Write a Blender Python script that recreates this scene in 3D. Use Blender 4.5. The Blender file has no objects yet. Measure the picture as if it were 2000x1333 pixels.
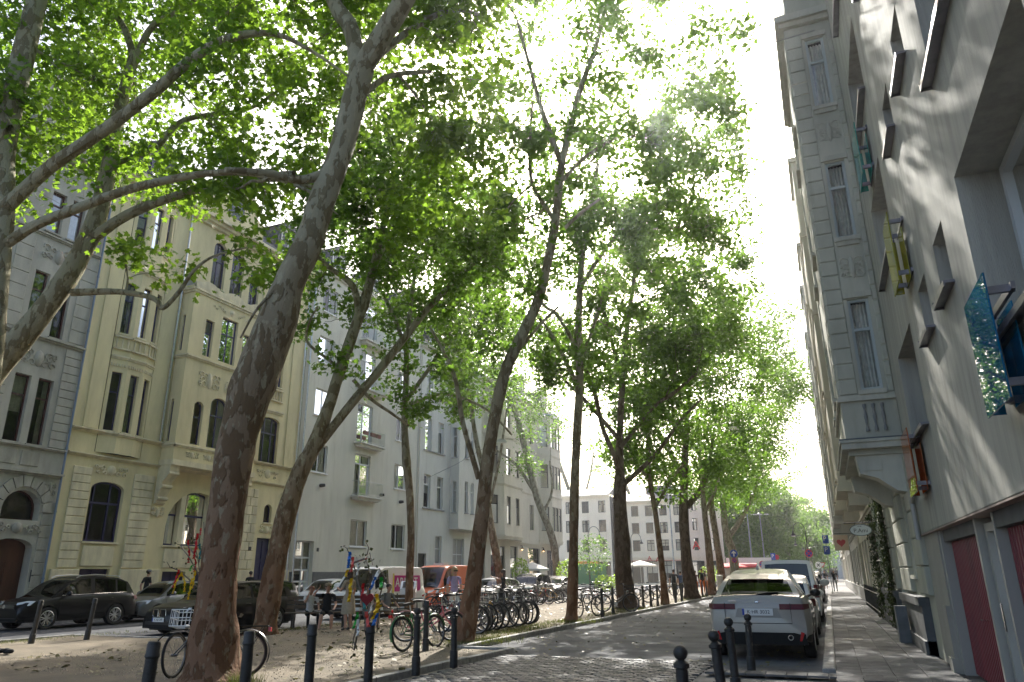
import bpy, bmesh, math, random
import numpy as np
from mathutils import Vector, Matrix
random.seed(7); rng = np.random.default_rng(7)
sc = bpy.context.scene; COL = sc.collection
rad = math.radians
# ------------------------------------------------------------------ camera (calibrated from the vanishing points)
F_PX, CX, CY, EYE = 1410.0, 1000.0, 666.5, 1.55
def _cam():
    Y = np.array([1620 - CX, -(1120 - CY), F_PX]); Y /= np.linalg.norm(Y)
    zx = 960 - CX; zy = -(Y[0]*zx + Y[2]*F_PX)/Y[1]
    Z = np.array([zx, zy, F_PX]); Z /= np.linalg.norm(Z)
    return np.array([-np.cross(Y, Z), Y, Z])
CR = _cam(); CC = np.array([0, 0, EYE])
cd = bpy.data.cameras.new('camera'); cam = bpy.data.objects.new('camera', cd); COL.objects.link(cam)
cd.sensor_width = 36; cd.lens = F_PX/2000*36; cd.clip_end = 3000; cd.clip_start = 0.1
M = Matrix.Identity(4)
for i in range(3):
    M[i][0] = CR[i][0]; M[i][1] = CR[i][1]; M[i][2] = -CR[i][2]; M[i][3] = CC[i]
cam.matrix_world = M; sc.camera = cam
# ------------------------------------------------------------------ sky, sun, exposure
SUN_EL, SUN_AZ = 36.5, 12.1            # azimuth measured from +Y towards -X
w = bpy.data.worlds.new('World'); sc.world = w; w.use_nodes = True
nt = w.node_tree; bg = nt.nodes['Background']; sky = nt.nodes.new('ShaderNodeTexSky')
sky.sky_type = 'NISHITA'; sky.sun_disc = False
sky.sun_elevation = rad(SUN_EL); sky.sun_rotation = rad(-SUN_AZ)
sky.air_density = 0.9; sky.dust_density = 4.5; sky.ozone_density = 0.6
nt.links.new(sky.outputs[0], bg.inputs[0]); bg.inputs[1].default_value = 0.15
sd = bpy.data.lights.new('sun', 'SUN'); sun = bpy.data.objects.new('sun', sd); COL.objects.link(sun)
sd.energy = 4.2; sd.angle = rad(0.53); sd.color = (1, 0.965, 0.90)
_d = Vector((-math.sin(rad(SUN_AZ))*math.cos(rad(SUN_EL)), math.cos(rad(SUN_AZ))*math.cos(rad(SUN_EL)), math.sin(rad(SUN_EL))))
sun.rotation_euler = _d.to_track_quat('Z', 'Y').to_euler(); sun.location = (0, 0, 60)
sc.view_settings.view_transform = 'Standard'; sc.view_settings.look = 'None'
sc.view_settings.exposure = 1.36; sc.view_settings.gamma = 1
sc.render.engine = 'CYCLES'
sc.cycles.max_bounces = 8; sc.cycles.diffuse_bounces = 4; sc.cycles.glossy_bounces = 3
sc.cycles.transmission_bounces = 4; sc.cycles.transparent_max_bounces = 16; sc.cycles.sample_clamp_indirect = 6
sc.cycles.use_denoising = True
# ------------------------------------------------------------------ pixels (of the 2000 px photograph) to places
def ray(px, py):
    d = CR @ np.array([px - CX, -(py - CY), F_PX]); return d/np.linalg.norm(d)
def G(px, py, z=0.0):
    d = ray(px, py); t = (z - EYE)/d[2]; p = CC + t*d; return float(p[0]), float(p[1])
FH = CR[:2, 2]/np.linalg.norm(CR[:2, 2])
def PD(px, py, D):
    d = ray(px, py); t = D/(d[0]*FH[0] + d[1]*FH[1]); return CC + t*d
def dist(x, y): return x*FH[0] + y*FH[1]
def at(px, x):                         # Y on the ground line X = x seen in column px at the horizon
    d = ray(px, 1135); return x/d[0]*d[1]
def pxsize(D): return D/F_PX*1.04      # metres per photo pixel at distance D
# ------------------------------------------------------------------ objects
def tag(o, label=None, cat=None, group=None, kind=None):
    if label: o['label'] = label
    if cat: o['category'] = cat
    if group: o['group'] = group
    if kind: o['kind'] = kind
    return o
def link(name, me, parent=None, loc=None, rot=None):
    o = bpy.data.objects.new(name, me); COL.objects.link(o)
    if parent is not None: o.parent = parent
    if loc is not None: o.location = loc
    if rot is not None: o.rotation_euler = rot
    return o
def empty(name, loc=(0, 0, 0), rz=0.0, label=None, cat=None, group=None):
    o = link(name, None, None, loc, (0, 0, rz)); o.empty_display_size = 0.2
    return tag(o, label, cat, group)
def copy_tree(o, parent=None):
    c = o.copy(); COL.objects.link(c)
    if parent is not None: c.parent = parent
    for ch in list(KIDS(o)): copy_tree(ch, c)
    return c
def KIDS(o): return [x for x in o.children]
class MB:
    """collects shapes; build() links them as one mesh object"""
    def __init__(s): s.v = []; s.f = []; s.T = None; s.mi = []; s.cm = 0
    def add(s, vs, fs):
        b = len(s.v)
        if s.T is not None: vs = [s.T(p) for p in vs]
        s.v += [tuple(p) for p in vs]; s.f += [tuple(b + i for i in f) for f in fs]; s.mi += [s.cm]*len(fs)
    def box(s, x0, x1, y0, y1, z0, z1):
        s.add([(x0,y0,z0),(x1,y0,z0),(x1,y1,z0),(x0,y1,z0),(x0,y0,z1),(x1,y0,z1),(x1,y1,z1),(x0,y1,z1)],
              [(0,3,2,1),(4,5,6,7),(0,1,5,4),(1,2,6,5),(2,3,7,6),(3,0,4,7)])
    def bev(s, x0, x1, y0, y1, z0, z1, b):        # box with its top edges chamfered
        s.add([(x0,y0,z0),(x1,y0,z0),(x1,y1,z0),(x0,y1,z0),(x0,y0,z1-b),(x1,y0,z1-b),(x1,y1,z1-b),(x0,y1,z1-b),
               (x0+b,y0+b,z1),(x1-b,y0+b,z1),(x1-b,y1-b,z1),(x0+b,y1-b,z1)],
              [(0,3,2,1),(0,1,5,4),(1,2,6,5),(2,3,7,6),(3,0,4,7),(4,5,9,8),(5,6,10,9),(6,7,11,10),(7,4,8,11),(8,9,10,11)])
    def quad(s, a, b, c, d): s.add([a, b, c, d], [(0, 1, 2, 3)])
    def tube(s, pts, rs, n=8, caps=True):
        pts = [Vector(p) for p in pts]
        if not hasattr(rs, '__len__'): rs = [rs]*len(pts)
        vs = []; fs = []; up = None
        for i, p in enumerate(pts):
            t = (pts[min(i+1, len(pts)-1)] - pts[max(i-1, 0)])
            if t.length < 1e-9: t = Vector((0,0,1))
            t.normalize()
            if up is None:
                up = Vector((0,0,1)) if abs(t.z) < .9 else Vector((1,0,0))
            a = up - t*up.dot(t)
            if a.length < 1e-6: a = t.orthogonal()
            a.normalize(); up = a; b = t.cross(a)
            for k in range(n):
                g = 2*math.pi*k/n; vs.append(p + (a*math.cos(g) + b*math.sin(g))*rs[i])
        for i in range(len(pts)-1):
            for k in range(n):
                k2 = (k+1) % n; fs.append((i*n+k, i*n+k2, (i+1)*n+k2, (i+1)*n+k))
        if caps: fs.append(tuple(range(n))[::-1]); fs.append(tuple((len(pts)-1)*n + k for k in range(n)))
        s.add(vs, fs)
    def lathe(s, prof, n=16, c=(0,0,0), axis='z', a0=0.0, a1=2*math.pi):
        full = abs(a1 - a0 - 2*math.pi) < 1e-6; m = n if full else n+1
        vs = []; fs = []
        for r, h in prof:
            for k in range(m):
                g = a0 + (a1-a0)*k/n; x, y = r*math.cos(g), r*math.sin(g)
                vs.append({'z': (c[0]+x, c[1]+y, c[2]+h), 'y': (c[0]+x, c[1]+h, c[2]+y), 'x': (c[0]+h, c[1]+x, c[2]+y)}[axis])
        for i in range(len(prof)-1):
            for k in range(n):
                k2 = (k+1) % m; fs.append((i*m+k, i*m+k2, (i+1)*m+k2, (i+1)*m+k))
        s.add(vs, fs)
    def ball(s, c, r, n=10, sz=None):
        sz = sz or (1,1,1); h = n//2; vs = []; fs = []
        for i in range(h+1):
            p = math.pi*i/h
            for k in range(n):
                g = 2*math.pi*k/n
                vs.append((c[0]+r*sz[0]*math.sin(p)*math.cos(g), c[1]+r*sz[1]*math.sin(p)*math.sin(g), c[2]+r*sz[2]*math.cos(p)))
        for i in range(h):
            for k in range(n): fs.append((i*n+k, (i+1)*n+k, (i+1)*n+(k+1) % n, i*n+(k+1) % n))
        s.add(vs, fs)
    def prism(s, poly, h0, h1, axis='z'):          # polygon in the two other axes, extruded
        n = len(poly); mk = {'z': lambda a,b,h:(a,b,h), 'y': lambda a,b,h:(a,h,b), 'x': lambda a,b,h:(h,a,b)}[axis]
        vs = [mk(a,b,h0) for a,b in poly] + [mk(a,b,h1) for a,b in poly]
        s.add(vs, [tuple(range(n))[::-1], tuple(range(n, 2*n))] + [(i, (i+1)%n, n+(i+1)%n, n+i) for i in range(n)])
    def mesh(s, name, mats, smooth=False):
        me = bpy.data.meshes.new(name); me.from_pydata(s.v, [], s.f)
        for m in (mats if isinstance(mats, (list, tuple)) else [mats]): me.materials.append(m)
        if any(s.mi): me.polygons.foreach_set('material_index', s.mi)
        me.update()
        bm = bmesh.new(); bm.from_mesh(me); bmesh.ops.recalc_face_normals(bm, faces=bm.faces); bm.to_mesh(me); bm.free()
        if smooth:
            me.polygons.foreach_set('use_smooth', [True]*len(me.polygons))
            try: me.set_sharp_from_angle(angle=rad(40))
            except Exception: pass
        return me
    def build(s, name, mats, parent=None, smooth=False, loc=None, rot=None):
        return link(name, s.mesh(name, mats, smooth), parent, loc, rot)
def part(name, mats, parent, fn, smooth=False, loc=None, rot=None):
    m = MB(); fn(m); return m.build(name, mats, parent, smooth, loc, rot)
def frame(o, u, n):
    """local (a along the face, b outwards, z up) -> world"""
    ux, uy = u; nx, ny = n; ox, oy = o
    return lambda p: (ox + ux*p[0] + nx*p[1], oy + uy*p[0] + ny*p[1], p[2])
# ------------------------------------------------------------------ materials
MATS = {}
def mat(name, col, rough=0.7, var=0.0, vscale=4.0, bump=0.0, bscale=40.0, metal=0.0, spec=0.5, col2=None, coat=0.0,
        coord='Object', stretch=(1,1,1), detail=5.0, emit=None, estr=0.0):
    if name in MATS: return MATS[name]
    m = bpy.data.materials.new(name); m.use_nodes = True; MATS[name] = m
    n = m.node_tree.nodes; l = m.node_tree.links; b = n['Principled BSDF']
    b.inputs['Base Color'].default_value = (*col, 1); b.inputs['Roughness'].default_value = rough
    b.inputs['Metallic'].default_value = metal; b.inputs['Specular IOR Level'].default_value = spec
    if coat: b.inputs['Coat Weight'].default_value = coat; b.inputs['Coat Roughness'].default_value = .05
    if emit: b.inputs['Emission Color'].default_value = (*emit, 1); b.inputs['Emission Strength'].default_value = estr
    if var or bump:
        tc = n.new('ShaderNodeTexCoord'); mp = n.new('ShaderNodeMapping'); mp.inputs['Scale'].default_value = stretch
        if coord == 'World':
            ge = n.new('ShaderNodeNewGeometry'); l.new(ge.outputs['Position'], mp.inputs[0])
        else: l.new(tc.outputs[coord], mp.inputs[0])
    if var:
        t = n.new('ShaderNodeTexNoise'); t.inputs['Scale'].default_value = vscale; t.inputs['Detail'].default_value = detail
        t.inputs['Roughness'].default_value = .6
        l.new(mp.outputs[0], t.inputs['Vector']); r = n.new('ShaderNodeValToRGB')
        c2 = col2 or tuple(c*(1-var) for c in col)
        c1 = col if col2 else tuple(min(1, c*(1+var*.6)) for c in col)
        r.color_ramp.elements[0].position = .36; r.color_ramp.elements[1].position = .64
        r.color_ramp.elements[0].color = (*c2, 1); r.color_ramp.elements[1].color = (*c1, 1)
        l.new(t.outputs[0], r.inputs[0]); l.new(r.outputs[0], b.inputs['Base Color'])
    if bump:
        t2 = n.new('ShaderNodeTexNoise'); t2.inputs['Scale'].default_value = bscale; t2.inputs['Detail'].default_value = 6
        l.new(mp.outputs[0], t2.inputs['Vector']); bp = n.new('ShaderNodeBump'); bp.inputs['Strength'].default_value = bump
        bp.inputs['Distance'].default_value = .02
        l.new(t2.outputs[0], bp.inputs['Height']); l.new(bp.outputs[0], b.inputs['Normal'])
    return m
def glass_mat(name, tint=(1,1,1), refl=(1,1,1), ior=1.5, body=0.0, bcol=(.02,.02,.02)):
    """a single sheet of window glass: clear, with a Fresnel reflection; body = share of opaque dark tint"""
    if name in MATS: return MATS[name]
    m = bpy.data.materials.new(name); m.use_nodes = True; MATS[name] = m
    n = m.node_tree.nodes; l = m.node_tree.links; n.remove(n['Principled BSDF']); out = n['Material Output']
    tr = n.new('ShaderNodeBsdfTransparent'); tr.inputs[0].default_value = (*tint, 1)
    gl = n.new('ShaderNodeBsdfGlossy'); gl.inputs['Roughness'].default_value = .015; gl.inputs[0].default_value = (*refl, 1)
    fr = n.new('ShaderNodeFresnel'); fr.inputs[0].default_value = ior
    mx = n.new('ShaderNodeMixShader'); l.new(fr.outputs[0], mx.inputs[0])
    if body:
        df = n.new('ShaderNodeBsdfDiffuse'); df.inputs[0].default_value = (*bcol, 1); m2 = n.new('ShaderNodeMixShader')
        m2.inputs[0].default_value = body; l.new(tr.outputs[0], m2.inputs[1]); l.new(df.outputs[0], m2.inputs[2]); l.new(m2.outputs[0], mx.inputs[1])
    else: l.new(tr.outputs[0], mx.inputs[1])
    l.new(gl.outputs[0], mx.inputs[2]); l.new(mx.outputs[0], out.inputs[0])
    return m
def leaf_mat(name, dark, light, trans, tfac=.5):
    if name in MATS: return MATS[name]
    m = bpy.data.materials.new(name); m.use_nodes = True; MATS[name] = m
    n = m.node_tree.nodes; l = m.node_tree.links; b = n['Principled BSDF']; out = n['Material Output']
    ge = n.new('ShaderNodeNewGeometry'); r = n.new('ShaderNodeValToRGB')
    r.color_ramp.elements[0].color = (*dark, 1); r.color_ramp.elements[1].color = (*light, 1)
    l.new(ge.outputs['Random Per Island'], r.inputs[0]); l.new(r.outputs[0], b.inputs['Base Color'])
    b.inputs['Roughness'].default_value = .45; b.inputs['Specular IOR Level'].default_value = .35
    t = n.new('ShaderNodeBsdfTranslucent'); r2 = n.new('ShaderNodeValToRGB')
    r2.color_ramp.elements[0].color = (*[c*.55 for c in trans], 1); r2.color_ramp.elements[1].color = (*trans, 1)
    l.new(ge.outputs['Random Per Island'], r2.inputs[0]); l.new(r2.outputs[0], t.inputs[0])
    mx = n.new('ShaderNodeMixShader'); mx.inputs[0].default_value = tfac
    l.new(b.outputs[0], mx.inputs[1]); l.new(t.outputs[0], mx.inputs[2]); l.new(mx.outputs[0], out.inputs[0])
    return m
GLASS = glass_mat('window_glass', (.92,.95,.94)); 
CARGLASS = glass_mat('car_glass', (.13,.15,.15), ior=1.55)
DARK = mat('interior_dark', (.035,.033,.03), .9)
CURTAIN = mat('curtain', (.62,.60,.55), .9, var=.15, vscale=8)
BLACK = mat('black_paint', (.012,.012,.013), .35)
IRON = mat('dark_iron', (.032,.031,.029), .5, var=.4, vscale=14, bump=.25, bscale=70)
STEEL = mat('steel', (.55,.56,.57), .3, metal=1.0, var=.15, vscale=9)
ALU = mat('aluminium', (.62,.63,.63), .35, metal=1.0)
CHROME = mat('chrome', (.8,.8,.8), .08, metal=1.0)
RUBBER = mat('tyre_rubber', (.018,.018,.018), .85, var=.3, vscale=25)
WHITE = mat('white_paint', (.78,.78,.76), .45)
RED = mat('red_plastic', (.45,.012,.014), .25); AMBER = mat('amber', (.7,.22,.02), .3)
# ================================================================== ground
ASPH = mat('asphalt', (.10,.102,.106), .8, spec=.08, var=.28, vscale=1.3, bump=.5, bscale=160, coord='World', detail=8)
ASPH2 = mat('asphalt_worn', (.15,.152,.157), .8, spec=.08, var=.3, vscale=.9, bump=.5, bscale=160, coord='World', detail=8)
EARTH = mat('sandy_earth', (.20,.162,.11), .95, vscale=1.1, var=.4, col2=(.13,.108,.075), bump=.8, bscale=60, coord='World', detail=9)
GRAN = mat('granite_kerb', (.33,.32,.30), .75, var=.3, vscale=9, bump=.4, bscale=90, coord='World')
SLAB = [mat('slab_%d' % i, c, .8, spec=.15, var=.22, vscale=5, bump=.35, bscale=120, coord='World') for i, c in enumerate(
        [(.165,.162,.158), (.14,.138,.136), (.19,.186,.18), (.115,.115,.115)])]
COB = [mat('cobble_%d' % i, c, .55, spec=.3, var=.3, vscale=12, bump=.6, bscale=60, coord='World') for i, c in enumerate(
        [(.10,.099,.097), (.075,.075,.076), (.13,.127,.122)])]
JOINT = mat('joint_sand', (.075,.07,.06), .95, var=.3, vscale=20, coord='World')
def sheet(name, poly, z, m, parent=None):
    me = bpy.data.meshes.new(name); me.from_pydata([(x, y, z) for x, y in poly], [], [tuple(range(len(poly)))]); me.materials.append(m)
    return link(name, me, parent)
def grid(name, x0, x1, y0, y1, nx, ny, zf, m, smooth=True):
    xs = np.linspace(x0, x1, nx+1); ys = np.linspace(y0, y1, ny+1)
    vs = [(float(x), float(y), zf(x, y)) for y in ys for x in xs]
    fs = [(j*(nx+1)+i, j*(nx+1)+i+1, (j+1)*(nx+1)+i+1, (j+1)*(nx+1)+i) for j in range(ny) for i in range(nx)]
    me = bpy.data.meshes.new(name); me.from_pydata(vs, [], fs); me.materials.append(m)
    if smooth: me.polygons.foreach_set('use_smooth', [True]*len(fs))
    return link(name, me)
tag(sheet('ground', [(-900,-400),(900,-400),(900,1600),(-900,1600)], -0.02, mat('far_ground', (.13,.125,.115), .9, var=.3, vscale=.2, coord='World')), kind='structure')
KX = -7.72                                    # near kerb of the planted strip
road = tag(sheet('road', [(KX-.2,-8),(-.30,-8),(-.30,96),(KX-.2,96)], 0.0, ASPH2), kind='structure')
tag(sheet('side_street', [(-27.0,-8),(-15.2,-8),(-15.2,96),(-27.0,96)], 0.0, ASPH), kind='structure')
tag(sheet('cross_street', [(-120,96),(90,96),(90,109),(-120,109)], 0.0, ASPH), kind='structure')
MZ = 0.10
def medz(x, y): return MZ + .012*math.sin(1.7*x+.6*y) + .01*math.sin(.9*x-1.3*y+1) - (.03 if x > KX-.35 or x < -18.9 else 0)
# planted strip: a broad earth sheet, narrowed beside the parking bays
med = tag(grid('planted_strip', -15.4, KX, 15.2, 94, 40, 300, medz, EARTH), kind='structure')
tag(grid('planted_strip_front', -19.6, -6.55, -6, 15.2, 52, 84, medz, EARTH), kind='structure')
m = MB()
for x0, x1, y0, y1 in ((-19.72,-19.6,-6,15.3), (-19.7,-15.42,15.2,15.32), (-15.52,-15.4,15.32,94)): m.box(x0, x1, y0, y1, -.01, .115)
bay_edge = tag(m.build('bay_kerb', GRAN), kind='structure')
# kerb stones along the road, one by one
kerb = empty('median_kerb', label='granite kerb edging the planted strip along the road', cat=None); tag(kerb, kind='structure')
kmesh = []
for i in range(3):
    m = MB(); m.bev(0, .13, .006, .994 , -.05, .125, .012); kmesh.append(m.mesh('kerb_stone', GRAN))
for i in range(46):
    o = link('kerb_stone', kmesh[i % 3], kerb, (KX + random.uniform(-.006,.006), 15.3 + i, random.uniform(-.006,.004)))
for i in range(-5, 4):
    link('kerb_stone', kmesh[i % 3], kerb, (-6.55 + .035*i - .10, 11.3 + i, random.uniform(-.02,-.01)), (0,0,rad(-2)))
m = MB(); m.bev(0, 1.2, 0, .14, -.05, .115, .012); link('kerb_stone', m.mesh('kerb_stone', GRAN), kerb, (-7.65, 15.16, 0))
# worn concrete apron at the end of the strip, fallen sand on it
tag(sheet('gutter_apron', [(-6.5,-8),(-6.3,-8),(-6.3,15.2),(-6.5,15.2)], .004, mat('gutter', (.22,.2,.16), .9, var=.3, vscale=5, coord='World')), kind='structure')
# ---- setts in the crossing
cobroot = tag(empty('sett_crossing'), kind='structure')
sheet('sett_bed', [(-6.3,4),(-2.05,4),(-2.05,14.62),(-6.3,14.62)], .006, JOINT, cobroot)
cm = []
for i in range(6):
    m = MB(); a, b = .092 + .004*(i % 3), .062 + .003*(i % 2)
    q = [(-a,-b),(a,-b),(a,b),(-a,b)]; q2 = [(x*.82, y*.8) for x, y in q]
    m.add([(x,y,-.02) for x,y in q] + [(x,y,.022) for x,y in q] + [(x+random.uniform(-.006,.006),y+random.uniform(-.006,.006),.034) for x,y in q2],
          [(0,1,5,4),(1,2,6,5),(2,3,7,6),(3,0,4,7),(4,5,9,8),(5,6,10,9),(6,7,11,10),(7,4,8,11),(8,9,10,11)])
    me = m.mesh('sett', COB[i % 3], True); cm.append(me)
spots = []
y = 14.55; r = 0
while y > 7.0:
    x = -6.2 + (.105 if r % 2 else 0)
    while x < -2.1:
        spots.append((x + random.uniform(-.008,.008), y + random.uniform(-.006,.006), r)); x += .205
    y -= .138; r += 1
def seen(x, y, z=0.0):
    c = CR.T @ (np.array([x, y, z]) - CC)
    if c[2] < .1: return False
    px = CX + F_PX*c[0]/c[2]; py = CY - F_PX*c[1]/c[2]
    return -30 < px < 2030 and -30 < py < 1350
vis = [s for s in spots if seen(s[0], s[1])]; rest = [s for s in spots if not seen(s[0], s[1]) and s[1] > 10]
vis.sort(key=lambda s: math.hypot(s[0], s[1]))
for x, y, r in vis[:300]:
    link('sett', cm[random.randrange(6)], cobroot, (x, y, .008 + random.uniform(-.005,.006)), (random.uniform(-.03,.03), random.uniform(-.03,.03), random.uniform(-.06,.06)))
m = MB()
for x, y, r in vis[300:] + rest:
    a, b, h = .095, .064, .008 + random.uniform(-.005,.006)
    m.bev(x-a, x+a, y-b, y+b, h-.02, h+.034, .014)
if m.v: tag(m.build('sett_field', COB[0], cobroot), kind='stuff')
# ---- right-hand pavement with single slabs
PX0, PX1, PZ = -.30, 1.66, .10
pav = tag(empty('pavement'), kind='structure')
part('pavement_bed', JOINT, pav, lambda m: m.box(PX0+.2, 3.0, -8, 96, -.01, PZ-.012))
smesh = {}
def slab(x0, x1, y0, y1, k):
    key = (round(x1-x0,3), round(y1-y0,3), k)
    if key not in smesh:
        m = MB(); m.bev(0, x1-x0-.008, 0, y1-y0-.008, -.03, 0, .006); smesh[key] = m.mesh('slab', SLAB[k])
    link('slab', smesh[key], pav, (x0+.004, y0+.004, PZ + random.uniform(-.002,.003)))
cols = [-.10, .26, .70, 1.14, 1.60]
for j in range(60):
    y0 = 12.0 + .5*j
    for i in range(4):
        off = .25 if i % 2 else 0
        slab(cols[i], cols[i+1], y0+off, y0+off+.5, random.choices([0,1,2,3], [5,4,2,1])[0])
tag(sheet('slab_field', [(-.1,42.3),(1.66,42.3),(1.66,96),(-.1,96)], PZ+.001, SLAB[0], pav), kind='stuff')
for i in range(46): link('kerb_stone', smesh.setdefault('k', (lambda: (lambda m: (m.bev(0,.195,.005,.995,-.12,0,.015), m.mesh('kerb_stone', GRAN))[1])(MB()))()), pav, (PX0, 13.55+i, PZ+.004))
# block course in front of the parking bay and the kerb's rounded end
for i in range(14):
    slab(-2.0 + .3*i if i < 6 else -.2 + .25*(i-6), (-2.0 + .3*i if i < 6 else -.2+.25*(i-6)) + (.3 if i < 6 else .25), 12.55 - .03*i*0, 12.95, (3,0)[i % 2])
tag(sheet('pavement_corner', [(-2.1,4),(-.05,4),(-.05,13.5),(-.3,13.5),(-2.1,13.35)], .03, mat('corner_flags', (.17,.165,.155), .85, var=.3, vscale=2.5, bump=.4, bscale=90, coord='World')), kind='structure')
part('drain_cover', IRON, pav, lambda m: [m.box(.1+.03*i, .12+.03*i, 19.3, 19.7, PZ, PZ+.008) for i in range(14)])
# ---- left-hand footway and the far square
tag(part('left_footway', mat('footway', (.17,.165,.16), .85, var=.25, vscale=2, coord='World'), None, lambda m: m.box(-29.4, -26.95, -8, 96, -.01, .11)), kind='structure')
part('kerb_face', GRAN, bpy.data.objects['left_footway'], lambda m: m.box(-26.95, -26.83, -8, 96, -.01, .118))
tag(sheet('far_plaza', [(-60,109),(60,109),(60,200),(-60,200)], .012, mat('plaza', (.22,.21,.19), .9, var=.2, vscale=.5, coord='World')), kind='structure')
# ================================================================== facade kit
def hole(a0, a1, z0, z1, rise=0.0, **k): return dict(a0=a0, a1=a1, z0=z0, z1=z1, rise=rise, **k)
def arc(a0, a1, z1, rise, n=10):
    c, h = (a0+a1)/2, (a1-a0)/2
    return [(c - h*math.cos(math.pi*i/n), z1 - rise + rise*math.sin(math.pi*i/n)) for i in range(n+1)]
def wall(m, T, a0, a1, z0, z1, holes, d=.22, b=0.0):
    m.T = T
    A = sorted({a0, a1} | {v for h in holes for v in (h['a0'], h['a1']) if a0 < v < a1})
    Zs = sorted({z0, z1} | {v for h in holes for v in (h['z0'], h['z1']) if z0 < v < z1})
    for i in range(len(A)-1):
        for j in range(len(Zs)-1):
            ca, cz = (A[i]+A[i+1])/2, (Zs[j]+Zs[j+1])/2
            if any(h['a0'] < ca < h['a1'] and h['z0'] < cz < h['z1'] for h in holes): continue
            m.quad((A[i],b,Zs[j]), (A[i+1],b,Zs[j]), (A[i+1],b,Zs[j+1]), (A[i],b,Zs[j+1]))
    for h in holes:
        p, q, r, s, ri = h['a0'], h['a1'], h['z0'], h['z1'], h['rise']
        t = s - ri; e = h.get('d', d)
        m.quad((p,b,r),(p,b-e,r),(p,b-e,t),(p,b,t)); m.quad((q,b,r),(q,b-e,r),(q,b-e,t),(q,b,t)); m.quad((p,b,r),(q,b,r),(q,b-e,r),(p,b-e,r))
        if ri:
            c = arc(p, q, s, ri)
            for k in range(len(c)-1):
                m.quad((c[k][0],b,c[k][1]),(c[k+1][0],b,c[k+1][1]),(c[k+1][0],b,s),(c[k][0],b,s))
                m.quad((c[k][0],b,c[k][1]),(c[k+1][0],b,c[k+1][1]),(c[k+1][0],b-e,c[k+1][1]),(c[k][0],b-e,c[k][1]))
        else: m.quad((p,b,s),(q,b,s),(q,b-e,s),(p,b-e,s))
    m.T = None
def lbox(m, T, a0, a1, b0, b1, z0, z1): m.T = T; m.box(a0, a1, b0, b1, z0, z1); m.T = None
def window(parent, T, h, fm, mull=(.5,), trans=(.68,), fw=.055, sill=None, curtain=0, d=.22, pane=None, b=0.0, name='window', sd=.09):
    """frame as the part; panes, sill and curtain under it"""
    a0, a1, z0, z1, ri = h['a0'], h['a1'], h['z0'], h['z1'], h['rise']; d = h.get('d', d)
    y0, y1 = b-d-.02, b-d+.05
    if not curtain and not ri and pane is None and random.random() < .3: curtain = random.choice((1,2,3))
    m = MB(); m.T = T
    m.box(a0, a0+fw, y0, y1, z0, z1-ri); m.box(a1-fw, a1, y0, y1, z0, z1-ri); m.box(a0+fw, a1-fw, y0, y1, z0, z0+fw)
    w, hh = a1-a0, z1-z0
    if ri:
        c = arc(a0, a1, z1, ri); c2 = arc(a0+fw, a1-fw, z1-fw, ri)
        for k in range(len(c)-1):
            (p,q),(r,s),(t,u),(v,x) = c[k], c[k+1], c2[k+1], c2[k]
            m.add([(p,y1,q),(r,y1,s),(t,y1,u),(v,y1,x),(p,y0,q),(r,y0,s),(t,y0,u),(v,y0,x)], [(0,1,2,3),(3,2,6,7),(0,4,5,1)])
    else: m.box(a0+fw, a1-fw, y0, y1, z1-fw, z1)
    xs = [a0+fw] + [a0+w*f for f in mull] + [a1-fw]; zs = [z0+fw] + [z0+hh*f for f in trans] + [z1-(fw if not ri else ri*.15)]
    for f in mull: m.box(a0+w*f-fw*.5, a0+w*f+fw*.5, y0+.003, y1-.004, z0+fw, z1-fw*.7-(ri*.12 if ri else 0))
    for f in trans: m.box(a0+fw, a1-fw, y0+.005, y1+.006, z0+hh*f-fw*.55, z0+hh*f+fw*.55)
    m.T = None
    o = m.build(name, fm, parent)
    yg = b-d+.012
    if ri:
        p = MB(); p.T = T; c = arc(a0+.01, a1-.01, z1-.01, ri)
        p.add([(a0+.01,yg,z0+.01),(a1-.01,yg,z0+.01)] + [(u,yg,v) for u,v in reversed(c)], [tuple(range(len(c)+2))]); p.build('pane', pane or GLASS, o)
    else:
        for i in range(len(xs)-1):
            for j in range(len(zs)-1):
                p = MB(); p.T = T; k = random.uniform(-.004,.004)
                p.quad((xs[i]-.01,yg+k,zs[j]-.01),(xs[i+1]+.01,yg-k,zs[j]-.01),(xs[i+1]+.01,yg-k,zs[j+1]+.01),(xs[i]-.01,yg+k,zs[j+1]+.01)); p.build('pane', pane or GLASS, o)
    if sill: part('sill', sill, o, lambda s: lbox(s, T, a0-.06, a1+.06, b-.05, b+sd, z0-.075, z0-.003))
    if curtain:
        c = MB(); c.T = T; n = 18; yy = y0-.10
        for (u0, u1) in ([(0,.32),(.68,1)] if curtain == 1 else [(0,1)]):
            zt = z1-.05; zb = z0 + (.03 if curtain < 3 else hh*.45)
            pts = [(a0+w*(u0+(u1-u0)*i/n), yy+.035*math.sin(i*2.1)) for i in range(n+1)]
            for i in range(n): c.quad((pts[i][0],pts[i][1],zb),(pts[i+1][0],pts[i+1][1],zb),(pts[i+1][0],pts[i+1][1],zt),(pts[i][0],pts[i][1],zt))
        c.build('curtain', CURTAIN, o)
    return o
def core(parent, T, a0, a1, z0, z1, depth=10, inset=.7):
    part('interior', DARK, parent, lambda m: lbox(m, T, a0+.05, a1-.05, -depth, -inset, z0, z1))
def ledge(parent, T, a0, a1, z, h, out, mt, name='string_course', b=0.0, steps=2):
    def f(m):
        for i in range(steps):
            k = (i+1)/steps; lbox(m, T, a0-out*k*.0, a1, b-.02, b+out*k, z+h*i/steps, z+h*(i+1)/steps)
    return part(name, mt, parent, f)
BLK = {}
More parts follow.
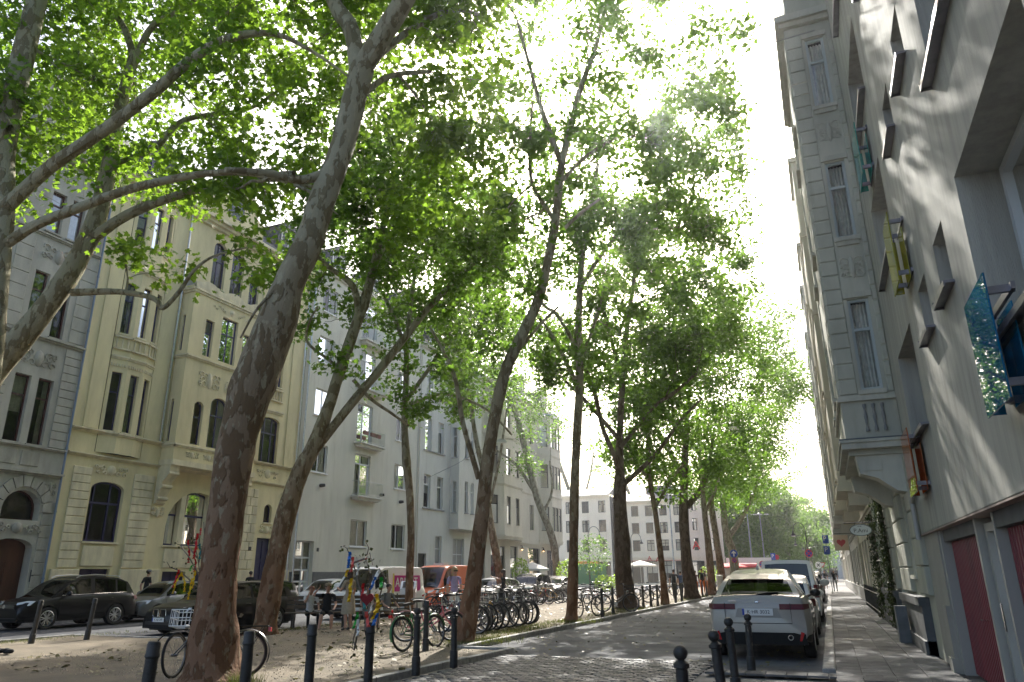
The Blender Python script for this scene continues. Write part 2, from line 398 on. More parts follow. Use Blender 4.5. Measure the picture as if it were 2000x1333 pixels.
def block(parent, T, a0, a1, z0, z1, proud, mt, b=0.0, name='stone_block', g=.012):
    m = MB(); m.T = T; c = .018
    A0, A1, Z0, Z1 = a0+g, a1-g, z0+g, z1-g
    m.add([(A0,b-.01,Z0),(A1,b-.01,Z0),(A1,b-.01,Z1),(A0,b-.01,Z1),(A0,b+proud-c,Z0),(A1,b+proud-c,Z0),(A1,b+proud-c,Z1),(A0,b+proud-c,Z1),
           (A0+c,b+proud,Z0+c),(A1-c,b+proud,Z0+c),(A1-c,b+proud,Z1-c),(A0+c,b+proud,Z1-c)],
          [(0,1,5,4),(1,2,6,5),(2,3,7,6),(3,0,4,7),(4,5,9,8),(5,6,10,9),(6,7,11,10),(7,4,8,11),(8,9,10,11)])
    m.T = None; return m.build(name, mt, parent)
def rust(parent, T, a0, a1, z0, z1, rows, proud, mt, b=0.0, split=0):
    for i in range(rows):
        u, v = z0+(z1-z0)*i/rows, z0+(z1-z0)*(i+1)/rows
        if split:
            k = a0 + (a1-a0)*(split if i % 2 else 1-split); block(parent, T, a0, k, u, v, proud, mt, b); block(parent, T, k, a1, u, v, proud, mt, b)
        else: block(parent, T, a0, a1, u, v, proud, mt, b)
def relief(parent, T, a0, a1, z0, z1, mt, seed=0, b=0.0, amp=.05, name='relief_ornament'):
    """stucco ornament: scrolls and leaves round a centre piece, mirrored"""
    R = random.Random(seed); m = MB(); m.T = T; c, w, h = (a0+a1)/2, (a1-a0)/2, z1-z0
    m.ball((c, b, z0+h*.52), 1, 8, (min(w*.3,h*.38), amp*1.3, h*.36))
    for k in range(5):
        x, z = w*(.38+.13*k), z0+h*(.5+.22*math.sin(k*2.1+seed))
        for s in (-1, 1):
            pts = []; r0 = h*R.uniform(.12,.22)
            for i in range(9):
                g = i*.75; rr = r0*(1-i/11)
                pts.append((c+s*min(x+rr*math.cos(g), w*.97), b+amp*.35, min(max(z+rr*math.sin(g), z0), z1)))
            m.tube(pts, [amp*.55*(1-i/14) for i in range(9)], 5)
    m.T = None; return m.build(name, mt, parent, True)
def balustrade(parent, T, a0, a1, z0, z1, n, mt, b=0.0, r=.05):
    for u_, v_ in ((z1-.09, z1), (z0, z0+.07)): part('rail', mt, parent, lambda m: lbox(m, T, a0, a1, b-.02, b+.10, u_, v_))
    for i in range(n):
        a = a0+(a1-a0)*(i+.5)/n; h = z1-z0-.16; m = MB(); m.T = T
        m.lathe([(r*.6,0),(r,h*.12),(r*.5,h*.25),(r*1.05,h*.62),(r*.55,h*.9),(r*.9,h)], 8, (a, b+.04, z0+.07)); m.T = None; m.build('baluster', mt, parent, True)
def pipe(parent, T, a, b, z0, z1, r=.055, mt=None, name='downpipe'):
    m = MB(); m.T = T; m.tube([(a,b,z0),(a,b,z1)], r, 8)
    for z in np.arange(z0+1.5, z1, 2.6): m.tube([(a,b,z),(a,b,z+.06)], r*1.3, 8)
    m.T = None; return m.build(name, mt or STEEL, parent, True)
def stucco(name, c, v=.16, vs=.8, dirt=True):
    m = mat(name, c, .88, var=v, vscale=vs, bump=.15, bscale=90, coord='World', stretch=(1,1,.35), detail=9)
    n = m.node_tree.nodes; l = m.node_tree.links; b = n['Principled BSDF']; src = b.inputs['Base Color'].links[0].from_socket    # rain streaks and soot
    mp = n.new('ShaderNodeMapping'); mp.inputs['Scale'].default_value = (2.6,2.6,.3); ge = next(x for x in n if x.type == 'NEW_GEOMETRY'); l.new(ge.outputs['Position'], mp.inputs[0])
    t = n.new('ShaderNodeTexNoise'); t.inputs['Scale'].default_value = 1.0; t.inputs['Detail'].default_value = 7; t.inputs['Roughness'].default_value = .65; l.new(mp.outputs[0], t.inputs['Vector'])
    r = n.new('ShaderNodeValToRGB'); r.color_ramp.elements[0].position = .55; r.color_ramp.elements[1].position = .80; r.color_ramp.elements[0].color = (1,1,1,1); r.color_ramp.elements[1].color = (.78,.75,.69,1); l.new(t.outputs[0], r.inputs[0])
    mx = n.new('ShaderNodeMix'); mx.data_type = 'RGBA'; mx.blend_type = 'MULTIPLY'; mx.inputs[0].default_value = 1; l.new(src, mx.inputs[6]); l.new(r.outputs[0], mx.inputs[7]); l.new(mx.outputs[2], b.inputs['Base Color'])
    return m
CREAM = stucco('yellow_stucco', (.68,.59,.335)); CREAM2 = stucco('yellow_trim', (.66,.585,.38), .22, 2.2)
GREYS = stucco('grey_stone', (.41,.39,.32), .2, 1.3); GREYT = stucco('grey_trim', (.38,.36,.29), .25, 2.5)
OFFW = stucco('offwhite_render', (.64,.61,.50), .10, .6); OFFW2 = stucco('white_render', (.66,.64,.56), .08, .6)
SLATE = mat('slate_roof', (.055,.06,.07), .6, var=.4, vscale=7, bump=.4, bscale=20, coord='World')
BLUEF = mat('blue_window_paint', (.025,.022,.075), .4); BROWNF = mat('brown_window_paint', (.085,.03,.022), .45); WHITEF = mat('white_window_paint', (.68,.68,.66), .4)
DKF = mat('dark_window_paint', (.04,.04,.042), .4)
ZINC = mat('zinc', (.30,.33,.36), .4, metal=.7, var=.25, vscale=4, coord='World')
XF = -29.0
TL = frame((XF, 0), (0, 1), (1, 0))                 # left-hand facades: a = Y, outwards = +X
def roof(parent, T, a0, a1, z0, z1, back, mt, over=.35):
    m = MB(); m.T = T
    m.add([(a0,over,z0),(a1,over,z0),(a1,-back*.35,z1),(a0,-back*.35,z1),(a0,-back,z1+.4),(a1,-back,z1+.4)], [(0,1,2,3),(3,2,5,4)])
    m.add([(a0,over,z0),(a0,-back*.35,z1),(a0,-back,z1+.4),(a0,-back,z0)], [(0,1,2,3)]); m.add([(a1,over,z0),(a1,-back*.35,z1),(a1,-back,z1+.4),(a1,-back,z0)], [(0,1,2,3)])
    m.T = None; return m.build('roof', mt, parent)
def dormer(parent, T, a, z, w, h, wm, fm, b=-.2):
    d = part('dormer', wm, parent, lambda m: lbox(m, T, a-w/2, a+w/2, b-2.2, b-.03, z, z+h))
    part('dormer_roof', SLATE, d, lambda m: (setattr(m, 'T', T), m.prism([(a-w/2-.15, z+h),(a+w/2+.15, z+h),(a, z+h+.55)], b-2.3, b+.15, 'y')) if False else (setattr(m,'T',T), m.add([(a-w/2-.15,b+.15,z+h),(a+w/2+.15,b+.15,z+h),(a,b+.15,z+h+.6),(a-w/2-.15,b-2.3,z+h),(a+w/2+.15,b-2.3,z+h),(a,b-2.3,z+h+.6)], [(0,1,2),(3,5,4),(0,2,5,3),(1,4,5,2),(0,3,4,1)])))
    part('dormer_window', fm, d, lambda m: [lbox(m, T, a-w*.38, a+w*.38, b-.03, b+.02, z+h*.12, z+h*.17), lbox(m, T, a-w*.38, a+w*.38, b-.03, b+.02, z+h*.88, z+h*.93), lbox(m, T, a-w*.38, a-w*.33, b-.03, b+.02, z+h*.17, z+h*.88), lbox(m, T, a+w*.33, a+w*.38, b-.03, b+.02, z+h*.17, z+h*.88), lbox(m, T, a-.03, a+.03, b-.03, b+.02, z+h*.17, z+h*.88)])
    part('dormer_pane', mat('dark_pane', (.03,.035,.04), .04, spec=.8), d, lambda m: lbox(m, T, a-w*.34, a+w*.34, b-.03, b-.01, z+h*.16, z+h*.89))
    return d
# ------------------------------------------------------------------ grey stone house (far left)
gb = empty('grey_stone_house', (XF, 16, 0), 0, 'grey stone town house with carved arch over its wooden door, far left', 'building')
def rel(o):
    """parts are modelled in world coordinates: undo the parent's own offset"""
    inv = Matrix.Translation(o.location).inverted()
    for c in o.children: c.matrix_parent_inverse = inv
GH = []
for k in range(0, 2):
    s = -3.1*k
    GH += [hole(18.05+s,18.72+s,6.78,9.5), hole(19.03+s,19.68+s,6.78,9.5), hole(18.0+s,18.63+s,11.3,13.95), hole(19.08+s,19.66+s,11.3,13.95),
           hole(18.05+s,18.68+s,15.8,17.7), hole(19.0+s,19.6+s,15.8,17.7)]
GD = hole(18.45,20.1,.15,3.12,.35,d=.45); GA = hole(18.58,20.1,3.82,4.97,.72,d=.4); GW2 = hole(14.9,16.6,2.2,4.9,.5)
part('wall', GREYS, gb, lambda m: wall(m, TL, 10, 20.72, 0, 19.6, GH+[GD,GA,GW2]))
core(gb, TL, 10, 20.72, 0, 19.3)
for i, h in enumerate(GH): window(gb, TL, h, BROWNF, mull=(), trans=(.7,), curtain=(0,1,0,0,2,0)[i % 6], sill=GREYT)
window(gb, TL, GA, BROWNF, mull=(), trans=()); window(gb, TL, GW2, BROWNF, sill=GREYT)
WOOD = mat('oak_door', (.10,.035,.018), .5, var=.4, vscale=3, stretch=(1,1,.15), coord='World')
gd = part('door', WOOD, gb, lambda m: lbox(m, TL, 18.45, 20.1, -.5, -.42, .15, 3.1))
for a in (18.6, 19.4):
    part('door_panel', WOOD, gd, lambda m: [lbox(m, TL, a, a+.55, -.42, -.38, z, z+.9) for z in (.35, 1.35)])
part('door_handle', CHROME, gd, lambda m: lbox(m, TL, 19.22, 19.26, -.42, -.34, 1.2, 1.4))
part('intercom', IRON, gb, lambda m: lbox(m, TL, 20.2, 20.32, 0, .04, 1.5, 1.95))
for k in range(9):                                    # arch stones round the fanlight
    g0, g1 = math.pi*k/9, math.pi*(k+1)/9; m = MB(); m.T = TL
    q = [(19.34-r*math.cos(g)*1.0, 4.15+r*math.sin(g)*1.15) for r, g in ((.84,g0+.02),(1.22,g0+.02),(1.22,g1-.02),(.84,g1-.02))]
    m.add([(a,.001,z) for a,z in q]+[(a,.09,z) for a,z in q], [(4,5,6,7),(0,1,5,4),(1,2,6,5),(2,3,7,6),(3,0,4,7)]); m.T = None; m.build('arch_stone', GREYT, gb)
relief(gb, TL, 18.3, 20.3, 3.2, 3.8, GREYT, 3, .05, .08); relief(gb, TL, 18.1, 19.6, 9.75, 10.75, GREYT, 5, 0, .07); relief(gb, TL, 18.1, 19.6, 14.3, 15.3, GREYT, 8, 0, .07)
relief(gb, TL, 20.15, 20.6, 4.7, 5.5, GREYT, 9, 0, .05)
for s in (0, -3.1):
    for a in (17.98, 18.9): block(gb, TL, a+s, a+s+.78, 5.9, 6.5, .04, GREYT, name='wall_panel')
    relief(gb, TL, 18.1-3.1, 19.6-3.1, 9.75, 10.75, GREYT, 6, 0, .07)
for z, h, o in ((5.55,.17,.22),(6.6,.12,.14),(11.05,.17,.16),(15.5,.14,.12),(19.3,.4,.5)): ledge(gb, TL, 10, 20.74, z, h, o, GREYT, 'cornice' if o > .3 else 'string_course')
rust(gb, TL, 19.92, 20.7, 6.74, 11.0, 12, .05, GREYS); rust(gb, TL, 20.2, 20.7, .3, 4.6, 9, .05, GREYT)
rust(gb, TL, 17.0, 17.75, .3, 5.5, 11, .05, GREYS)
rust(gb, TL, 17.0, 17.75, 6.74, 11.0, 12, .05, GREYS); rust(gb, TL, 19.92, 20.7, 11.3, 15.4, 7, .03, GREYS); rust(gb, TL, 17.0, 17.75, 11.3, 15.4, 7, .03, GREYS)
roof(gb, TL, 10, 20.72, 19.7, 23.2, 9, SLATE)
gab = part('gable', GREYS, gb, lambda m: (setattr(m,'T',TL), m.add([(a,b,z) for b in (.12,-.5) for a,z in ((16.6,19.7),(19.4,19.7),(19.4,22.2),(18.9,23.0),(18.0,23.6),(17.1,23.0),(16.6,22.2))], [(0,1,2,3,4,5,6),(13,12,11,10,9,8,7)]+[(i,(i+1)%7,7+(i+1)%7,7+i) for i in range(7)])))
part('gable_window', mat('dark_pane', (.03,.035,.04), .04), gab, lambda m: lbox(m, TL, 17.5, 18.5, .1, .13, 20.3, 22.0))
dormer(gb, TL, 14.2, 20.1, 1.6, 1.9, SLATE, BROWNF); dormer(gb, TL, 20.0, 20.2, 1.2, 1.8, SLATE, BROWNF)
pipe(gb, TL, 20.70, .10, .1, 19.4, .045, mat('blue_grey_pipe', (.16,.21,.27), .5))
# ------------------------------------------------------------------ yellow house
yb = empty('yellow_stucco_house', (XF, 28, 0), 0, 'pale yellow stucco town house with bay window, stucco ornament and blue frames', 'building')
Y0, Y1 = 20.78, 35.58
gwA = hole(22.2,23.86,3.12,5.68,.34); garch = hole(26.4,30.15,3.1,5.72,1.75,d=.35); gsm = hole(33.1,33.75,4.55,5.56,.3); gdoor = hole(32.75,33.95,.15,3.7)
cel = [hole(22.3,23.75,1.25,2.0), hole(26.6,28.0,1.1,1.9), hole(28.6,30.0,1.1,1.9)]
yr = [hole(32.2,33.72,7.82,10.5,.2), hole(32.2,33.62,12.4,14.6), hole(32.3,33.5,16.9,19.2,.3)]
yc = [hole(27.2,28.15,16.7,19.4,.45), hole(28.6,29.55,16.7,19.4,.45), hole(30.1,30.9,16.5,18.9,.4)]
part('wall', CREAM, yb, lambda m: wall(m, TL, Y0, Y1, 0, 20.4, [gwA,garch,gsm,gdoor]+cel+yr+yc+[hole(22.05,24.45,6.9,19.6,d=.05)]))
core(yb, TL, Y0, Y1, 0, 20.2, inset=.9)
window(yb, TL, gwA, BLUEF, mull=(.18,.66), trans=(.64,), fw=.08, sill=CREAM2)
for h in cel: window(yb, TL, h, BLUEF, mull=(.5,), trans=(), pane=BLUEF)
window(yb, TL, gsm, BLUEF, mull=(), trans=(), fw=.05, sill=CREAM2)
window(yb, TL, garch, BLUEF, mull=(), trans=(.55,), fw=.09, sill=CREAM2)
for a in (27.2, 28.95): part('stone_mullion', CREAM2, yb, lambda m: lbox(m, TL, a, a+.3, -.3, -.02, 3.1, 5.6))
dr = part('door', BLUEF, yb, lambda m: lbox(m, TL, 32.75, 33.95, -.3, -.2, .15, 3.68))
for a in (32.85, 33.4): part('door_panel', BLUEF, dr, lambda m: [lbox(m, TL, a, a+.42, -.2, -.165, z, z+.95) for z in (.4,1.5,2.6)])
part('house_number', DKF, yb, lambda m: lbox(m, TL, 32.1, 32.3, .05, .07, 3.0, 3.2))
rust(yb, TL, 21.2, 22.1, 2.03, 6.2, 12, .07, CREAM2); rust(yb, TL, 24.25, 25.4, 2.03, 6.2, 12, .07, CREAM2)
rust(yb, TL, 31.5, 32.5, 2.03, 6.3, 9, .06, CREAM2, split=.4); rust(yb, TL, 34.4, 35.5, 2.03, 6.3, 9, .06, CREAM2, split=.6)
for a0, a1 in ((20.95,22.2),(24.2,26.35),(30.3,32.6),(34.1,35.55)): block(yb, TL, a0, a1, .2, 2.0, .12, CREAM2, name='plinth')
block(yb, TL, 22.25, 23.8, 2.1, 2.95, .05, CREAM2, name='wall_panel')
block(yb, TL, 26.5, 30.0, 2.05, 2.95, .05, CREAM2, name='wall_panel')
for z, h, o in ((6.62,.14,.16),(7.68,.16,.2),(20.0,.5,.55)): ledge(yb, TL, Y0+.02, Y1, z, h, o, CREAM2, 'cornice' if o > .3 else 'string_course', steps=3)
block(yb, TL, 21.25, 22.0, 7.86, 19.9, .06, CREAM, name='pilaster'); block(yb, TL, 34.3, 35.2, 7.86, 19.9, .06, CREAM, name='pilaster'); block(yb, TL, 31.25, 31.95, 7.86, 19.9, .06, CREAM, name='pilaster')
relief(yb, TL, 22.2, 23.9, 5.85, 6.5, CREAM2, 11, .0, .08); relief(yb, TL, 22.3, 24.3, 6.85, 7.6, CREAM2, 12, .0, .06); relief(yb, TL, 32.2, 34.0, 6.85, 7.6, CREAM2, 13, 0, .06); relief(yb, TL, 32.9, 34.0, 3.8, 4.45, CREAM2, 14, 0, .08)
# bowed window stack
bow = [(22.08,.0),(22.82,.26),(23.72,.26),(24.42,.0)]
for i in range(3):
    (p, q), (r, s) = bow[i], bow[i+1]; L = math.hypot(r-p, s-q); u = ((s-q)/L, (r-p)/L)
    Tb = frame((XF+q, p), u, (u[1], -u[0]))
    hs = [hole(L*.5-.23,L*.5+.23,7.9,10.6), hole(L*.5-.21,L*.5+.21,12.45,14.95), hole(L*.5-.22,L*.5+.22,17.0,19.3)]
    part('bow_wall', CREAM, yb, lambda m: wall(m, Tb, 0, L, 6.9, 19.9, hs, .2))
    for j, h in enumerate(hs): window(yb, Tb, h, BLUEF, mull=(), trans=(.66,), fw=.05, curtain=(0,1,0)[(i+j) % 3], d=.2, sill=CREAM2, sd=.05)
    balustrade(yb, Tb, .02, L-.02, 11.65, 12.32, 3, CREAM2, 0, .045)
    ledge(yb, Tb, 0, L, 11.2, .16, .08, CREAM2, b=0); ledge(yb, Tb, 0, L, 15.6, .16, .1, CREAM2, b=0); ledge(yb, Tb, 0, L, 7.68, .15, .1, CREAM2)
    part('dentil_frieze', CREAM2, yb, lambda m: [lbox(m, Tb, k, k+.06, -.01, .05, 10.85, 10.98) for k in np.arange(.04, L-.08, .12)])
# bay
BY0, BY1, BP = 25.55, 31.0, .82
TB = frame((XF+BP, 0), (0, 1), (1, 0)); TS = frame((XF, BY0), (1, 0), (0, -1)); TS2 = frame((XF, BY1), (1, 0), (0, 1))
bh = [hole(26.45,27.05,7.88,10.05,.25), hole(27.5,28.7,7.88,10.5,.4), hole(29.15,29.75,7.88,10.05,.25), hole(26.5,27.08,12.45,14.4), hole(27.6,28.75,12.45,14.9), hole(29.2,29.8,12.45,14.4)]
bay = part('bay', CREAM, yb, lambda m: wall(m, TB, BY0, BY1, 7.0, 15.9, bh, .2))
part('bay_side', CREAM, yb, lambda m: wall(m, TS, 0, BP, 7.0, 15.9, [hole(.22,.40,7.9,10.0), hole(.22,.40,12.5,14.4)], .15))
part('bay_side', CREAM, yb, lambda m: wall(m, TS2, 0, BP, 7.0, 15.9, [], .15))
for z in (7.9, 12.5): window(yb, TS, hole(.22,.40,z,z+2.0), BLUEF, mull=(), trans=(), fw=.03, d=.15)
for h in bh: window(yb, TB, h, BLUEF, mull=(.5,) if h['a1']-h['a0'] > 1 else (), trans=(.64,), fw=.06, d=.2, curtain=random.choice((0,0,1)))
part('bay_floor', CREAM2, yb, lambda m: lbox(m, TL, BY0-.06, BY1+.06, 0, BP+.1, 6.74, 7.0)); part('bay_cap', CREAM2, yb, lambda m: lbox(m, TL, BY0, BY1, 0, BP+.02, 15.9, 16.02))
part('bay_roof', ZINC, yb, lambda m: (setattr(m,'T',TL), m.add([(BY0,BP+.05,16.02),(BY1,BP+.05,16.02),(BY1-.3,0,16.6),(BY0+.3,0,16.6),(BY0,0,16.02),(BY1,0,16.02)], [(0,1,2,3),(0,3,4),(1,5,2)])))
for T_, a0, a1 in ((TB,BY0-.05,BY1+.05),(TS,-.0,BP+.05)):
    for z, h, o in ((7.62,.16,.1),(12.1,.16,.12),(15.6,.24,.14)): ledge(yb, T_, a0, a1, z, h, o, CREAM2)
relief(yb, TB, 26.5, 27.9, 10.6, 11.8, CREAM2, 21, 0, .07); relief(yb, TB, 28.3, 29.8, 10.6, 11.8, CREAM2, 22, 0, .07); relief(yb, TB, 26.8, 29.6, 15.0, 15.5, CREAM2, 23, 0, .05)
for a in (26.3, 27.4, 28.5, 29.5): relief(yb, TB, a, a+.8, 7.1, 7.55, CREAM2, 24, 0, .04)
part('bay_parapet', CREAM2, yb, lambda m: (setattr(m,'T',TB), m.add([(a,b,z) for b in (-.1,.04) for a,z in [(BY0,15.9)]+[(BY0+(BY1-BY0)*i/14, 16.15+.28*math.sin(math.pi*3*i/14)**2) for i in range(15)]+[(BY1,15.9)]], [tuple(range(17)),tuple(range(17,34))[::-1]]+[(i,(i+1)%17,17+(i+1)%17,17+i) for i in range(17)])))
for a in (BY0+.25, BY1-.25):                              # scrolled console under the bay
    def cons(m):
        m.T = TL
        prof = [(0,4.9),(.16,5.0),(.2,5.35),(.34,5.6),(.4,5.95),(.66,6.2),(.78,6.5),(.8,6.74),(0,6.74)]
        n = len(prof); m.add([(a+s*.28, b, z) for s in (-1,1) for b, z in prof], [tuple(range(n)), tuple(range(n,2*n))[::-1]]+[(i,(i+1)%n,n+(i+1)%n,n+i) for i in range(n)])
        for z, b in ((5.2,.2),(5.75,.38),(6.35,.72)): m.tube([(a-.3,b,z),(a+.3,b,z)], .09, 8)
    part('console', CREAM2, yb, cons, True)
relief(yb, TL, BY0-.1, BY0+.6, 4.2, 4.9, CREAM2, 31, .05, .06)
for h in yr: window(yb, TL, h, BLUEF, mull=(.3,.7), trans=(.66,), fw=.07, sill=CREAM2)
for h in yc: window(yb, TL, h, BLUEF, mull=(.5,), trans=(.6,), fw=.06, sill=CREAM2)
balustrade(yb, TL, 32.2, 33.75, 11.5, 12.25, 7, CREAM2, .02, .05); ledge(yb, TL, 32.0, 33.9, 10.75, .2, .1, CREAM2)
pipe(yb, TL, 25.35, .10, 7.8, 20.1); pipe(yb, TL, 35.36, .10, .1, 20.2)
roof(yb, TL, Y0, Y1, 20.5, 24.2, 9, SLATE)
gabp = [(26.0,20.5),(30.6,20.5),(30.6,21.6),(30.0,22.0),(29.9,22.8),(29.2,23.6),(28.3,23.9),(27.4,23.6),(26.7,22.8),(26.6,22.0),(26.0,21.6)]
n_ = len(gabp); yg = part('gable', CREAM, yb, lambda m: (setattr(m,'T',TL), m.add([(a,b,z) for b in (.14,-.5) for a,z in gabp], [tuple(range(n_)),tuple(range(n_,2*n_))[::-1]]+[(i,(i+1)%n_,n_+(i+1)%n_,n_+i) for i in range(n_)])))
part('gable_window', mat('dark_pane', (.03,.035,.04), .04), yg, lambda m: lbox(m, TL, 27.7, 28.9, .12, .16, 21.2, 22.9))
dormer(yb, TL, 23.3, 20.9, 1.7, 1.9, SLATE, BLUEF); dormer(yb, TL, 33.2, 20.9, 1.7, 1.9, SLATE, WHITEF)
# ------------------------------------------------------------------ plain off-white house
wb = empty('offwhite_apartment_house', (XF, 43, 0), 0, 'plain off-white apartment house with small iron balconies beside the yellow house', 'building')
W0, W1 = 35.62, 50.0; ws = []
for z in (7.9, 11.5, 15.05, 18.6):
    ws += [hole(36.85,38.5,z,z+1.75), hole(46.7,48.45,z-.05,z+1.75)]
dz = (6.85, 10.45, 14.3, 17.9); dh = [hole(41.6,43.5,z,z+2.85,d=.18) for z in dz]
w1 = [hole(41.5,43.45,3.52,5.25), hole(46.6,48.5,3.52,5.25)]; wd = hole(36.1,37.8,.2,3.7,d=.3)
part('wall', OFFW, wb, lambda m: wall(m, TL, W0, W1, 0, 21.6, ws+dh+w1+[wd], .16)); core(wb, TL, W0, W1, 0, 21.4)
for i, h in enumerate(ws+w1): window(wb, TL, h, WHITEF, mull=(.42,) if i % 2 else (.5,), trans=(), fw=.07, d=.16, sill=WHITE, curtain=random.choice((0,1,1,2)))
for i, h in enumerate(dh):
    window(wb, TL, h, WHITEF, mull=(.42,), trans=(.77,), fw=.085, d=.18, name='balcony_door', curtain=(1,0,2,1)[i])
    z = h['z0']; bal = part('balcony', OFFW2, wb, lambda m: (lbox(m, TL, 41.3, 44.45, 0, .62, z-.12, z-.02), lbox(m, TL, 41.5, 44.2, 0, .45, z-.3, z-.12)))
    def rails(m):
        m.T = TL
        for k in np.arange(41.4, 44.35, .11): m.tube([(k,.56,z),(k,.56,z+.95)], .009, 4)
        for k in np.arange(.08, .56, .12): m.tube([(41.4,k,z),(41.4,k,z+.95)], .009, 4); m.tube([(44.35,k,z),(44.35,k,z+.95)], .009, 4)
        for zz in (z+.08, z+.95): m.tube([(41.4,0,zz),(41.4,.56,zz),(44.35,.56,zz),(44.35,0,zz)], .018, 5)
    part('balcony_railing', ALU, bal, rails)
    if i == 1:
        for a in (42.0, 42.9, 43.6): part('flower_box', mat('terracotta', (.32,.08,.05), .8), bal, lambda m: lbox(m, TL, a-.25, a+.25, .40, .55, z+.55, z+.8))
wdo = window(wb, TL, wd, WHITEF, mull=(.58,), trans=(.33,.52,.72), fw=.09, d=.3, name='door')
part('plinth', mat('grey_plinth', (.13,.13,.125), .8, var=.2, coord='World'), wb, lambda m: (lbox(m, TL, W0, 36.05, 0, .06, 0, 1.9), lbox(m, TL, 37.85, W1, 0, .06, 0, 1.9)))
for a, z in ((38.0,7.1),(44.9,7.15),(47.6,6.9)): part('wall_vent', IRON, wb, lambda m: (setattr(m,'T',TL), m.tube([(a,0,z),(a,.12,z),(a+.1,.3,z+.02)], [.12,.12,.09], 8)))
part('house_number', DKF, wb, lambda m: lbox(m, TL, 38.1, 38.3, 0, .02, 3.1, 3.32))
ledge(wb, TL, W0, W1, 21.3, .35, .4, OFFW2, 'cornice'); roof(wb, TL, W0, W1, 21.65, 24.5, 9, SLATE, .5)
pipe(wb, TL, 35.9, .10, .1, 21.5, .06)
for a in (38.5, 43, 47.5): dormer(wb, TL, a, 21.9, 1.8, 1.5, SLATE, WHITEF)
# ------------------------------------------------------------------ white house with oriel
vb = empty('white_oriel_house', (XF, 55, 0), 0, 'white rendered house with plain oriel and paired sash windows, behind the vans', 'building')
V0, V1 = 50.04, 60.6; vs_ = []
for z in (6.8, 11.42, 16.0): vs_ += [hole(51.2,52.3,z,z+2.65), hole(53.4,54.45,z,z+2.65)]
gvs = [hole(50.6,51.9,.2,3.3), hole(53.3,54.4,1.4,4.7), hole(56.4,58.5,.3,4.65)]
part('wall', OFFW2, vb, lambda m: wall(m, TL, V0, V1, 0, 20.2, vs_+gvs)); core(vb, TL, V0, V1, 0, 20)
for i, h in enumerate(vs_): window(vb, TL, h, WHITEF, mull=(), trans=(.7,), fw=.09, curtain=random.choice((0,2,3)))
for i in range(0, 6, 2): part('sill', GRAN, vb, lambda m: lbox(m, TL, 51.0, 54.6, 0, .12, vs_[i]['z0']-.1, vs_[i]['z0']-.01))
for h in gvs: window(vb, TL, h, DKF if h is gvs[0] else WHITEF, mull=(.5,) if h is gvs[2] else (), trans=(.7,), pane=BLACK if h is gvs[0] else mat('roller_shutter', (.30,.29,.26), .6))
op = .85; To = frame((XF+op, 0), (0,1), (1,0)); Tq = frame((XF, 55.7), (1,0), (0,-1)); Tq2 = frame((XF, 60.2), (1,0), (0,1))
oh = []
for z in (6.75, 11.4, 16.0): oh += [hole(56.85,57.5,z,z+2.65), hole(58.0,58.65,z,z+2.65)]
part('oriel', OFFW2, vb, lambda m: wall(m, To, 55.7, 60.2, 5.5, 19.8, oh, .18))
part('oriel_side', OFFW2, vb, lambda m: (wall(m, Tq, 0, op, 5.5, 19.8, [hole(.2,.62,z,z+2.65) for z in (6.7,11.35,16)], .15), wall(m, Tq2, 0, op, 5.5, 19.8, [])))
part('oriel_floor', OFFW2, vb, lambda m: lbox(m, TL, 55.66, 60.24, 0, op+.04, 5.36, 5.5)); part('oriel_roof', ZINC, vb, lambda m: lbox(m, TL, 55.6, 60.3, 0, op+.1, 19.8, 19.92))
for h in oh: window(vb, To, h, WHITEF, mull=(), trans=(.7,), fw=.08, d=.18, sill=GRAN, curtain=random.choice((0,2)))
for z in (6.7,11.35,16): window(vb, Tq, hole(.2,.62,z,z+2.65), WHITEF, mull=(), trans=(.7,), fw=.06, d=.15, sill=GRAN)
ledge(vb, TL, V0, V1, 19.9, .35, .4, OFFW2, 'cornice'); roof(vb, TL, V0, V1, 20.25, 23.5, 9, SLATE, .45); dormer(vb, TL, 52.8, 20.6, 2.2, 1.9, SLATE, WHITEF); dormer(vb, TL, 57.6, 20.6, 2.2, 1.9, SLATE, WHITEF)
pipe(vb, TL, 50.2, .08, .1, 20, .05, OFFW)
# ------------------------------------------------------------------ corner house with canted bays and a cafe
kb = empty('cream_corner_house', (XF, 72, 0), 0, 'cream corner house with two canted bays above a cafe front', 'building')
K0, K1 = 60.64, 83.6
gh = [hole(61.4,62.95,.2,4.0,.75), hole(64.2,65.6,1.2,4.3), hole(66.3,67.6,1.2,4.3), hole(68.9,70.8,.5,4.4), hole(73.6,77.2,.3,4.4), hole(79.5,82.6,.3,4.3)]
kh = []
for z in (6.25, 10.95, 15.6): kh += [hole(74.4,75.6,z,z+2.65), hole(61.2,62.0,z,z+2.65)]
part('wall', stucco('cream_render', (.55,.515,.41), .1, .6), kb, lambda m: wall(m, TL, K0, K1, 0, 20.2, gh+kh)); core(kb, TL, K0, K1, 0, 20)
KW = MATS['cream_render']
for h in kh: window(kb, TL, h, DKF, mull=(.5,), trans=(.68,), fw=.06, sill=KW)
for h in gh: window(kb, TL, h, DKF, mull=() if h['a1']-h['a0'] < 2 else (.62,), trans=(.72,), fw=.07)
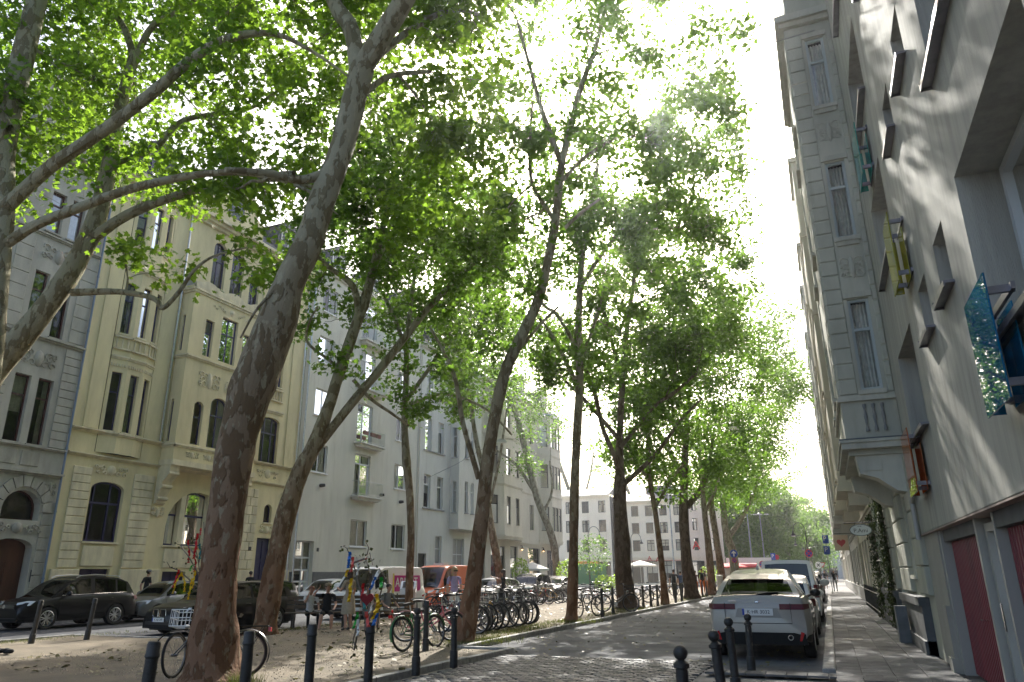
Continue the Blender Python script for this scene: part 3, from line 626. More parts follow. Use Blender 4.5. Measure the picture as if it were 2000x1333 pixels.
def canted(y0, y1, ct, p, nfront):
    pts = [(y0,0),(y0+ct,p),(y1-ct,p),(y1,0)]
    for i in range(3):
        (a, q), (c, s) = pts[i], pts[i+1]; L = math.hypot(c-a, s-q); u = ((s-q)/L, (c-a)/L); T_ = frame((XF+q, a), u, (u[1], -u[0]))
        nn = nfront if i == 1 else 1; hs = []
        for z in (6.3, 11.0, 15.7):
            for k in range(nn):
                cen = L*(k+.5)/nn; w_ = .5 if nn > 1 else .55; hs.append(hole(cen-w_, cen+w_, z, z+2.65))
        part('bay_wall', KW, kb, lambda m: wall(m, T_, 0, L, 5.05, 19.4, hs, .16))
        for h in hs: window(kb, T_, h, DKF, mull=(), trans=(.68,), fw=.07, d=.16, sill=KW, sd=.06, curtain=random.choice((0,0,1)))
        for z in (5.05, 9.9, 14.6, 19.1): ledge(kb, T_, 0, L, z, .22, .1, KW)
    part('bay_floor', KW, kb, lambda m: (setattr(m,'T',TL), m.prism([(a,b) for a,b in pts], 4.9, 5.05)))
    part('bay_cap', ZINC, kb, lambda m: (setattr(m,'T',TL), m.prism([(a,b*1.1) for a,b in pts], 19.4, 19.55)))
canted(62.5, 71.8, 2.4, 1.1, 2); canted(77.0, 83.5, 1.6, 1.1, 3)
for z, h, o in ((4.6,.3,.18),(9.95,.2,.1),(14.65,.2,.1),(19.6,.55,.5)): ledge(kb, TL, K0, K1, z, h, o, KW, 'cornice' if o > .3 else 'string_course')
roof(kb, TL, K0, K1, 20.2, 23.4, 9, SLATE, .5)
for a in (67.2, 73, 80): dormer(kb, TL, a, 20.5, 2.2, 2.0, SLATE, DKF)
for a in (71.6, 77.9):
    lm = part('wall_lamp', IRON, kb, lambda m: (setattr(m,'T',TL), m.tube([(a,0,4.5),(a,.2,4.5)], .03, 6), m.lathe([(.03,4.5),(.1,4.3),(.11,4.15)], 8, (a,.2,0))))
    part('lamp_glow', mat('warm_bulb', (1,.7,.3), .5, emit=(1,.55,.2), estr=6), lm, lambda m: (setattr(m,'T',TL), m.ball((a,.2,4.16), .07, 8)))
part('end_wall', KW, kb, lambda m: m.box(XF-11, XF, K1-.25, K1, 0, 20.2))
# ================================================================== far end of the street
def plain_house(name, label, T, a0, a1, h, storeys, cols, wm, fm, gf=4.2, loc=(0,0,0), roofm=None, shop=True, wn=1.15):
    r = empty(name, loc, 0, label, 'building'); hs = []; sh = (h-gf-.6)/storeys; n = cols
    for i in range(n):
        c = a0 + (a1-a0)*(i+.5)/n
        for j in range(storeys): hs.append(hole(c-wn/2, c+wn/2, gf+.8+sh*j, gf+.8+sh*j+min(2.3, sh*.62)))
    gs = [hole(a0+(a1-a0)*(i+.12)/n, a0+(a1-a0)*(i+.88)/n, .4, gf-.7) for i in range(n)] if shop else []
    part('wall', wm, r, lambda m: wall(m, T, a0, a1, 0, h, hs+gs)); core(r, T, a0, a1, 0, h-.2)
    for k in hs: window(r, T, k, fm, mull=(.5,), trans=(.68,), sill=wm, fw=.08, curtain=random.choice((0,0,1)))
    for k in gs: window(r, T, k, DKF, mull=(.5,), trans=(.8,), fw=.08)
    for z, hh, o in ((gf-.35,.25,.15),(h-.4,.4,.45)): ledge(r, T, a0, a1, z, hh, o, wm, 'cornice' if o > .3 else 'string_course')
    roof(r, T, a0, a1, h, h+1.3, 8, roofm or SLATE, .45)
    return r
E1C = stucco('pale_cream_render', (.86,.81,.68), .06, .4); E2C = stucco('grey_beige_render', (.80,.75,.62), .06, .4); PINKC = stucco('rose_render', (.84,.72,.60), .08, .4)
TE1 = frame((0, 111), (1, 0), (0, -1))
e1 = plain_house('cream_end_house', 'cream house with green cafe front closing the view behind the trees', TE1, -46, -29.95, 13.5, 3, 6, E1C, DKF, loc=(-38,111,0))
TE2 = frame((0, 113), (1, 0), (0, -1))
e2 = plain_house('pharmacy_house', 'grey-beige house with red pharmacy letters across the square', TE2, -29.9, -19.0, 12.5, 3, 5, E2C, DKF, loc=(-24,113,0))
TE3 = frame((-18.95, 113), (.55, .835), (.835, -.55))
e3 = plain_house('rose_corner_house', 'slim rose corner house with a red pharmacy letter on its front', TE3, 0, 8, 13.5, 3, 2, PINKC, DKF, loc=(-19,113,0))
part('shop_front', mat('shop_green', (.03,.16,.05), .4), e1, lambda m: (lbox(m, TE1, -36.5, -31, 0, .1, .3, 3.2)))
part('shop_sign', mat('shop_orange', (.7,.25,.03), .5), e1, lambda m: lbox(m, TE1, -36, -32, .1, .14, 3.25, 3.6))
REDS = mat('sign_red', (.55,.015,.02), .4)
def text(parent, body, size, mt, Mw, name='lettering', ext=.01):
    cu = bpy.data.curves.new(name, 'FONT'); cu.body = body; cu.size = size; cu.extrude = ext; cu.align_x = 'CENTER'; cu.align_y = 'CENTER'; cu.resolution_u = 3
    o = bpy.data.objects.new('tmp', cu); COL.objects.link(o)
    me = bpy.data.meshes.new_from_object(o.evaluated_get(bpy.context.evaluated_depsgraph_get())); bpy.data.objects.remove(o)
    me.materials.clear(); me.materials.append(mt); me.transform(Mw)
    return link(name, me, parent)
def facing(p, n, up=(0,0,1)):            # lettering plane at p whose front looks along n
    n = Vector(n).normalized(); u = Vector(up).cross(n).normalized(); v = n.cross(u)
    return Matrix(((u.x,v.x,n.x,p[0]),(u.y,v.y,n.y,p[1]),(u.z,v.z,n.z,p[2]),(0,0,0,1)))
part('fascia', mat('red_band', (.5,.04,.04), .5), e2, lambda m: lbox(m, TE2, -29.5, -19.5, .02, .1, 3.55, 3.62))
text(e2, 'A', .9, REDS, facing((-24.7,112.7,3.9),(0,-1,0)), 'pharmacy_letter', .05)
text(e2, 'A', .9, REDS, facing((-23.5,112.75,3.7),(0,-1,0)), 'pharmacy_letter', .05)
text(e3, 'A', 1.7, REDS, facing((-17.6,112.4,5.6),(.3,-1,0)), 'pharmacy_letter', .08)
# ================================================================== right-hand side
XR = 1.66
TR = frame((XR, 0), (0, 1), (-1, 0))
ROUGH = mat('scratched_plaster', (.36,.35,.30), .85, var=.2, vscale=2.2, bump=.75, bscale=46, coord='World', stretch=(3,3,.22), detail=8)
REVEAL = mat('smooth_plaster', (.32,.30,.255), .85, var=.1, vscale=1.5, coord='World')
nb = empty('grey_plaster_house', (1.6, 5, 0), 0, 'modern grey plaster house with coloured glass panels and red garage doors', 'building')
XN = 1.60; TN = frame((XN, 0), (0, 1), (-1, 0)); NE = 15.25
nh = []
for dz_, ok in ((0,1),(2.9,1),(5.75,1),(8.6,1),(11.45,1),(14.3,1)):
    nh += [hole(8.3,9.0,4.47+dz_,5.18+dz_,d=.34), hole(9.87,10.57,4.47+dz_,5.18+dz_,d=.34), hole(11.85,13.95,3.62+dz_,5.15+dz_,d=.34), hole(4.7,7.34,3.4+dz_,5.18+dz_,d=.42), hole(1.5,4.0,3.6+dz_,5.18+dz_,d=.4)]
def nwall(m):
    wall(m, TN, -6, NE, 2.19, 21.0, nh, .34)
part('wall', [ROUGH], nb, nwall)
core(nb, TN, -6, NE-.1, 2.3, 20.8, depth=9, inset=.8)
part('end_wall', ROUGH, nb, lambda m: m.box(XN, 9, NE-.06, NE, 2.19, 21.0))
WF2 = mat('grey_window_frame', (.42,.44,.43), .45)
SILLM = mat('lead_sill', (.22,.21,.23), .35, metal=.6, var=.2, vscale=6)
for h in nh:
    big = h['a1']-h['a0'] > 1
    w_ = window(nb, TN, h, WF2, mull=(.5,) if big else (), trans=(), fw=.08 if big else .05, curtain=0)
    s_ = part('window_sill', SILLM, w_, lambda m: (lbox(m, TN, h['a0']-.06, h['a1']+.08, -.2, .11, h['z0']-.03, h['z0']+.0), lbox(m, TN, h['a0']-.06, h['a1']+.08, .095, .11, h['z0']-.06, h['z0']-.03), lbox(m, TN, h['a1']+.06, h['a1']+.078, -.02, .11, h['z0']-.06, h['z0']+.035)))
part('soffit', mat('soffit_plaster', (.40,.30,.25), .85, var=.15, coord='World'), nb, lambda m: lbox(m, TN, -6, NE, -.6, .0, 2.17, 2.2))
# ground floor: piers, red ribbed garage doors, glazed slot
XG = 1.74; TG = frame((XG, 0), (0, 1), (-1, 0))
FRM = mat('pale_metal_frame', (.34,.33,.29), .5); DKL = mat('dark_lintel', (.10,.10,.10), .7, var=.2, coord='World')
part('lintel', DKL, nb, lambda m: (lbox(m, TG, 10.62, 13.45, -.2, .02, 2.0, 2.17), lbox(m, TG, -6, 9.5, -.2, .02, 2.0, 2.17)))
part('pier', FRM, nb, lambda m: (lbox(m, TG, 13.42, 13.55, -.3, .06, .08, 2.17)))
part('pier', REVEAL, nb, lambda m: (lbox(m, TG, 13.55, NE+.02, -.8, .085, .05, 2.17)))
RGD = mat('garage_red', (.18,.018,.026), .5, var=.25, vscale=2, coord='World', stretch=(1,1,.3))
def ribbed(a0, a1, name):
    d = part(name, RGD, nb, lambda m: lbox(m, TG, a0, a1, -.16, -.10, .1, 2.0))
    m0 = MB(); m0.T = lambda p: (-p[1], p[0], p[2])
    m0.add([(0,0,.12),(.012,.03,.12),(.06,.03,.12),(.072,0,.12),(0,0,1.99),(.012,.03,1.99),(.06,.03,1.99),(.072,0,1.99)], [(0,1,5,4),(1,2,6,5),(2,3,7,6)])
    me = m0.mesh('rib', RGD)
    n = int((a1-a0)/.12)
    for i in range(n): link('rib', me, d, (XG+.10, a0+.01+i*(a1-a0)/n, 0))
    return d
g1 = ribbed(10.72, 13.42, 'garage_door'); g2 = ribbed(6.9, 9.42, 'garage_door'); g3 = ribbed(3.9, 6.6, 'garage_door')
part('door_handle', CHROME, g1, lambda m: (setattr(m,'T',TG), m.tube([(11.6,-.1,.95),(11.6,-.02,.95)], .012, 6), m.tube([(11.6,-.02,.95),(11.72,-.02,.95)], .011, 6), m.lathe([(.03,0),(.03,.01)], 10, (11.6,-.09,.95), 'y')))
part('notice_strip', mat('notice_paper', (.45,.45,.43), .6), g1, lambda m: lbox(m, TG, 10.95, 11.07, -.09, -.072, 1.35, 1.8))
text(g1, 'TAG UND NACHT FREIHALTEN', .045, DKF, Matrix.Translation((XG+.068, 11.01, 1.575)) @ Matrix.Rotation(rad(-90),4,'Z') @ Matrix.Rotation(rad(90),4,'X') @ Matrix.Rotation(rad(90),4,'Z') , 'lettering', .001) if False else None
sl = part('door_frame', FRM, nb, lambda m: (lbox(m, TG, 10.54, 10.64, -.2, .03, .08, 2.17), lbox(m, TG, 9.44, 9.52, -.2, .03, .08, 2.17), lbox(m, TG, 10.38, 10.5, -.16, -.05, .1, 2.1), lbox(m, TG, 9.56, 9.68, -.16, -.05, .1, 2.1), lbox(m, TG, 9.68, 10.38, -.16, -.05, 2.0, 2.1), lbox(m, TG, 9.68, 10.38, -.16, -.05, .1, .3)))
part('glazed_door', GLASS, sl, lambda m: (setattr(m,'T',TG), m.quad((9.68,-.1,.3),(10.38,-.1,.3),(10.38,-.1,2.0),(9.68,-.1,2.0))))
part('door_pull', CHROME, sl, lambda m: (setattr(m,'T',TG), m.tube([(10.3,-.03,.9),(10.3,-.03,1.2)], .012, 6)))
part('base_block', REVEAL, nb, lambda m: (lbox(m, TG, 13.57, 13.9, .08, .15, .08, 1.05), lbox(m, TG, 13.56, 13.91, .08, .19, .08, .3)))
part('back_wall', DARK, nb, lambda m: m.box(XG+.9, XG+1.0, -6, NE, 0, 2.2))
# coloured glass guards on brackets
def guard(a0, a1, z0, z1, col, name, label):
    g = empty(name, (1.4, (a0+a1)/2, z0), 0, label, 'glass panel', 'coloured glass panels on the grey house')
    gm = glass_mat('tint_'+name, col, ior=1.6, body=.5, bcol=tuple(c*.85 for c in col))
    part('sheet', gm, g, lambda m: lbox(m, TN, a0, a1, .185, .20, z0, z1)); 
    part('back_sheet', gm, g, lambda m: lbox(m, TN, a0+.02, a1-.3, .04, .052, z0+.02, z1-.25)); part('edge_sheet', gm, g, lambda m: lbox(m, TN, a1-.012, a1, .06, .183, z0+.02, z1-.2))
    for z_ in (z0+.1, z1-.16): part('rail', SILLM, g, lambda m: lbox(m, TN, a0, a1, .0, .03, z_, z_+.06))
    for a, z_ in ((a0+.06, z0+.1), (a1-.1, z0+.1), (a0+.06, z1-.16), (a1-.1, z1-.16)): part('bracket', SILLM, g, lambda m: lbox(m, TN, a, a+.04, -.01, .185, z_, z_+.06))
    inv = Matrix.Translation(g.location).inverted()
    for c in g.children: c.matrix_parent_inverse = inv
guard(6.24, 7.09, 2.78, 3.78, (.012,.24,.46), 'blue_glass_panel', 'big blue glass panel under the near deep window')
guard(12.4, 13.2, 8.1, 9.1, (.06,.58,.48), 'teal_glass_panel', 'small teal glass panel highest on the grey wall')
guard(10.6, 11.3, 5.4, 6.45, (.62,.60,.06), 'yellow_glass_panel', 'yellow glass panel halfway up the grey wall')
guard(12.75, 13.75, 2.73, 3.72, (.72,.20,.05), 'orange_glass_panel', 'orange glass panel lowest on the grey wall')
part('gutter_pipe', FRM, nb, lambda m: (setattr(m,'T',TN), m.tube([(15.05,.06,2.1),(15.05,.06,2.75),(14.4,.05,3.0)], .045, 8)), True)
# ------------------------------------------------------------------ ornate house with the tall bay
OST = stucco('green_grey_stucco', (.44,.43,.345), .18, 1.2); OTR = stucco('ornate_trim', (.47,.455,.37), .18, 2.2); DPL = mat('dark_plinth', (.085,.088,.088), .7, var=.25, vscale=3, coord='World')
PBF = mat('pale_blue_frame', (.38,.42,.40), .45)
ob = empty('ornate_bay_house', (XR, 21, 0), 0, 'grey-green stucco house with tall square bay and rusticated ground floor', 'building')
O0, O1 = NE+.02, 28.0
og = [hole(17.0,18.1,1.5,3.1), hole(20.6,21.8,.1,3.0), hole(23.2,24.4,1.5,3.1), hole(25.8,27.0,1.5,3.1)]
of = [hole(a, a+.95, z, z+1.95) for z in (5.02,8.38,11.7) for a in (21.4,26.3)]
part('wall', OST, ob, lambda m: wall(m, TR, O0, O1, 0, 14.1, og+of)); core(ob, TR, O0, O1, 0, 14)
for h in og+of: window(ob, TR, h, PBF, mull=(.5,), trans=(.68,), fw=.06, sill=OTR, curtain=random.choice((0,1)))
BP2 = 1.02; XB = XR-BP2
def sqbay(root, y0, y1, p, zb, zt, wm, tm, fm, sills, front_cols, blocks=True, side=True):
    Tf = frame((XR-p, 0), (0,1), (-1,0)); Ts = frame((XR, y0), (-1,0), (0,-1)); Te = frame((XR, y1), (-1,0), (0,1))
    sh = [hole(p-.64+.02+.2*0+0, p-.64+.42, z0, z1, d=.1) for z0, z1 in sills] if False else [hole(.20, .60, z0, z1, d=.1) for z0, z1 in sills]
    fh = []
    for z0, z1 in sills:
        for k in range(front_cols):
            c = y0+(y1-y0)*(k+.5)/front_cols; fh.append(hole(c-.45, c+.45, z0, z1))
    part('bay_side', wm, root, lambda m: wall(m, Ts, 0, p, zb, zt, sh, .1)); part('bay_front', wm, root, lambda m: wall(m, Tf, y0, y1, zb, zt, fh, .15)); part('bay_side', wm, root, lambda m: wall(m, Te, 0, p, zb, zt, [], .1))
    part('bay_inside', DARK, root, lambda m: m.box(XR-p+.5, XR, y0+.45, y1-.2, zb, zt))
    for h in sh:
        window(root, Ts, h, fm, mull=(), trans=(.66,), fw=.055, d=.1, curtain=2)
        part('sill', tm, root, lambda m: (lbox(m, Ts, h['a0']-.05, h['a1']+.05, 0, .07, h['z0']-.1, h['z0']-.01), lbox(m, Ts, h['a0']-.02, h['a1']+.02, 0, .04, h['z0']-.2, h['z0']-.1)))
        part('lintel', tm, root, lambda m: lbox(m, Ts, h['a0']-.07, h['a1']+.07, 0, .05, h['z1']+.02, h['z1']+.14))
    for h in fh: window(root, Tf, h, fm, mull=(.5,), trans=(.66,), fw=.05, d=.15, sill=tm)
    if blocks:
        n = int((zt-.1-zb)/.325)
        for i in range(n):
            z = zb+.02+i*.325
            clear = all(not (z+.32 > h['z0']-.02 and z < h['z1']+.1) for h in sh)
            block(root, Ts, .66, p-.002, z, z+.325, .028, wm); block(root, Ts, .0, .14, z, z+.325, .022, wm)
            block(root, Tf, y0+.002, y0+.5, z, z+.325, .028, wm); block(root, Tf, y1-.5, y1-.002, z, z+.325, .028, wm)
    return Tf, Ts
sills = [(5.04,6.98),(8.40,10.25),(11.72,13.58)]
Tf, Ts = sqbay(ob, 15.72, 19.9, BP2, 4.93, 14.0, OST, OTR, PBF, sills, 2)
relief(ob, Ts, .18, .62, 10.62, 11.38, OTR, 41, 0, .03); relief(ob, Ts, .18, .62, 7.3, 8.05, OTR, 42, 0, .035)
# balcony-like base of the bay
part('bay_base', OST, ob, lambda m: m.box(XB, XR, 15.72, 19.9, 4.03, 4.84))
part('base_moulding', OTR, ob, lambda m: (m.box(XB-.06, XR, 15.66, 19.96, 4.82, 4.88), m.box(XB-.03, XR, 15.69, 19.93, 4.88, 4.94)))
part('balcony_slab', OTR, ob, lambda m: (m.box(XB-.10, XR, 15.58, 20.0, 3.86, 3.98), m.box(XB-.13, XR, 15.55, 20.03, 3.98, 4.035)))
part('slab_flashing', mat('flashing', (.07,.08,.09), .4), ob, lambda m: m.box(XB-.135, XR, 15.545, 20.035, 4.036, 4.06))
part('bay_soffit', OST, ob, lambda m: m.box(XB+.02, XR, 15.75, 19.85, 3.75, 3.86))
for y in (15.8, 19.2): part('console', OTR, ob, lambda m: (m.prism([(XR,3.0),(XR-.25,3.05),(XR-.55,3.3),(XR-.85,3.4),(XR-.9,3.75),(XR,3.75)], y, y+.55, 'y'), m.box(XR-.8, XR-.45, y-.02, y+.57, 3.45, 3.65)))
for i in range(3): part('baluster', mat('recess_grey', (.2,.2,.19), .8), ob, lambda m: (setattr(m,'T',Ts), m.lathe([(.035,0),(.035,.06),(.02,.12),(.035,.3),(.02,.44),(.035,.5),(.035,.55)], 8, (.28+.16*i, .012, 4.2))))
part('cornice', OTR, ob, lambda m: (m.box(XB-.10, XR, 15.6, 20.0, 14.0, 14.12), m.box(XB-.18, XR, 15.52, 20.1, 14.12, 14.3), m.box(XR-.3, XR, 20.0, O1, 14.0, 14.3)))
part('attic', OST, ob, lambda m: (m.box(XB+.1, XR+2, 15.8, 19.8, 14.3, 18.6), m.box(XR-.02, XR+4, O0, O1, 14.1, 19.0)))
part('flag_pole', FRM, ob, lambda m: m.tube([(1.3,15.66,13.75),(.23,15.4,13.5)], [.02,.014], 6))
for z in (4.0, 7.5, 11.0): ledge(ob, TR, 19.92, O1, z, .2, .12, OTR)
# ground floor rustication
rust(ob, TR, O0+.05, 16.7, 1.15, 3.7, 5, .09, OST); rust(ob, TR, 18.3, 20.4, 1.15, 3.7, 5, .09, OST, split=.45); rust(ob, TR, 22.0, 23.0, 1.15, 3.7, 5, .09, OST); rust(ob, TR, 24.6, 25.6, 1.15, 3.7, 5, .09, OST); rust(ob, TR, 27.1, 27.95, 1.15, 3.7, 5, .09, OST)
for a0, a1 in ((16.2,20.5),(22.0,27.95)):
    part('plinth', DPL, ob, lambda m: (lbox(m, TR, a0, a1, 0, .15, .08, .95), lbox(m, TR, a0, a1, 0, .20, .08, .34), lbox(m, TR, a0-.01, a1+.01, 0, .19, .95, 1.1)))
part('meter_box', mat('grey_box', (.16,.165,.165), .6, var=.2), ob, lambda m: lbox(m, TR, 18.9, 19.35, .2, .42, .1, .85))
def vine(root, y, z0, z1, n, seed):
    R = random.Random(seed); v = MB(); st = MB(); x0 = XR-.13
    st.tube([(x0, y+.1*math.sin(z*2), z) for z in np.linspace(z0, z1, 14)], .025, 5)
    for i in range(n):
        z = R.uniform(z0+.1, z1); yy = y + R.gauss(0,.22); x = x0 - abs(R.gauss(0,.1)); s = R.uniform(.04,.08); a = R.uniform(0,6.28); b = R.uniform(-1,1)
        d1 = Vector((math.cos(a)*.4, math.sin(a), b)).normalized()*s; d2 = Vector((R.uniform(-.5,.5), R.uniform(-1,1), R.uniform(-1,1))).normalized()*s
        c = Vector((x,yy,z)); v.quad(c-d1, c-d2*.6, c+d1, c+d2*.6)
    p = empty('climbing_vine', (x0, y, z0), 0, 'leafy vine climbing the rusticated wall beside the oval sign' if seed == 1 else 'thin vine behind the oval sign near the railings', 'vine')
    s = st.build('stem', mat('vine_stem', (.09,.06,.04), .9), p); f = v.build('foliage', leaf_mat('vine_leaf', (.02,.035,.012), (.06,.075,.03), (.07,.10,.02), .35), p)
    for q in (s, f): q.matrix_parent_inverse = Matrix.Translation(p.location).inverted()
vine(ob, 22.6, .1, 4.6, 2600, 1); vine(ob, 27.6, .1, 3.4, 1200, 2)
# ------------------------------------------------------------------ houses further along on the right
R2C = stucco('right_cream', (.50,.46,.36), .12, .8); R3C = stucco('right_grey', (.44,.43,.39), .12, .8); R4C = stucco('right_white', (.58,.56,.50), .1, .8)
def right_house(name, label, y0, y1, h, wm, bays, gf=3.6, fm=WHITEF):
    r = empty(name, (XR, (y0+y1)/2, 0), 0, label, 'building'); hs = []; n = max(3, int((y1-y0)/2.6))
    inb = lambda y: any(b[0]-.7 < y < b[1]+.7 for b in bays)
    for i in range(n):
        c = y0+(y1-y0)*(i+.5)/n
        for z in np.arange(gf+1.3, h-2.2, 3.4):
            if not inb(c): hs.append(hole(c-.5, c+.5, float(z), float(z)+1.95))
    gs = [hole(y0+(y1-y0)*(i+.15)/n, y0+(y1-y0)*(i+.8)/n, .3 if i % 2 else .9, 3.0) for i in range(n)]
    part('wall', wm, r, lambda m: wall(m, TR, y0, y1, 0, h, hs+gs)); core(r, TR, y0, y1, 0, h-.2)
    for k in hs: window(r, TR, k, fm, mull=(.5,), trans=(.68,), sill=wm)
    for k in gs: window(r, TR, k, DKF, mull=(.5,), trans=(.75,))
    for b0, b1, p, zb in bays:
        sqbay(r, b0, b1, p, zb, h-.6, wm, wm, fm, [(float(z), float(z)+1.95) for z in np.arange(gf+1.3, h-2.6, 3.4)], 2, blocks=False)
        part('balcony_slab', wm, r, lambda m: (m.box(XR-p-.08, XR, b0-.12, b1+.12, zb-.2, zb), m.box(XR-p*.7, XR, b0+.1, b0+.5, zb-.7, zb-.2), m.box(XR-p*.7, XR, b1-.5, b1-.1, zb-.7, zb-.2)))
        part('bay_cornice', wm, r, lambda m: m.box(XR-p-.12, XR, b0-.1, b1+.1, h-.6, h-.4))
        for z in np.arange(gf+.9, h-1, 3.4): part('string_course', wm, r, lambda m: m.box(XR-p-.05, XR, b0-.06, b1+.06, float(z), float(z)+.14))
    ledge(r, TR, y0, y1, h-.35, .35, .4, wm, 'cornice'); ledge(r, TR, y0, y1, gf, .22, .15, wm)
    part('plinth', GRAN, r, lambda m: lbox(m, TR, y0, y1, 0, .1, .05, .8))
    roof(r, TR, y0, y1, h, h+2.8, 8, SLATE, .4)
    rust(r, TR, y0+.02, y0+.5, .85, 3.5, 7, .06, wm); rust(r, TR, y1-.5, y1-.02, .85, 3.5, 7, .06, wm)
    return r
RH = [right_house('cream_balcony_house', 'cream house with two bays just past the oval sign', 28.03, 44, 18.8, R2C, [(29.5,33,.95,4.6),(38.5,42,.95,4.6)]),
      right_house('grey_balcony_house', 'grey stucco house with bays, third beyond the garage doors', 44.03, 62, 19.2, R3C, [(46,50,1.0,4.4),(56,60,1.0,4.4)]),
      right_house('white_balcony_house', 'white house with bays near the far end of the pavement', 62.03, 80, 19.6, R4C, [(64,68,.95,4.4),(74,78,.95,4.4)]),
      right_house('corner_cream_house', 'last cream house of the right-hand row at the square', 80.03, 96, 20.0, R2C, [(82,86,.9,4.6)])]
FW = stucco('far_render', (.52,.50,.46), .08, .3)
TW2 = frame((2.2, 0), (0, 1), (-1, 0)); fw1 = plain_house('far_white_house', 'pale house beyond the square on the right', TW2, 112, 150, 19, 4, 10, FW, DKF, loc=(2.2,130,0))
TW3 = frame((0, 250), (1, 0), (0, -1)); fw2 = plain_house('far_terrace', 'far pale terrace behind the distant trees', TW3, -110, 30, 17, 4, 26, FW, DKF, loc=(-40,250,0))
TW4 = frame((-29.5, 0), (0, 1), (1, 0)); fw3 = plain_house('far_side_house', 'pale house along the side street past the square', TW4, 128, 200, 10.5, 2, 14, FW, DKF, loc=(-29.5,160,0))
for o in (fw1, fw2, fw3, gb, yb, wb, vb, kb, e1, e2, e3, nb, ob, *RH): rel(o)
# ================================================================== plane trees
def bark_mat(name, low, high, patch, zmix=5.0):
    m = bpy.data.materials.new(name); m.use_nodes = True; n = m.node_tree.nodes; l = m.node_tree.links; b = n['Principled BSDF']
    ge = n.new('ShaderNodeNewGeometry'); mp = n.new('ShaderNodeMapping'); mp.inputs['Scale'].default_value = (1,1,.45); l.new(ge.outputs['Position'], mp.inputs[0])
    def noise(s, d=5, r=.6):
        t = n.new('ShaderNodeTexNoise'); t.inputs['Scale'].default_value = s; t.inputs['Detail'].default_value = d; t.inputs['Roughness'].default_value = r; l.new(mp.outputs[0], t.inputs['Vector']); return t
    def ramp(src, p0, p1, c0, c1):
        r = n.new('ShaderNodeValToRGB'); r.color_ramp.elements[0].position = p0; r.color_ramp.elements[1].position = p1
        r.color_ramp.elements[0].color = (*c0,1); r.color_ramp.elements[1].color = (*c1,1); l.new(src, r.inputs[0]); return r
    n1 = noise(5.5, 3, .5); n2 = noise(9, 4); n3 = noise(30, 6)
    k = ramp(n1.outputs[0], .50, .53, (0,0,0), (1,1,1)); k2 = ramp(n2.outputs[0], .58, .61, (0,0,0), (1,1,1))
    sep = n.new('ShaderNodeSeparateXYZ'); l.new(ge.outputs['Position'], sep.inputs[0])
    mr = n.new('ShaderNodeMapRange'); mr.inputs[1].default_value = 1.5; mr.inputs[2].default_value = zmix+3; l.new(sep.outputs[2], mr.inputs[0])
    mx0 = n.new('ShaderNodeMix'); mx0.data_type = 'RGBA'; l.new(mr.outputs[0], mx0.inputs[0]); mx0.inputs[6].default_value = (*low,1); mx0.inputs[7].default_value = (*high,1)
    dk = n.new('ShaderNodeMix'); dk.data_type = 'RGBA'; dk.blend_type = 'MULTIPLY'; l.new(k.outputs[0], dk.inputs[0]); l.new(mx0.outputs[2], dk.inputs[6]); dk.inputs[7].default_value = (.62,.57,.50,1)
    pm = n.new('ShaderNodeMath'); pm.operation = 'MULTIPLY'; mr2 = n.new('ShaderNodeMapRange'); mr2.inputs[1].default_value = 1.0; mr2.inputs[2].default_value = zmix; mr2.inputs[3].default_value = .3; mr2.inputs[4].default_value = .75; l.new(sep.outputs[2], mr2.inputs[0]); l.new(k2.outputs[0], pm.inputs[0]); l.new(mr2.outputs[0], pm.inputs[1])
    mx = n.new('ShaderNodeMix'); mx.data_type = 'RGBA'; l.new(pm.outputs[0], mx.inputs[0]); l.new(dk.outputs[2], mx.inputs[6]); mx.inputs[7].default_value = (*patch,1)
    l.new(mx.outputs[2], b.inputs['Base Color']); b.inputs['Roughness'].default_value = .9; b.inputs['Specular IOR Level'].default_value = .2
    ad = n.new('ShaderNodeMath'); ad.operation = 'ADD'; l.new(k.outputs[0], ad.inputs[0]); l.new(n3.outputs[0], ad.inputs[1])
    bp = n.new('ShaderNodeBump'); bp.inputs['Strength'].default_value = .8; bp.inputs['Distance'].default_value = .035; l.new(ad.outputs[0], bp.inputs['Height']); l.new(bp.outputs[0], b.inputs['Normal'])
    return m
BARK = bark_mat('plane_bark', (.215,.12,.07), (.31,.295,.205), (.36,.335,.23))
BARK2 = bark_mat('plane_bark_pale', (.21,.18,.12), (.32,.30,.205), (.37,.345,.235))
BARKD = bark_mat('plane_bark_dark', (.10,.068,.05), (.17,.145,.105), (.18,.15,.105))
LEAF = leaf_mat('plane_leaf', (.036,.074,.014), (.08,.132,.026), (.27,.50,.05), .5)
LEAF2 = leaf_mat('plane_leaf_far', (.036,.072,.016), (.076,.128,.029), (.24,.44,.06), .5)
LEAFB = leaf_mat('plane_leaf_sunlit', (.04,.085,.013), (.09,.15,.024), (.36,.60,.045), .55)  # brighter copy of plane_leaf, the sun's glow put into its colour
T12 = np.array([(0,0),(.22,-.10),(.52,.06),(.36,.24),(.62,.58),(.24,.52),(.0,1.0),(-.24,.52),(-.62,.58),(-.36,.24),(-.52,.06),(-.22,-.10)], float)
T7 = np.array([(0,0),(.5,.1),(.3,.5),(.1,1),(-.25,.6),(-.55,.5),(-.4,.05)], float)
T4 = np.array([(0,0),(.45,.5),(0,1.0),(-.45,.5)], float)
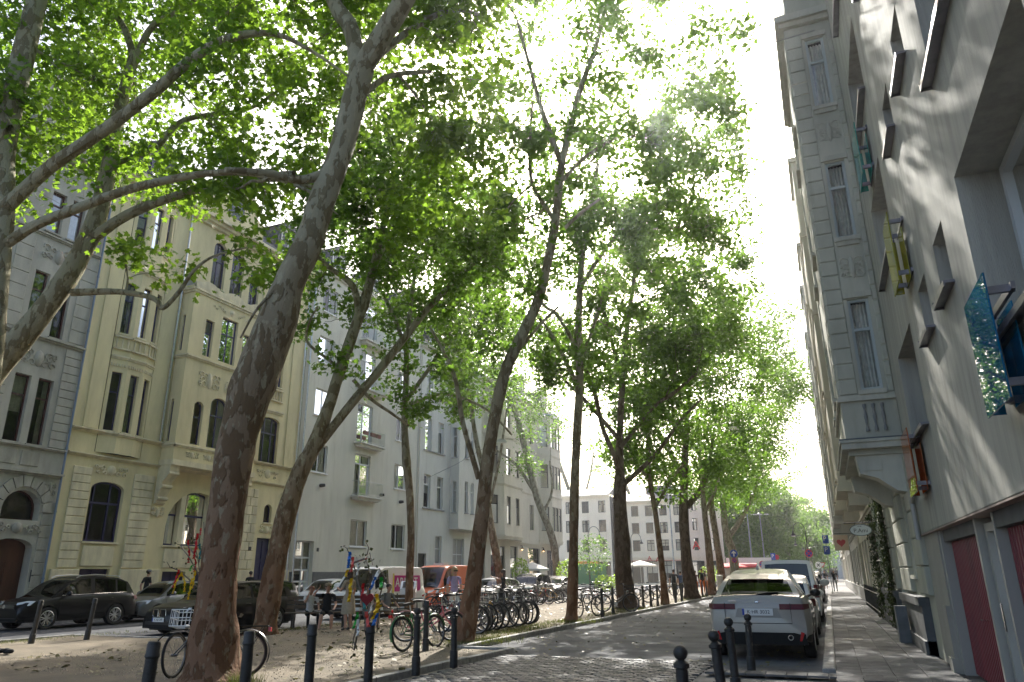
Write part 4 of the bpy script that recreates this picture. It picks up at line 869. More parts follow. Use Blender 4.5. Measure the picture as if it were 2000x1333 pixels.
def leaf_mesh(name, C, S, tpl, mt, r, flat=.55):
    N = len(C); K = len(tpl)
    nrm = r.normal(size=(N,3)); nrm[:,2] += flat*1.6; nrm /= np.linalg.norm(nrm, axis=1)[:,None]
    a = r.normal(size=(N,3)); a[:,2] -= .5; a -= nrm*(a*nrm).sum(1)[:,None]; a /= np.linalg.norm(a, axis=1)[:,None]; b = np.cross(nrm, a)
    t = tpl - np.array([0,.5])
    curl = -.22*(tpl[:,0]**2) - .10*(t[:,1]**2)
    V = C[:,None,:] + S[:,None,None]*(b[:,None,:]*t[None,:,0,None] + a[:,None,:]*t[None,:,1,None] + nrm[:,None,:]*curl[None,:,None])
    me = bpy.data.meshes.new(name); me.vertices.add(N*K); me.vertices.foreach_set('co', V.reshape(-1).astype(np.float32))
    me.loops.add(N*K); me.loops.foreach_set('vertex_index', np.arange(N*K, dtype=np.int32))
    me.polygons.add(N); me.polygons.foreach_set('loop_start', np.arange(0, N*K, K, dtype=np.int32)); me.polygons.foreach_set('loop_total', np.full(N, K, np.int32))
    me.materials.append(mt); me.update(calc_edges=True); return me
def smooth_line(P, R, sub=5):
    P = np.array(P, float); R = np.array(R, float); n = len(P)
    Q = np.vstack([2*P[0]-P[1], P, 2*P[-1]-P[-2]]); o = []; ro = []
    for i in range(n-1):
        p0,p1,p2,p3 = Q[i:i+4]
        for k in range(sub):
            t = k/sub; o.append(.5*((2*p1)+(-p0+p2)*t+(2*p0-5*p1+4*p2-p3)*t*t+(-p0+3*p1-3*p2+p3)*t**3)); ro.append(R[i]*(1-t)+R[i+1]*t)
    o.append(P[-1]); ro.append(R[-1]); return np.array(o), np.array(ro)
def limb(m, P, R, n, r, amp=0.0):
    """tube along P with an uneven skin"""
    P = np.asarray(P); t = np.gradient(P, axis=0); t /= np.linalg.norm(t, axis=1)[:,None]+1e-9
    up = np.array([1.,0,0]) if abs(t[0][2]) > .8 else np.array([0,0,1.]); vs = []
    ph = r.uniform(0, 6.28, 6)
    for i in range(len(P)):
        a = up - t[i]*(up@t[i]); a /= np.linalg.norm(a)+1e-9; up = a; b = np.cross(t[i], a)
        for k in range(n):
            g = 2*math.pi*k/n; rr = R[i]*(1 + (r.normal()*.022 if amp else 0))
            if amp: rr *= 1 + amp*(math.sin(3*g+ph[0]+i*.35)*.5 + math.sin(2*g+ph[1]-i*.22)*.6 + math.sin(5*g+ph[2]+i*.6)*.3 + math.sin(i*.9+ph[3])*.5)
            vs.append(tuple(P[i] + (a*math.cos(g)+b*math.sin(g))*rr))
    fs = [(i*n+k, i*n+(k+1)%n, (i+1)*n+(k+1)%n, (i+1)*n+k) for i in range(len(P)-1) for k in range(n)]
    fs.append(tuple((len(P)-1)*n+k for k in range(n)))
    m.add(vs, fs)
RIGHT = np.array([FH[1], -FH[0], 0.]); FWD = np.array([FH[0], FH[1], 0.]); UP = np.array([0,0,1.])
def px_line(pts, D, dd=0.0):
    """photo polyline (x, y, width) on the upright plane at distance D, drifting dd metres deeper towards its end"""
    n = len(pts); P = []; R = []
    for i, (x, y, w_) in enumerate(pts):
        d = D + dd*(i/(n-1))**1.3; p = PD(x, y, d); P.append(p); R.append(w_/2*float((p-CC)@CR[:,2])/F_PX*.96)
    return np.array(P), np.array(R)
def px_blob(cx, cy, rx, ry, D, dz=None, dd=0.0):
    c = PD(cx, cy, D+dd); k = float((c-CC)@CR[:,2])/F_PX; return c, rx*k, ry*k*.95, (dz or min(rx, ry)*k*.9)
def grow(lines, blobs, n1, n2, nl, r, lsize, scatter=.42):
    nodes = np.vstack([P for P, R in lines]); rads = np.concatenate([R for P, R in lines]); br = []; C = []
    vol = np.array([b[1]*b[2]*b[3] for b in blobs]); pr = vol/vol.sum()
    def sample(n):
        o = []
        for bi in r.choice(len(blobs), n, p=pr):
            c, a, h, d = blobs[bi]; v = r.normal(size=3); v /= np.linalg.norm(v); v *= r.uniform(.12,1)**(1/2.6)
            o.append(c + RIGHT*v[0]*a + UP*v[2]*h + FWD*v[1]*d)
        return np.array(o)
    for lev, n in ((0, n1), (1, n2)):
        T = sample(n); T = T[T[:,2] > 3.2]
        dm = np.array([np.min(((nodes-t)**2).sum(1)) for t in T]); T = T[np.argsort(dm)]
        for t in T:
            d2 = ((nodes-t)**2).sum(1) + np.where(nodes[:,2] > t[2]+1.0, 6.0, 0) + np.where(rads < .012, 3.0, 0)
            j = int(np.argmin(d2)); s = nodes[j]; L = np.linalg.norm(t-s)
            if L < .25 or L > (14 if lev == 0 else 5.5): 
                if lev == 1 and L < .25: C.append((t, t))
                continue
            k = max(4, int(L/.5)); u = np.linspace(0,1,k+1)[:,None]
            bend = r.normal(size=3)*L*.10 + UP*L*(.12 if lev == 0 else .02); wig = np.cumsum(r.normal(size=(k+1,3))*L*.022, axis=0); wig -= u*wig[-1]
            P = s + (t-s)*u + bend*(u*(1-u)*4)*.6 + wig*1.0
            r0 = min(rads[j]*.72, (.016+.0125*L) if lev == 0 else (.007+.006*L)); R = r0*(1-u[:,0]) + (.008 if lev == 0 else .004)*u[:,0]
            br.append((P, R, lev)); nodes = np.vstack([nodes, P[1:]]); rads = np.concatenate([rads, R[1:]])
            if lev == 1: C.append((P[max(0,int(k*.3))], t))
            elif r.random() < .8: C.append((P[int(k*.75)], t))
    if not C: C = [(b[0], b[0]) for b in blobs]
    A = np.array([c[0] for c in C]); B = np.array([c[1] for c in C]); i = r.integers(0, len(A), nl); u = r.uniform(0,1.12,nl)[:,None]
    w_ = r.gamma(2.0, .5, len(A)); w_ /= w_.sum(); i = r.choice(len(A), nl, p=w_)
    X = A[i] + (B[i]-A[i])*u + r.normal(size=(nl,3))*scatter*np.array([1,1,.72]); X[:,2] -= np.abs(r.normal(size=nl))*.12
    S = lsize*r.uniform(.6,1.25,nl)
    return br, X, S
def tree(name, label, base, lines, blobs, n1, n2, nl, tpl, seed, bark=BARK, leaf=LEAF, lsize=.15, group='plane trees along the planted strip', sides=14, scatter=.24, amp=.07, zmin=2.6):
    r = np.random.default_rng(seed); root = empty(name, base, 0, label, 'tree', group); inv = Matrix.Translation(base).inverted()
    L = [smooth_line(P, R) for P, R in lines]
    m = MB(); limb(m, L[0][0], L[0][1], sides, r, amp); tr = m.build('trunk', bark, root, True)
    br, X, S = grow(L, blobs, n1, n2, nl, r, lsize, scatter)
    m = MB()
    for P, R in L[1:]: limb(m, P, R, 10, r, amp*.5)
    for P, R, lev in br: limb(m, P, R, 5 if lev == 0 else 3, r)
    bo = m.build('branches', bark, root, True)
    k = X[:,2] > zmin; X = X[k]; S = S[k]
    cr = link('crown', leaf_mesh('crown', X, S, tpl, leaf, r), root)
    for c in (tr, bo, cr): c.matrix_parent_inverse = inv
    return root
def gnd(px, py, z=MZ):
    x, y = G(px, py, z); return (x, y, z), dist(x, y)
# --- the big tree in front
b1, D1 = gnd(412, 1336); 
t1 = [px_line([(412,1345,165.5),(414,1310,119),(420,1200,83.7),(432,1080,73.47),(448,960,72.54),(462,860,72.54),(495,752,85.56),(535,650,83.7),(562,560,63.24),(600,480,57.66),(627,400,51.15),(665,300,46.5),(690,200,46.5),(707,135,50.22)], D1, .6),
      px_line([(704,140,42.78),(740,80,42.78),(790,0,40.92),(835,-90,35.34),(870,-200,26.04),(900,-320,16.74)], D1+.6, -1.2), px_line([(700,150,35.34),(686,60,33.48),(655,10,30.69),(632,-70,27.9),(600,-180,20.46),(560,-300,13.02)], D1+.6, 1.4),
      px_line([(655,330,20.46),(590,352,18.6),(520,338,14.88),(440,332,11.16)], D1+.5, -1.2), px_line([(715,130,14.88),(800,60,13.95),(880,20,10.23),(940,30,7.44)], D1+.6, 2.5), px_line([(690,200,13.02),(760,150,11.16),(840,140,7.44)], D1+.5, 2.0),
      px_line([(590,500,8.37),(560,545,7.44),(505,600,5.58),(470,660,3.72)], D1+.4, -.9)]
tree('plane_tree', 'big leaning plane tree with dark lower trunk, bicycle leaning at its foot', (b1[0],b1[1],MZ), t1,
     [px_blob(640,40,330,190,D1,2.6,3.2), px_blob(840,120,190,200,D1,3,3.4), px_blob(480,190,180,150,D1,2,2.6), px_blob(700,-220,420,260,D1,4,1), px_blob(540,480,110,90,D1,1.2,1.8), px_blob(770,330,120,130,D1,2.4,3), px_blob(470,340,150,100,D1,1.4,3.0), px_blob(880,330,110,140,D1,2.4,3.6)],
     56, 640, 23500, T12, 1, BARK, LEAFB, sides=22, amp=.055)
# --- two trees whose trunks stand beyond the left edge
D0 = 13.2; p0 = PD(-75, 1380, D0); 
t0 = [px_line([(-75,1400,58.5),(-60,1200,51.48),(-40,900,46.8),(-15,650,43.68),(3,470,40.56),(8,380,40.56),(8,300,39),(35,160,39),(72,0,35.88),(110,-140,29.64),(150,-300,18.72)], D0, .8),
      px_line([(6,410,28.08),(100,325,26.52),(210,250,24.96),(300,180,23.4),(380,112,20.28),(450,75,17.16),(530,66,12),(600,95,8),(680,150,4),(730,200,2)], D0+.2, -1.4), px_line([(8,480,21.84),(70,440,21.06),(140,412,19.5),(260,368,17.16),(400,340,14.04),(500,341,11),(600,372,7),(660,420,3)], D0+.2, -1.6),
      px_line([(20,250,15.6),(-60,120,14.04),(-130,-20,9.36)], D0+.2, 1)]
tree('plane_tree', 'plane tree trunk standing at the left picture edge', (float(p0[0]),float(p0[1]),MZ), t0,
     [px_blob(60,120,190,160,D0,2.4,2.6), px_blob(330,200,170,140,D0,2,2.0), px_blob(130,-120,330,200,D0,3.5,1), px_blob(480,300,140,90,D0,1.5,1.2), px_blob(120,350,130,110,D0,1.8,2.2), px_blob(-150,150,200,260,D0,4)],
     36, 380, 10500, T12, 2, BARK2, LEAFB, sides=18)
D0b = 15.5; p0b = PD(-190, 1240, D0b)
t0b = [px_line([(-190,1260,58.8),(-150,1050,54.6),(-100,880,53.2),(-20,735,51.8),(60,640,47.6),(120,560,43.4),(160,490,39.2),(188,430,36.4),(213,330,28),(226,250,26.6),(250,150,22.4),(266,105,21)], D0b, .5),
       px_line([(186,462,23.8),(250,420,20.3),(330,387,18.2),(420,362,14.7),(540,350,11.9),(610,366,8.4)], D0b+.2, -1.0), px_line([(140,572,15.4),(230,570,12.6),(300,583,11.2),(318,602,10.5),(350,570,9.1),(378,530,7),(420,500,4.9),(500,480,3.5)], D0b+.2, -.5),
       px_line([(262,110,15.4),(240,50,12.6),(205,0,10.5),(180,-120,7)], D0b+.5, .6), px_line([(266,110,14),(300,50,12.6),(370,8,9.8),(460,-90,6.3)], D0b+.5, -.6), px_line([(200,330,8.4),(300,290,12.6),(360,235,11.2),(480,215,8.4),(540,180,6.3)], D0b+.4, .9)]
tree('plane_tree', 'mossy plane tree leaning in from the left edge with a crooked low branch', (float(p0b[0]),float(p0b[1]),MZ), t0b,
     [px_blob(230,130,230,160,D0b,2.5,2.4), px_blob(330,320,190,110,D0b,2,1.6), px_blob(430,480,120,120,D0b,1.3,.6), px_blob(300,-120,300,170,D0b,4), px_blob(480,130,150,130,D0b,2,2), px_blob(120,230,120,150,D0b,2,2), px_blob(300,480,60,50,D0b,1)],
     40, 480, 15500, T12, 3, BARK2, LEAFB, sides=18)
# --- forked tree beside the bench
b2, D2 = gnd(517, 1238)
t2 = [px_line([(515,1244,62),(520,1210,47),(535,1120,42),(560,1000,38),(585,925,35),(610,878,32),(640,800,25),(667,715,23),(700,622,21),(713,588,21),(735,500,15),(752,425,12),(772,350,9),(778,270,7)], D2, .6),
      px_line([(606,890,21),(660,822,19),(712,758,18),(745,718,17),(790,660,15),(830,610,13),(880,558,11),(925,515,9),(965,485,7),(1000,450,5)], D2+.2, 1.5), px_line([(668,722,7),(640,702,6),(600,668,5.5),(604,630,4.5),(620,600,4)], D2+.3, -.6),
      px_line([(690,742,8),(725,780,7),(765,808,6),(798,832,5)], D2+.3, 1.0), px_line([(700,620,14),(690,560,13),(640,520,10),(600,480,7)], D2+.3, -.8), px_line([(728,530,12),(760,470,9),(830,420,6)], D2+.5, 1.2)]
tree('plane_tree', 'forked plane tree whose trunk hides the middle of the black estate car', (b2[0],b2[1],MZ), t2,
     [px_blob(720,420,150,160,D2,3,1.6), px_blob(850,470,150,120,D2,3), px_blob(630,600,80,80,D2,1.4,1.4), px_blob(740,300,180,150,D2,3.5), px_blob(930,500,90,90,D2,2.5,1), px_blob(690,720,80,40,D2,1.2), px_blob(620,420,90,100,D2,2.5)],
     38, 460, 16500, T12, 4, BARK, sides=16, lsize=.155)
# --- thin tree in front of the white van
D2b = 29.0; p2b = PD(797, 1205, D2b)
t2b = [px_line([(797,1215,20),(800,1120,16),(803,1050,15),(800,960,15),(794,905,17),(790,830,13),(793,750,12),(795,670,11),(803,590,9),(815,500,6)], D2b, .4), px_line([(795,780,9),(845,710,8),(880,645,7),(905,580,5)], D2b, .8), px_line([(795,690,10),(770,620,8),(740,560,6)], D2b, -.5), px_line([(800,790,8),(870,770,7),(950,800,5),(1000,850,4)], D2b, 1)]
tree('plane_tree', 'slim plane tree in front of the white van', (float(p2b[0]),float(p2b[1]),MZ), t2b,
     [px_blob(820,560,140,120,D2b,4), px_blob(760,420,130,110,D2b,4), px_blob(900,430,110,110,D2b,4), px_blob(760,740,70,50,D2b,2), px_blob(870,680,100,80,D2b,3), px_blob(850,790,90,40,D2b,2)], 40, 420, 17000, T7, 5, BARK, lsize=.165, sides=10)
# --- third tree of the road-side row
b3, D3 = gnd(908, 1252)
t3 = [px_line([(906,1258,54),(910,1225,40),(925,1130,33),(940,1020,30),(951,920,27),(965,820,25),(985,732,23),(1022,650,22),(1050,590,20),(1068,520,19),(1085,430,18),(1093,350,16),(1100,300,14)], D3, .5),
      px_line([(1096,320,13),(1058,215,10),(1040,150,8),(1010,40,6)], D3+.5, -1), px_line([(1100,305,15),(1118,235,13),(1135,170,11),(1165,90,8),(1190,-20,6)], D3+.5, .8), px_line([(1092,360,9),(1140,310,8),(1200,270,6)], D3+.4, 1.5), px_line([(1082,430,9),(1040,360,8),(1035,280,7),(1040,200,5)], D3+.4, -1),
      px_line([(935,935,12),(905,830,10),(890,745,9),(868,690,7),(840,640,5)], D3+.1, 1.2), px_line([(1080,470,8),(1130,420,7),(1170,390,5)], D3, 1), px_line([(1000,700,8),(1050,640,0.1+6),(1090,600,5)], D3, 1.5)]
tree('plane_tree', 'tall leaning plane tree behind the green bicycle', (b3[0],b3[1],MZ), t3,
     [px_blob(1080,120,200,170,D3,3,2), px_blob(1290,45,160,90,D3,4), px_blob(1400,110,60,90,D3,3), px_blob(1340,230,90,80,D3,3.5), px_blob(1190,305,165,85,D3,3,2), px_blob(960,330,120,130,D3,3,1), px_blob(1100,-120,300,170,D3,4.5), px_blob(1370,150,70,110,D3,2.5), px_blob(1330,-130,170,130,D3,4,2), px_blob(1180,-330,260,150,D3,4,2), px_blob(1000,500,110,80,D3,2.2), px_blob(980,400,120,110,D3,2.5,1.5), px_blob(900,230,110,130,D3,3,1.5), px_blob(880,660,60,60,D3,2)],
     54, 640, 27000, T12, 6, BARK, lsize=.155, sides=16)
# --- further trees of the road-side row
b4, D4 = gnd(1115, 1214)
t4 = [px_line([(1115,1218,34),(1117,1190,24),(1120,1080,20),(1122,960,18),(1127,850,17),(1132,740,16),(1130,640,15),(1133,560,14),(1140,480,12),(1155,400,10),(1168,320,7)], D4, .4), px_line([(1126,680,9),(1090,618,8),(1061,595,7),(1030,540,5)], D4, -.8), px_line([(1122,742,10),(1082,662,8),(1052,620,6)], D4, 1), px_line([(1135,560,9),(1180,490,8),(1230,430,6)], D4, 1), px_line([(1140,500,8),(1110,430,7),(1090,380,5)], D4, -1), px_line([(1131,720,7),(1165,620,7),(1180,560,5)], D4, .5)]
tree('plane_tree', 'straight slender plane tree beside a parked black bicycle', (b4[0],b4[1],MZ), t4,
     [px_blob(1210,330,170,130,D4,4), px_blob(1350,250,90,120,D4,3), px_blob(1160,500,140,120,D4,4), px_blob(1070,450,110,100,D4,3.5), px_blob(1340,400,110,90,D4,3.5), px_blob(1030,620,90,80,D4,3), px_blob(1100,700,70,70,D4,3), px_blob(1190,640,80,80,D4,3.5), px_blob(1440,440,50,50,D4,2), px_blob(1400,330,80,90,D4,3), px_blob(1290,420,110,90,D4,4)], 50, 520, 22000, T7, 7, BARK, lsize=.165, sides=12)
b5, D5 = gnd(1225, 1189)
t5 = [px_line([(1228,1194,66),(1225,1178,46),(1218,1125,35),(1216,1079,33),(1212,1010,27),(1211,945,23),(1210,900,16),(1211,837,14),(1217,725,12),(1226,631,10),(1237,556,8),(1250,470,5)], D5, .6), px_line([(1207,915,11),(1199,888,10),(1177,836,9),(1162,770,9),(1140,712,8),(1110,660,5)], D5, -1), px_line([(1216,948,11),(1264,905,9),(1297,867,8),(1331,819,6),(1370,780,4)], D5, 1), px_line([(1212,875,8),(1275,797,7),(1316,768,8),(1360,730,5)], D5, 2), px_line([(1215,740,9),(1190,650,8),(1170,570,6)], D5, -1), px_line([(1210,860,9),(1150,790,8),(1100,740,6)], D5, 1.5)]
tree('plane_tree', 'thick dark-trunked plane tree with swollen base by the kerb', (b5[0],b5[1],MZ), t5,
     [px_blob(1250,560,140,120,D5,5), px_blob(1400,470,90,70,D5,3.5), px_blob(1330,640,110,100,D5,5), px_blob(1120,690,80,80,D5,3.5), px_blob(1200,760,90,60,D5,3.5), px_blob(1310,470,100,90,D5,4), px_blob(1450,560,60,50,D5,3), px_blob(1180,690,80,80,D5,4), px_blob(1290,850,90,50,D5,3)], 52, 480, 20000, T7, 8, BARKD, lsize=.18, sides=14, amp=.07)
def mid(px, py, line, extra, blobs, label, seed, nl=9000, bark=BARK, tpl=T4, ls=.21, n=(30,280), z=MZ):
    b, D = gnd(px, py, z)
    tree('plane_tree', label, (b[0],b[1],z), [px_line(line, D, .5)] + [px_line(e, D+.2, random.uniform(-1.5,1.5)) for e in extra], [px_blob(*q, D, max(q[2],q[3])*D/F_PX) for q in blobs], n[0], n[1], nl, tpl, seed, bark, LEAF if nl > 9000 else LEAF2, ls, sides=10, scatter=.55)
mid(1300, 1181, [(1300,1184,19),(1297,1150,14),(1291,1090,12),(1280,1000,11),(1268,930,10),(1266,850,9),(1262,760,7),(1258,690,5)], [[(1280,990,7),(1310,940,6),(1340,900,4)],[(1270,940,7),(1240,900,6),(1215,850,4)]], [(1290,740,100,110),(1370,620,90,90),(1240,880,70,60),(1290,930,60,40)], 'thin upright plane tree between two thick dark ones', 9, 18200)
mid(1350, 1170, [(1352,1173,38),(1349,1150,28),(1341,1090,23),(1335,1000,20),(1337,930,15),(1339,860,12),(1345,780,9),(1352,700,6)], [[(1342,990,14),(1372,950,11),(1385,900,8),(1395,840,5)],[(1337,935,11),(1300,870,9),(1272,822,6)]], [(1400,680,100,90),(1330,800,100,80),(1480,600,70,70),(1450,730,80,80),(1420,900,80,50),(1330,900,80,50)], 'second thick dark plane tree further down the kerb', 10, 18200, BARKD)
mid(1390, 1163, [(1391,1166,20),(1389,1130,15),(1384,1070,13),(1376,1000,11),(1371,950,10),(1366,880,8),(1360,800,5)], [[(1378,1000,7),(1400,950,5),(1410,900,4)]], [(1400,850,80,80),(1500,680,60,60),(1470,830,60,70)], 'slim plane tree just past the dark ones', 11, 13000)
mid(1412, 1158, [(1413,1160,22),(1409,1120,16),(1402,1070,13),(1391,1000,12),(1385,940,10),(1380,870,7)], [[(1392,1010,6),(1380,950,5),(1350,900,4)]], [(1440,900,70,60),(1520,760,60,70),(1390,940,70,50)], 'leaning plane tree left of the blue arrow sign', 12, 13000)
mid(1436, 1152, [(1436,1154,24),(1434,1110,19),(1430,1075,17),(1418,1040,14),(1411,985,11),(1400,930,8),(1394,880,5)], [[(1424,1048,11),(1450,1010,9),(1472,960,8),(1492,900,6),(1502,850,4)]], [(1490,850,80,80),(1540,740,40,70),(1430,950,60,60),(1520,920,50,40),(1470,960,60,40)], 'wide-forked plane tree behind the blue arrow sign', 13, 15600, BARK2)
# --- the other row, towards the side street
mid(985, 1180, [(985,1183,22),(977,1130,17),(965,1060,15),(955,1000,14),(948,940,12),(930,860,10),(915,760,7)], [[(955,990,7),(975,900,6),(990,800,4)]], [(930,740,80,70),(960,640,90,70),(900,620,70,70),(930,520,90,80)], 'thin plane tree behind the black parked car', 14, 14300)
mid(1092, 1158, [(1092,1160,20),(1086,1100,16),(1078,1050,15),(1050,975,14),(1030,895,13),(1011,820,11),(992,765,8),(980,700,5)], [[(1062,1000,6),(1078,960,5),(1074,900,4)],[(1045,965,7),(1010,910,6),(970,880,4)]], [(1000,720,90,80),(1040,600,80,70),(1000,500,90,80),(1050,820,70,50),(1060,690,80,70),(1020,900,40,30)], 'crooked leaning plane tree in front of the cafe', 15, 16900)
mid(1166, 1142, [(1166,1144,14),(1157,1100,11),(1144,1050,10),(1128,1000,9),(1105,940,8),(1085,880,6),(1070,820,4)], [[(1128,1000,5),(1150,940,4),(1160,880,3)]], [(1090,800,70,70),(1140,880,60,60),(1175,930,60,45),(1120,680,80,70),(1110,880,60,50)], 'thin bent plane tree far behind the bicycle stands', 16, 11700)
mid(1240, 1140, [(1290,1142,12),(1280,1100,11),(1262,1040,10),(1240,990,8),(1215,930,6),(1200,880,4)], [[(1250,1010,5),(1225,1000,4),(1200,970,3)]], [(1190,900,70,60),(1250,955,60,40),(1155,960,50,45),(1310,950,50,40),(1270,880,60,50)], 'slanting plane tree seen between the dark trunks', 17, 10400, BARK2)
# --- distant trees beyond the square
def far_tree(x, y, h, rr, seed, label, src=None):
    r = random.Random(seed)
    P = np.array([(x,y,0),(x+.1,y,h*.18),(x-.1,y+.2,h*.4),(x,y,h*.7)]); R = np.array([.42,.34,.26,.1])
    blobs = [(np.array([x+r.uniform(-.35,.35)*rr, y+r.uniform(-.3,.3)*rr, h*r.uniform(.30,.86)]), rr*r.uniform(.5,.8), h*.2, rr*.6) for _ in range(8)]
    tree('distant_tree', label, (x,y,0), [(P,R)], blobs, 20, 130, 9000, T4, seed, BARKD, LEAF2, .46, 'trees beyond the square', 8, .9, .03, zmin=1.8)
fl = ['distant tree nearest the kiosk', 'distant tree behind the twin-armed mast', 'distant tree above the hedge', 'distant tree behind the white van roof', 'distant tree left of the bell lamps', 'distant tree behind the bell lamps', 'distant tree closest to the right-hand houses', 'distant tree deep behind the bell lamps', 'distant tree low at the far right of the row', 'distant tree behind the rose corner house']
for i, (px, D, h, rr) in enumerate(((1425,122,17,6),(1458,128,19.5,6.5),(1490,130,20,6.5),(1517,138,20,6.5),(1545,140,18.5,6.5),(1568,150,18,6),(1588,165,18,6),(1560,185,23,7),(1602,200,19,6),(1395,150,18,6))):
    p = PD(px, 1125, D); far_tree(float(p[0]), float(p[1]), h, rr, 40+i, fl[i])
# ================================================================== vehicles (x forward, y left, z up)
def lerp_tab(tab, x):
    if x <= tab[0][0]: return tab[0][1]
    for (a, u), (b, v) in zip(tab, tab[1:]):
        if x <= b:
            t = (x-a)/(b-a); t = t*t*(3-2*t)*.5 + t*.5; return u + (v-u)*t
    return tab[-1][1]
WHEELS = {}
def wheel_mesh(r, wd, spokes, rimm):
    key = (r, wd, spokes, rimm.name)
    if key not in WHEELS:
        m = MB(); k = wd/2
        m.lathe([(r*.66,-k*.9),(r*.9,-k),(r*.985,-k*.8),(r,-k*.4),(r,k*.4),(r*.985,k*.8),(r*.9,k),(r*.66,k*.9)], 28, axis='y'); ty = m.mesh('tyre', RUBBER, True)
        m = MB(); q = r*.69
        m.lathe([(q,-k*.85),(q,k*.9),(q*.94,k*.96),(q*.90,k*.6),(q*.86,k*.2)], 28, axis='y')
        for i in range(spokes):
            a = 2*math.pi*i/spokes
            for da in (-.09, .09):
                c, s = math.cos(a+da), math.sin(a+da); c2, s2 = math.cos(a+da*2.2), math.sin(a+da*2.2); h = .015*r/.33
                px_, pz = -s*h, c*h
                m.add([(c*.04-px_,k*.72,s*.04-pz),(c*.04+px_,k*.72,s*.04+pz),(c2*q*.96+px_*.8,k*.86,s2*q*.96+pz*.8),(c2*q*.96-px_*.8,k*.86,s2*q*.96-pz*.8),
                       (c*.04-px_,k*.5,s*.04-pz),(c*.04+px_,k*.5,s*.04+pz),(c2*q*.96+px_*.8,k*.6,s2*q*.96+pz*.8),(c2*q*.96-px_*.8,k*.6,s2*q*.96-pz*.8)], [(0,1,2,3),(0,4,5,1),(2,6,7,3),(1,5,6,2),(3,7,4,0)])
        m.lathe([(0,k*.78),(.06,k*.76),(.065,k*.5)], 12, axis='y'); rm = m.mesh('rim', rimm, True)
        m = MB(); m.lathe([(0,k*.1),(q*.88,k*.1)], 20, axis='y'); dk = m.mesh('brake_disc', mat('brake_dark', (.05,.05,.05), .6, metal=.5), False)
        WHEELS[key] = (ty, rm, dk)
    return WHEELS[key]
def car(name, label, loc, heading, s, paint, group=None, cat='car', rimm=None):
    """s: proportions.  heading = direction the nose points (radians from +X)"""
    root = empty(name, loc, heading, label, cat, group); L, W, r = s['L'], s['W'], s['r']; h = L/2
    xf, xr = s['xf'], s['xr']; deck, roof_, wt = s['deck'], s['roof'], s.get('tumble', .17)
    zs = s.get('sill', .24); seam = mat('panel_gap', (.01,.01,.01), .7); trim = mat('black_trim', (.012,.012,.012), .7, spec=.25)
    xs = sorted(set([round(v,4) for v in np.linspace(-h, h, 76)] + [xf+r*1.14*c for c in (-1,-.995,.995,1)] + [xr+r*1.14*c for c in (-1,-.995,.995,1)]))
    def bot(x):
        for xw in (xf, xr):
            R = r*1.13
            if abs(x-xw) < R: return max(zs, r + math.sqrt(R*R-(x-xw)**2)*.96)
        e = max(0, (abs(x)-(h-.35))/.35); return zs + .06*e*e
    nose, tail = s.get('nose', .22), s.get('tail', .12)
    def hw(x):
        e = max(0, (x-(h-.75))/.75) if x > 0 else 0; f = max(0, (-x-(h-.55))/.55) if x < 0 else 0
        return W/2*(1 - nose*e**2.4 - tail*f**2.6 - .012*(x/h)**2)
    gx0, gx1 = roof_[0][0], roof_[-1][0]
    V = []; M_ = 9
    for x in xs:
        zt, zb, w_ = lerp_tab(deck, x), bot(x), hw(x); zt = max(zt, zb+.06); H = zt-zs
        zz = [zb, max(zb+.01, zs+H*.18), max(zb+.02, zs+H*.42), max(zb+.03, zs+H*.64), max(zb+.04, zs+H*.86), zt-.002]
        ww = [.955, .985, 1.0, .995, .965, .90]
        sec = [(ww[i]*w_, zz[i]) for i in range(6)] + [(.6*w_, zt+s.get('crown', .035)*.8), (.3*w_, zt+s.get('crown', .035)), (0, zt+s.get('crown', .035)*1.05)]
        V.append([(x, y, z) for y, z in sec])
    def loft(rows, sel):
        m = MB()
        for sg in (1, -1):
            for i in range(len(rows)-1):
                for k in range(len(rows[0])-1):
                    if not sel((rows[i][k][0]+rows[i+1][k][0])/2, k): continue
                    q = [rows[i][k], rows[i+1][k], rows[i+1][k+1], rows[i][k+1]]
                    m.add([(x, y*sg, z) for x, y, z in q], [(0,1,2,3)])
        return m
    def weld(m, nm, mt):
        me = m.mesh(nm, mt, False); bm = bmesh.new(); bm.from_mesh(me); bmesh.ops.remove_doubles(bm, verts=bm.verts, dist=.0008); bmesh.ops.recalc_face_normals(bm, faces=bm.faces); bm.to_mesh(me); bm.free()
        me.polygons.foreach_set('use_smooth', [True]*len(me.polygons))
        try: me.set_sharp_from_angle(angle=rad(38))
        except Exception: pass
        return me
    two = s.get('clad')                                       # dark cladding height
    m = loft(V, lambda x, k: not (k == 6 and False))
    for x, rw in ((-h, V[0]), (h, V[-1])): m.add([(p[0], p[1], p[2]) for p in rw] + [(p[0], -p[1], p[2]) for p in rw[:-1][::-1]], [tuple(range(2*len(rw)-1))])
    body = link('body', weld(m, 'body', paint), root)
    part('underbody', BLACK, root, lambda m: (m.box(-h+.25, h-.25, -W*.40, W*.40, zs-.06, zs+.12), m.box(xr-r*1.12, xr+r*1.12, -W*.44, W*.44, zs, r*2.0), m.box(xf-r*1.12, xf+r*1.12, -W*.43, W*.43, zs, r*2.0)))
    if two:
        m = loft([[ (x, y*1.006, z) for x, y, z in rw] for rw in V], lambda x, k: k == 0); link('cladding', weld(m, 'cladding', trim), root)
    # glasshouse
    gs = sorted(set([round(float(v),4) for v in np.linspace(gx0, gx1, 44)] + [p[0] for p in roof_])); Gv = []
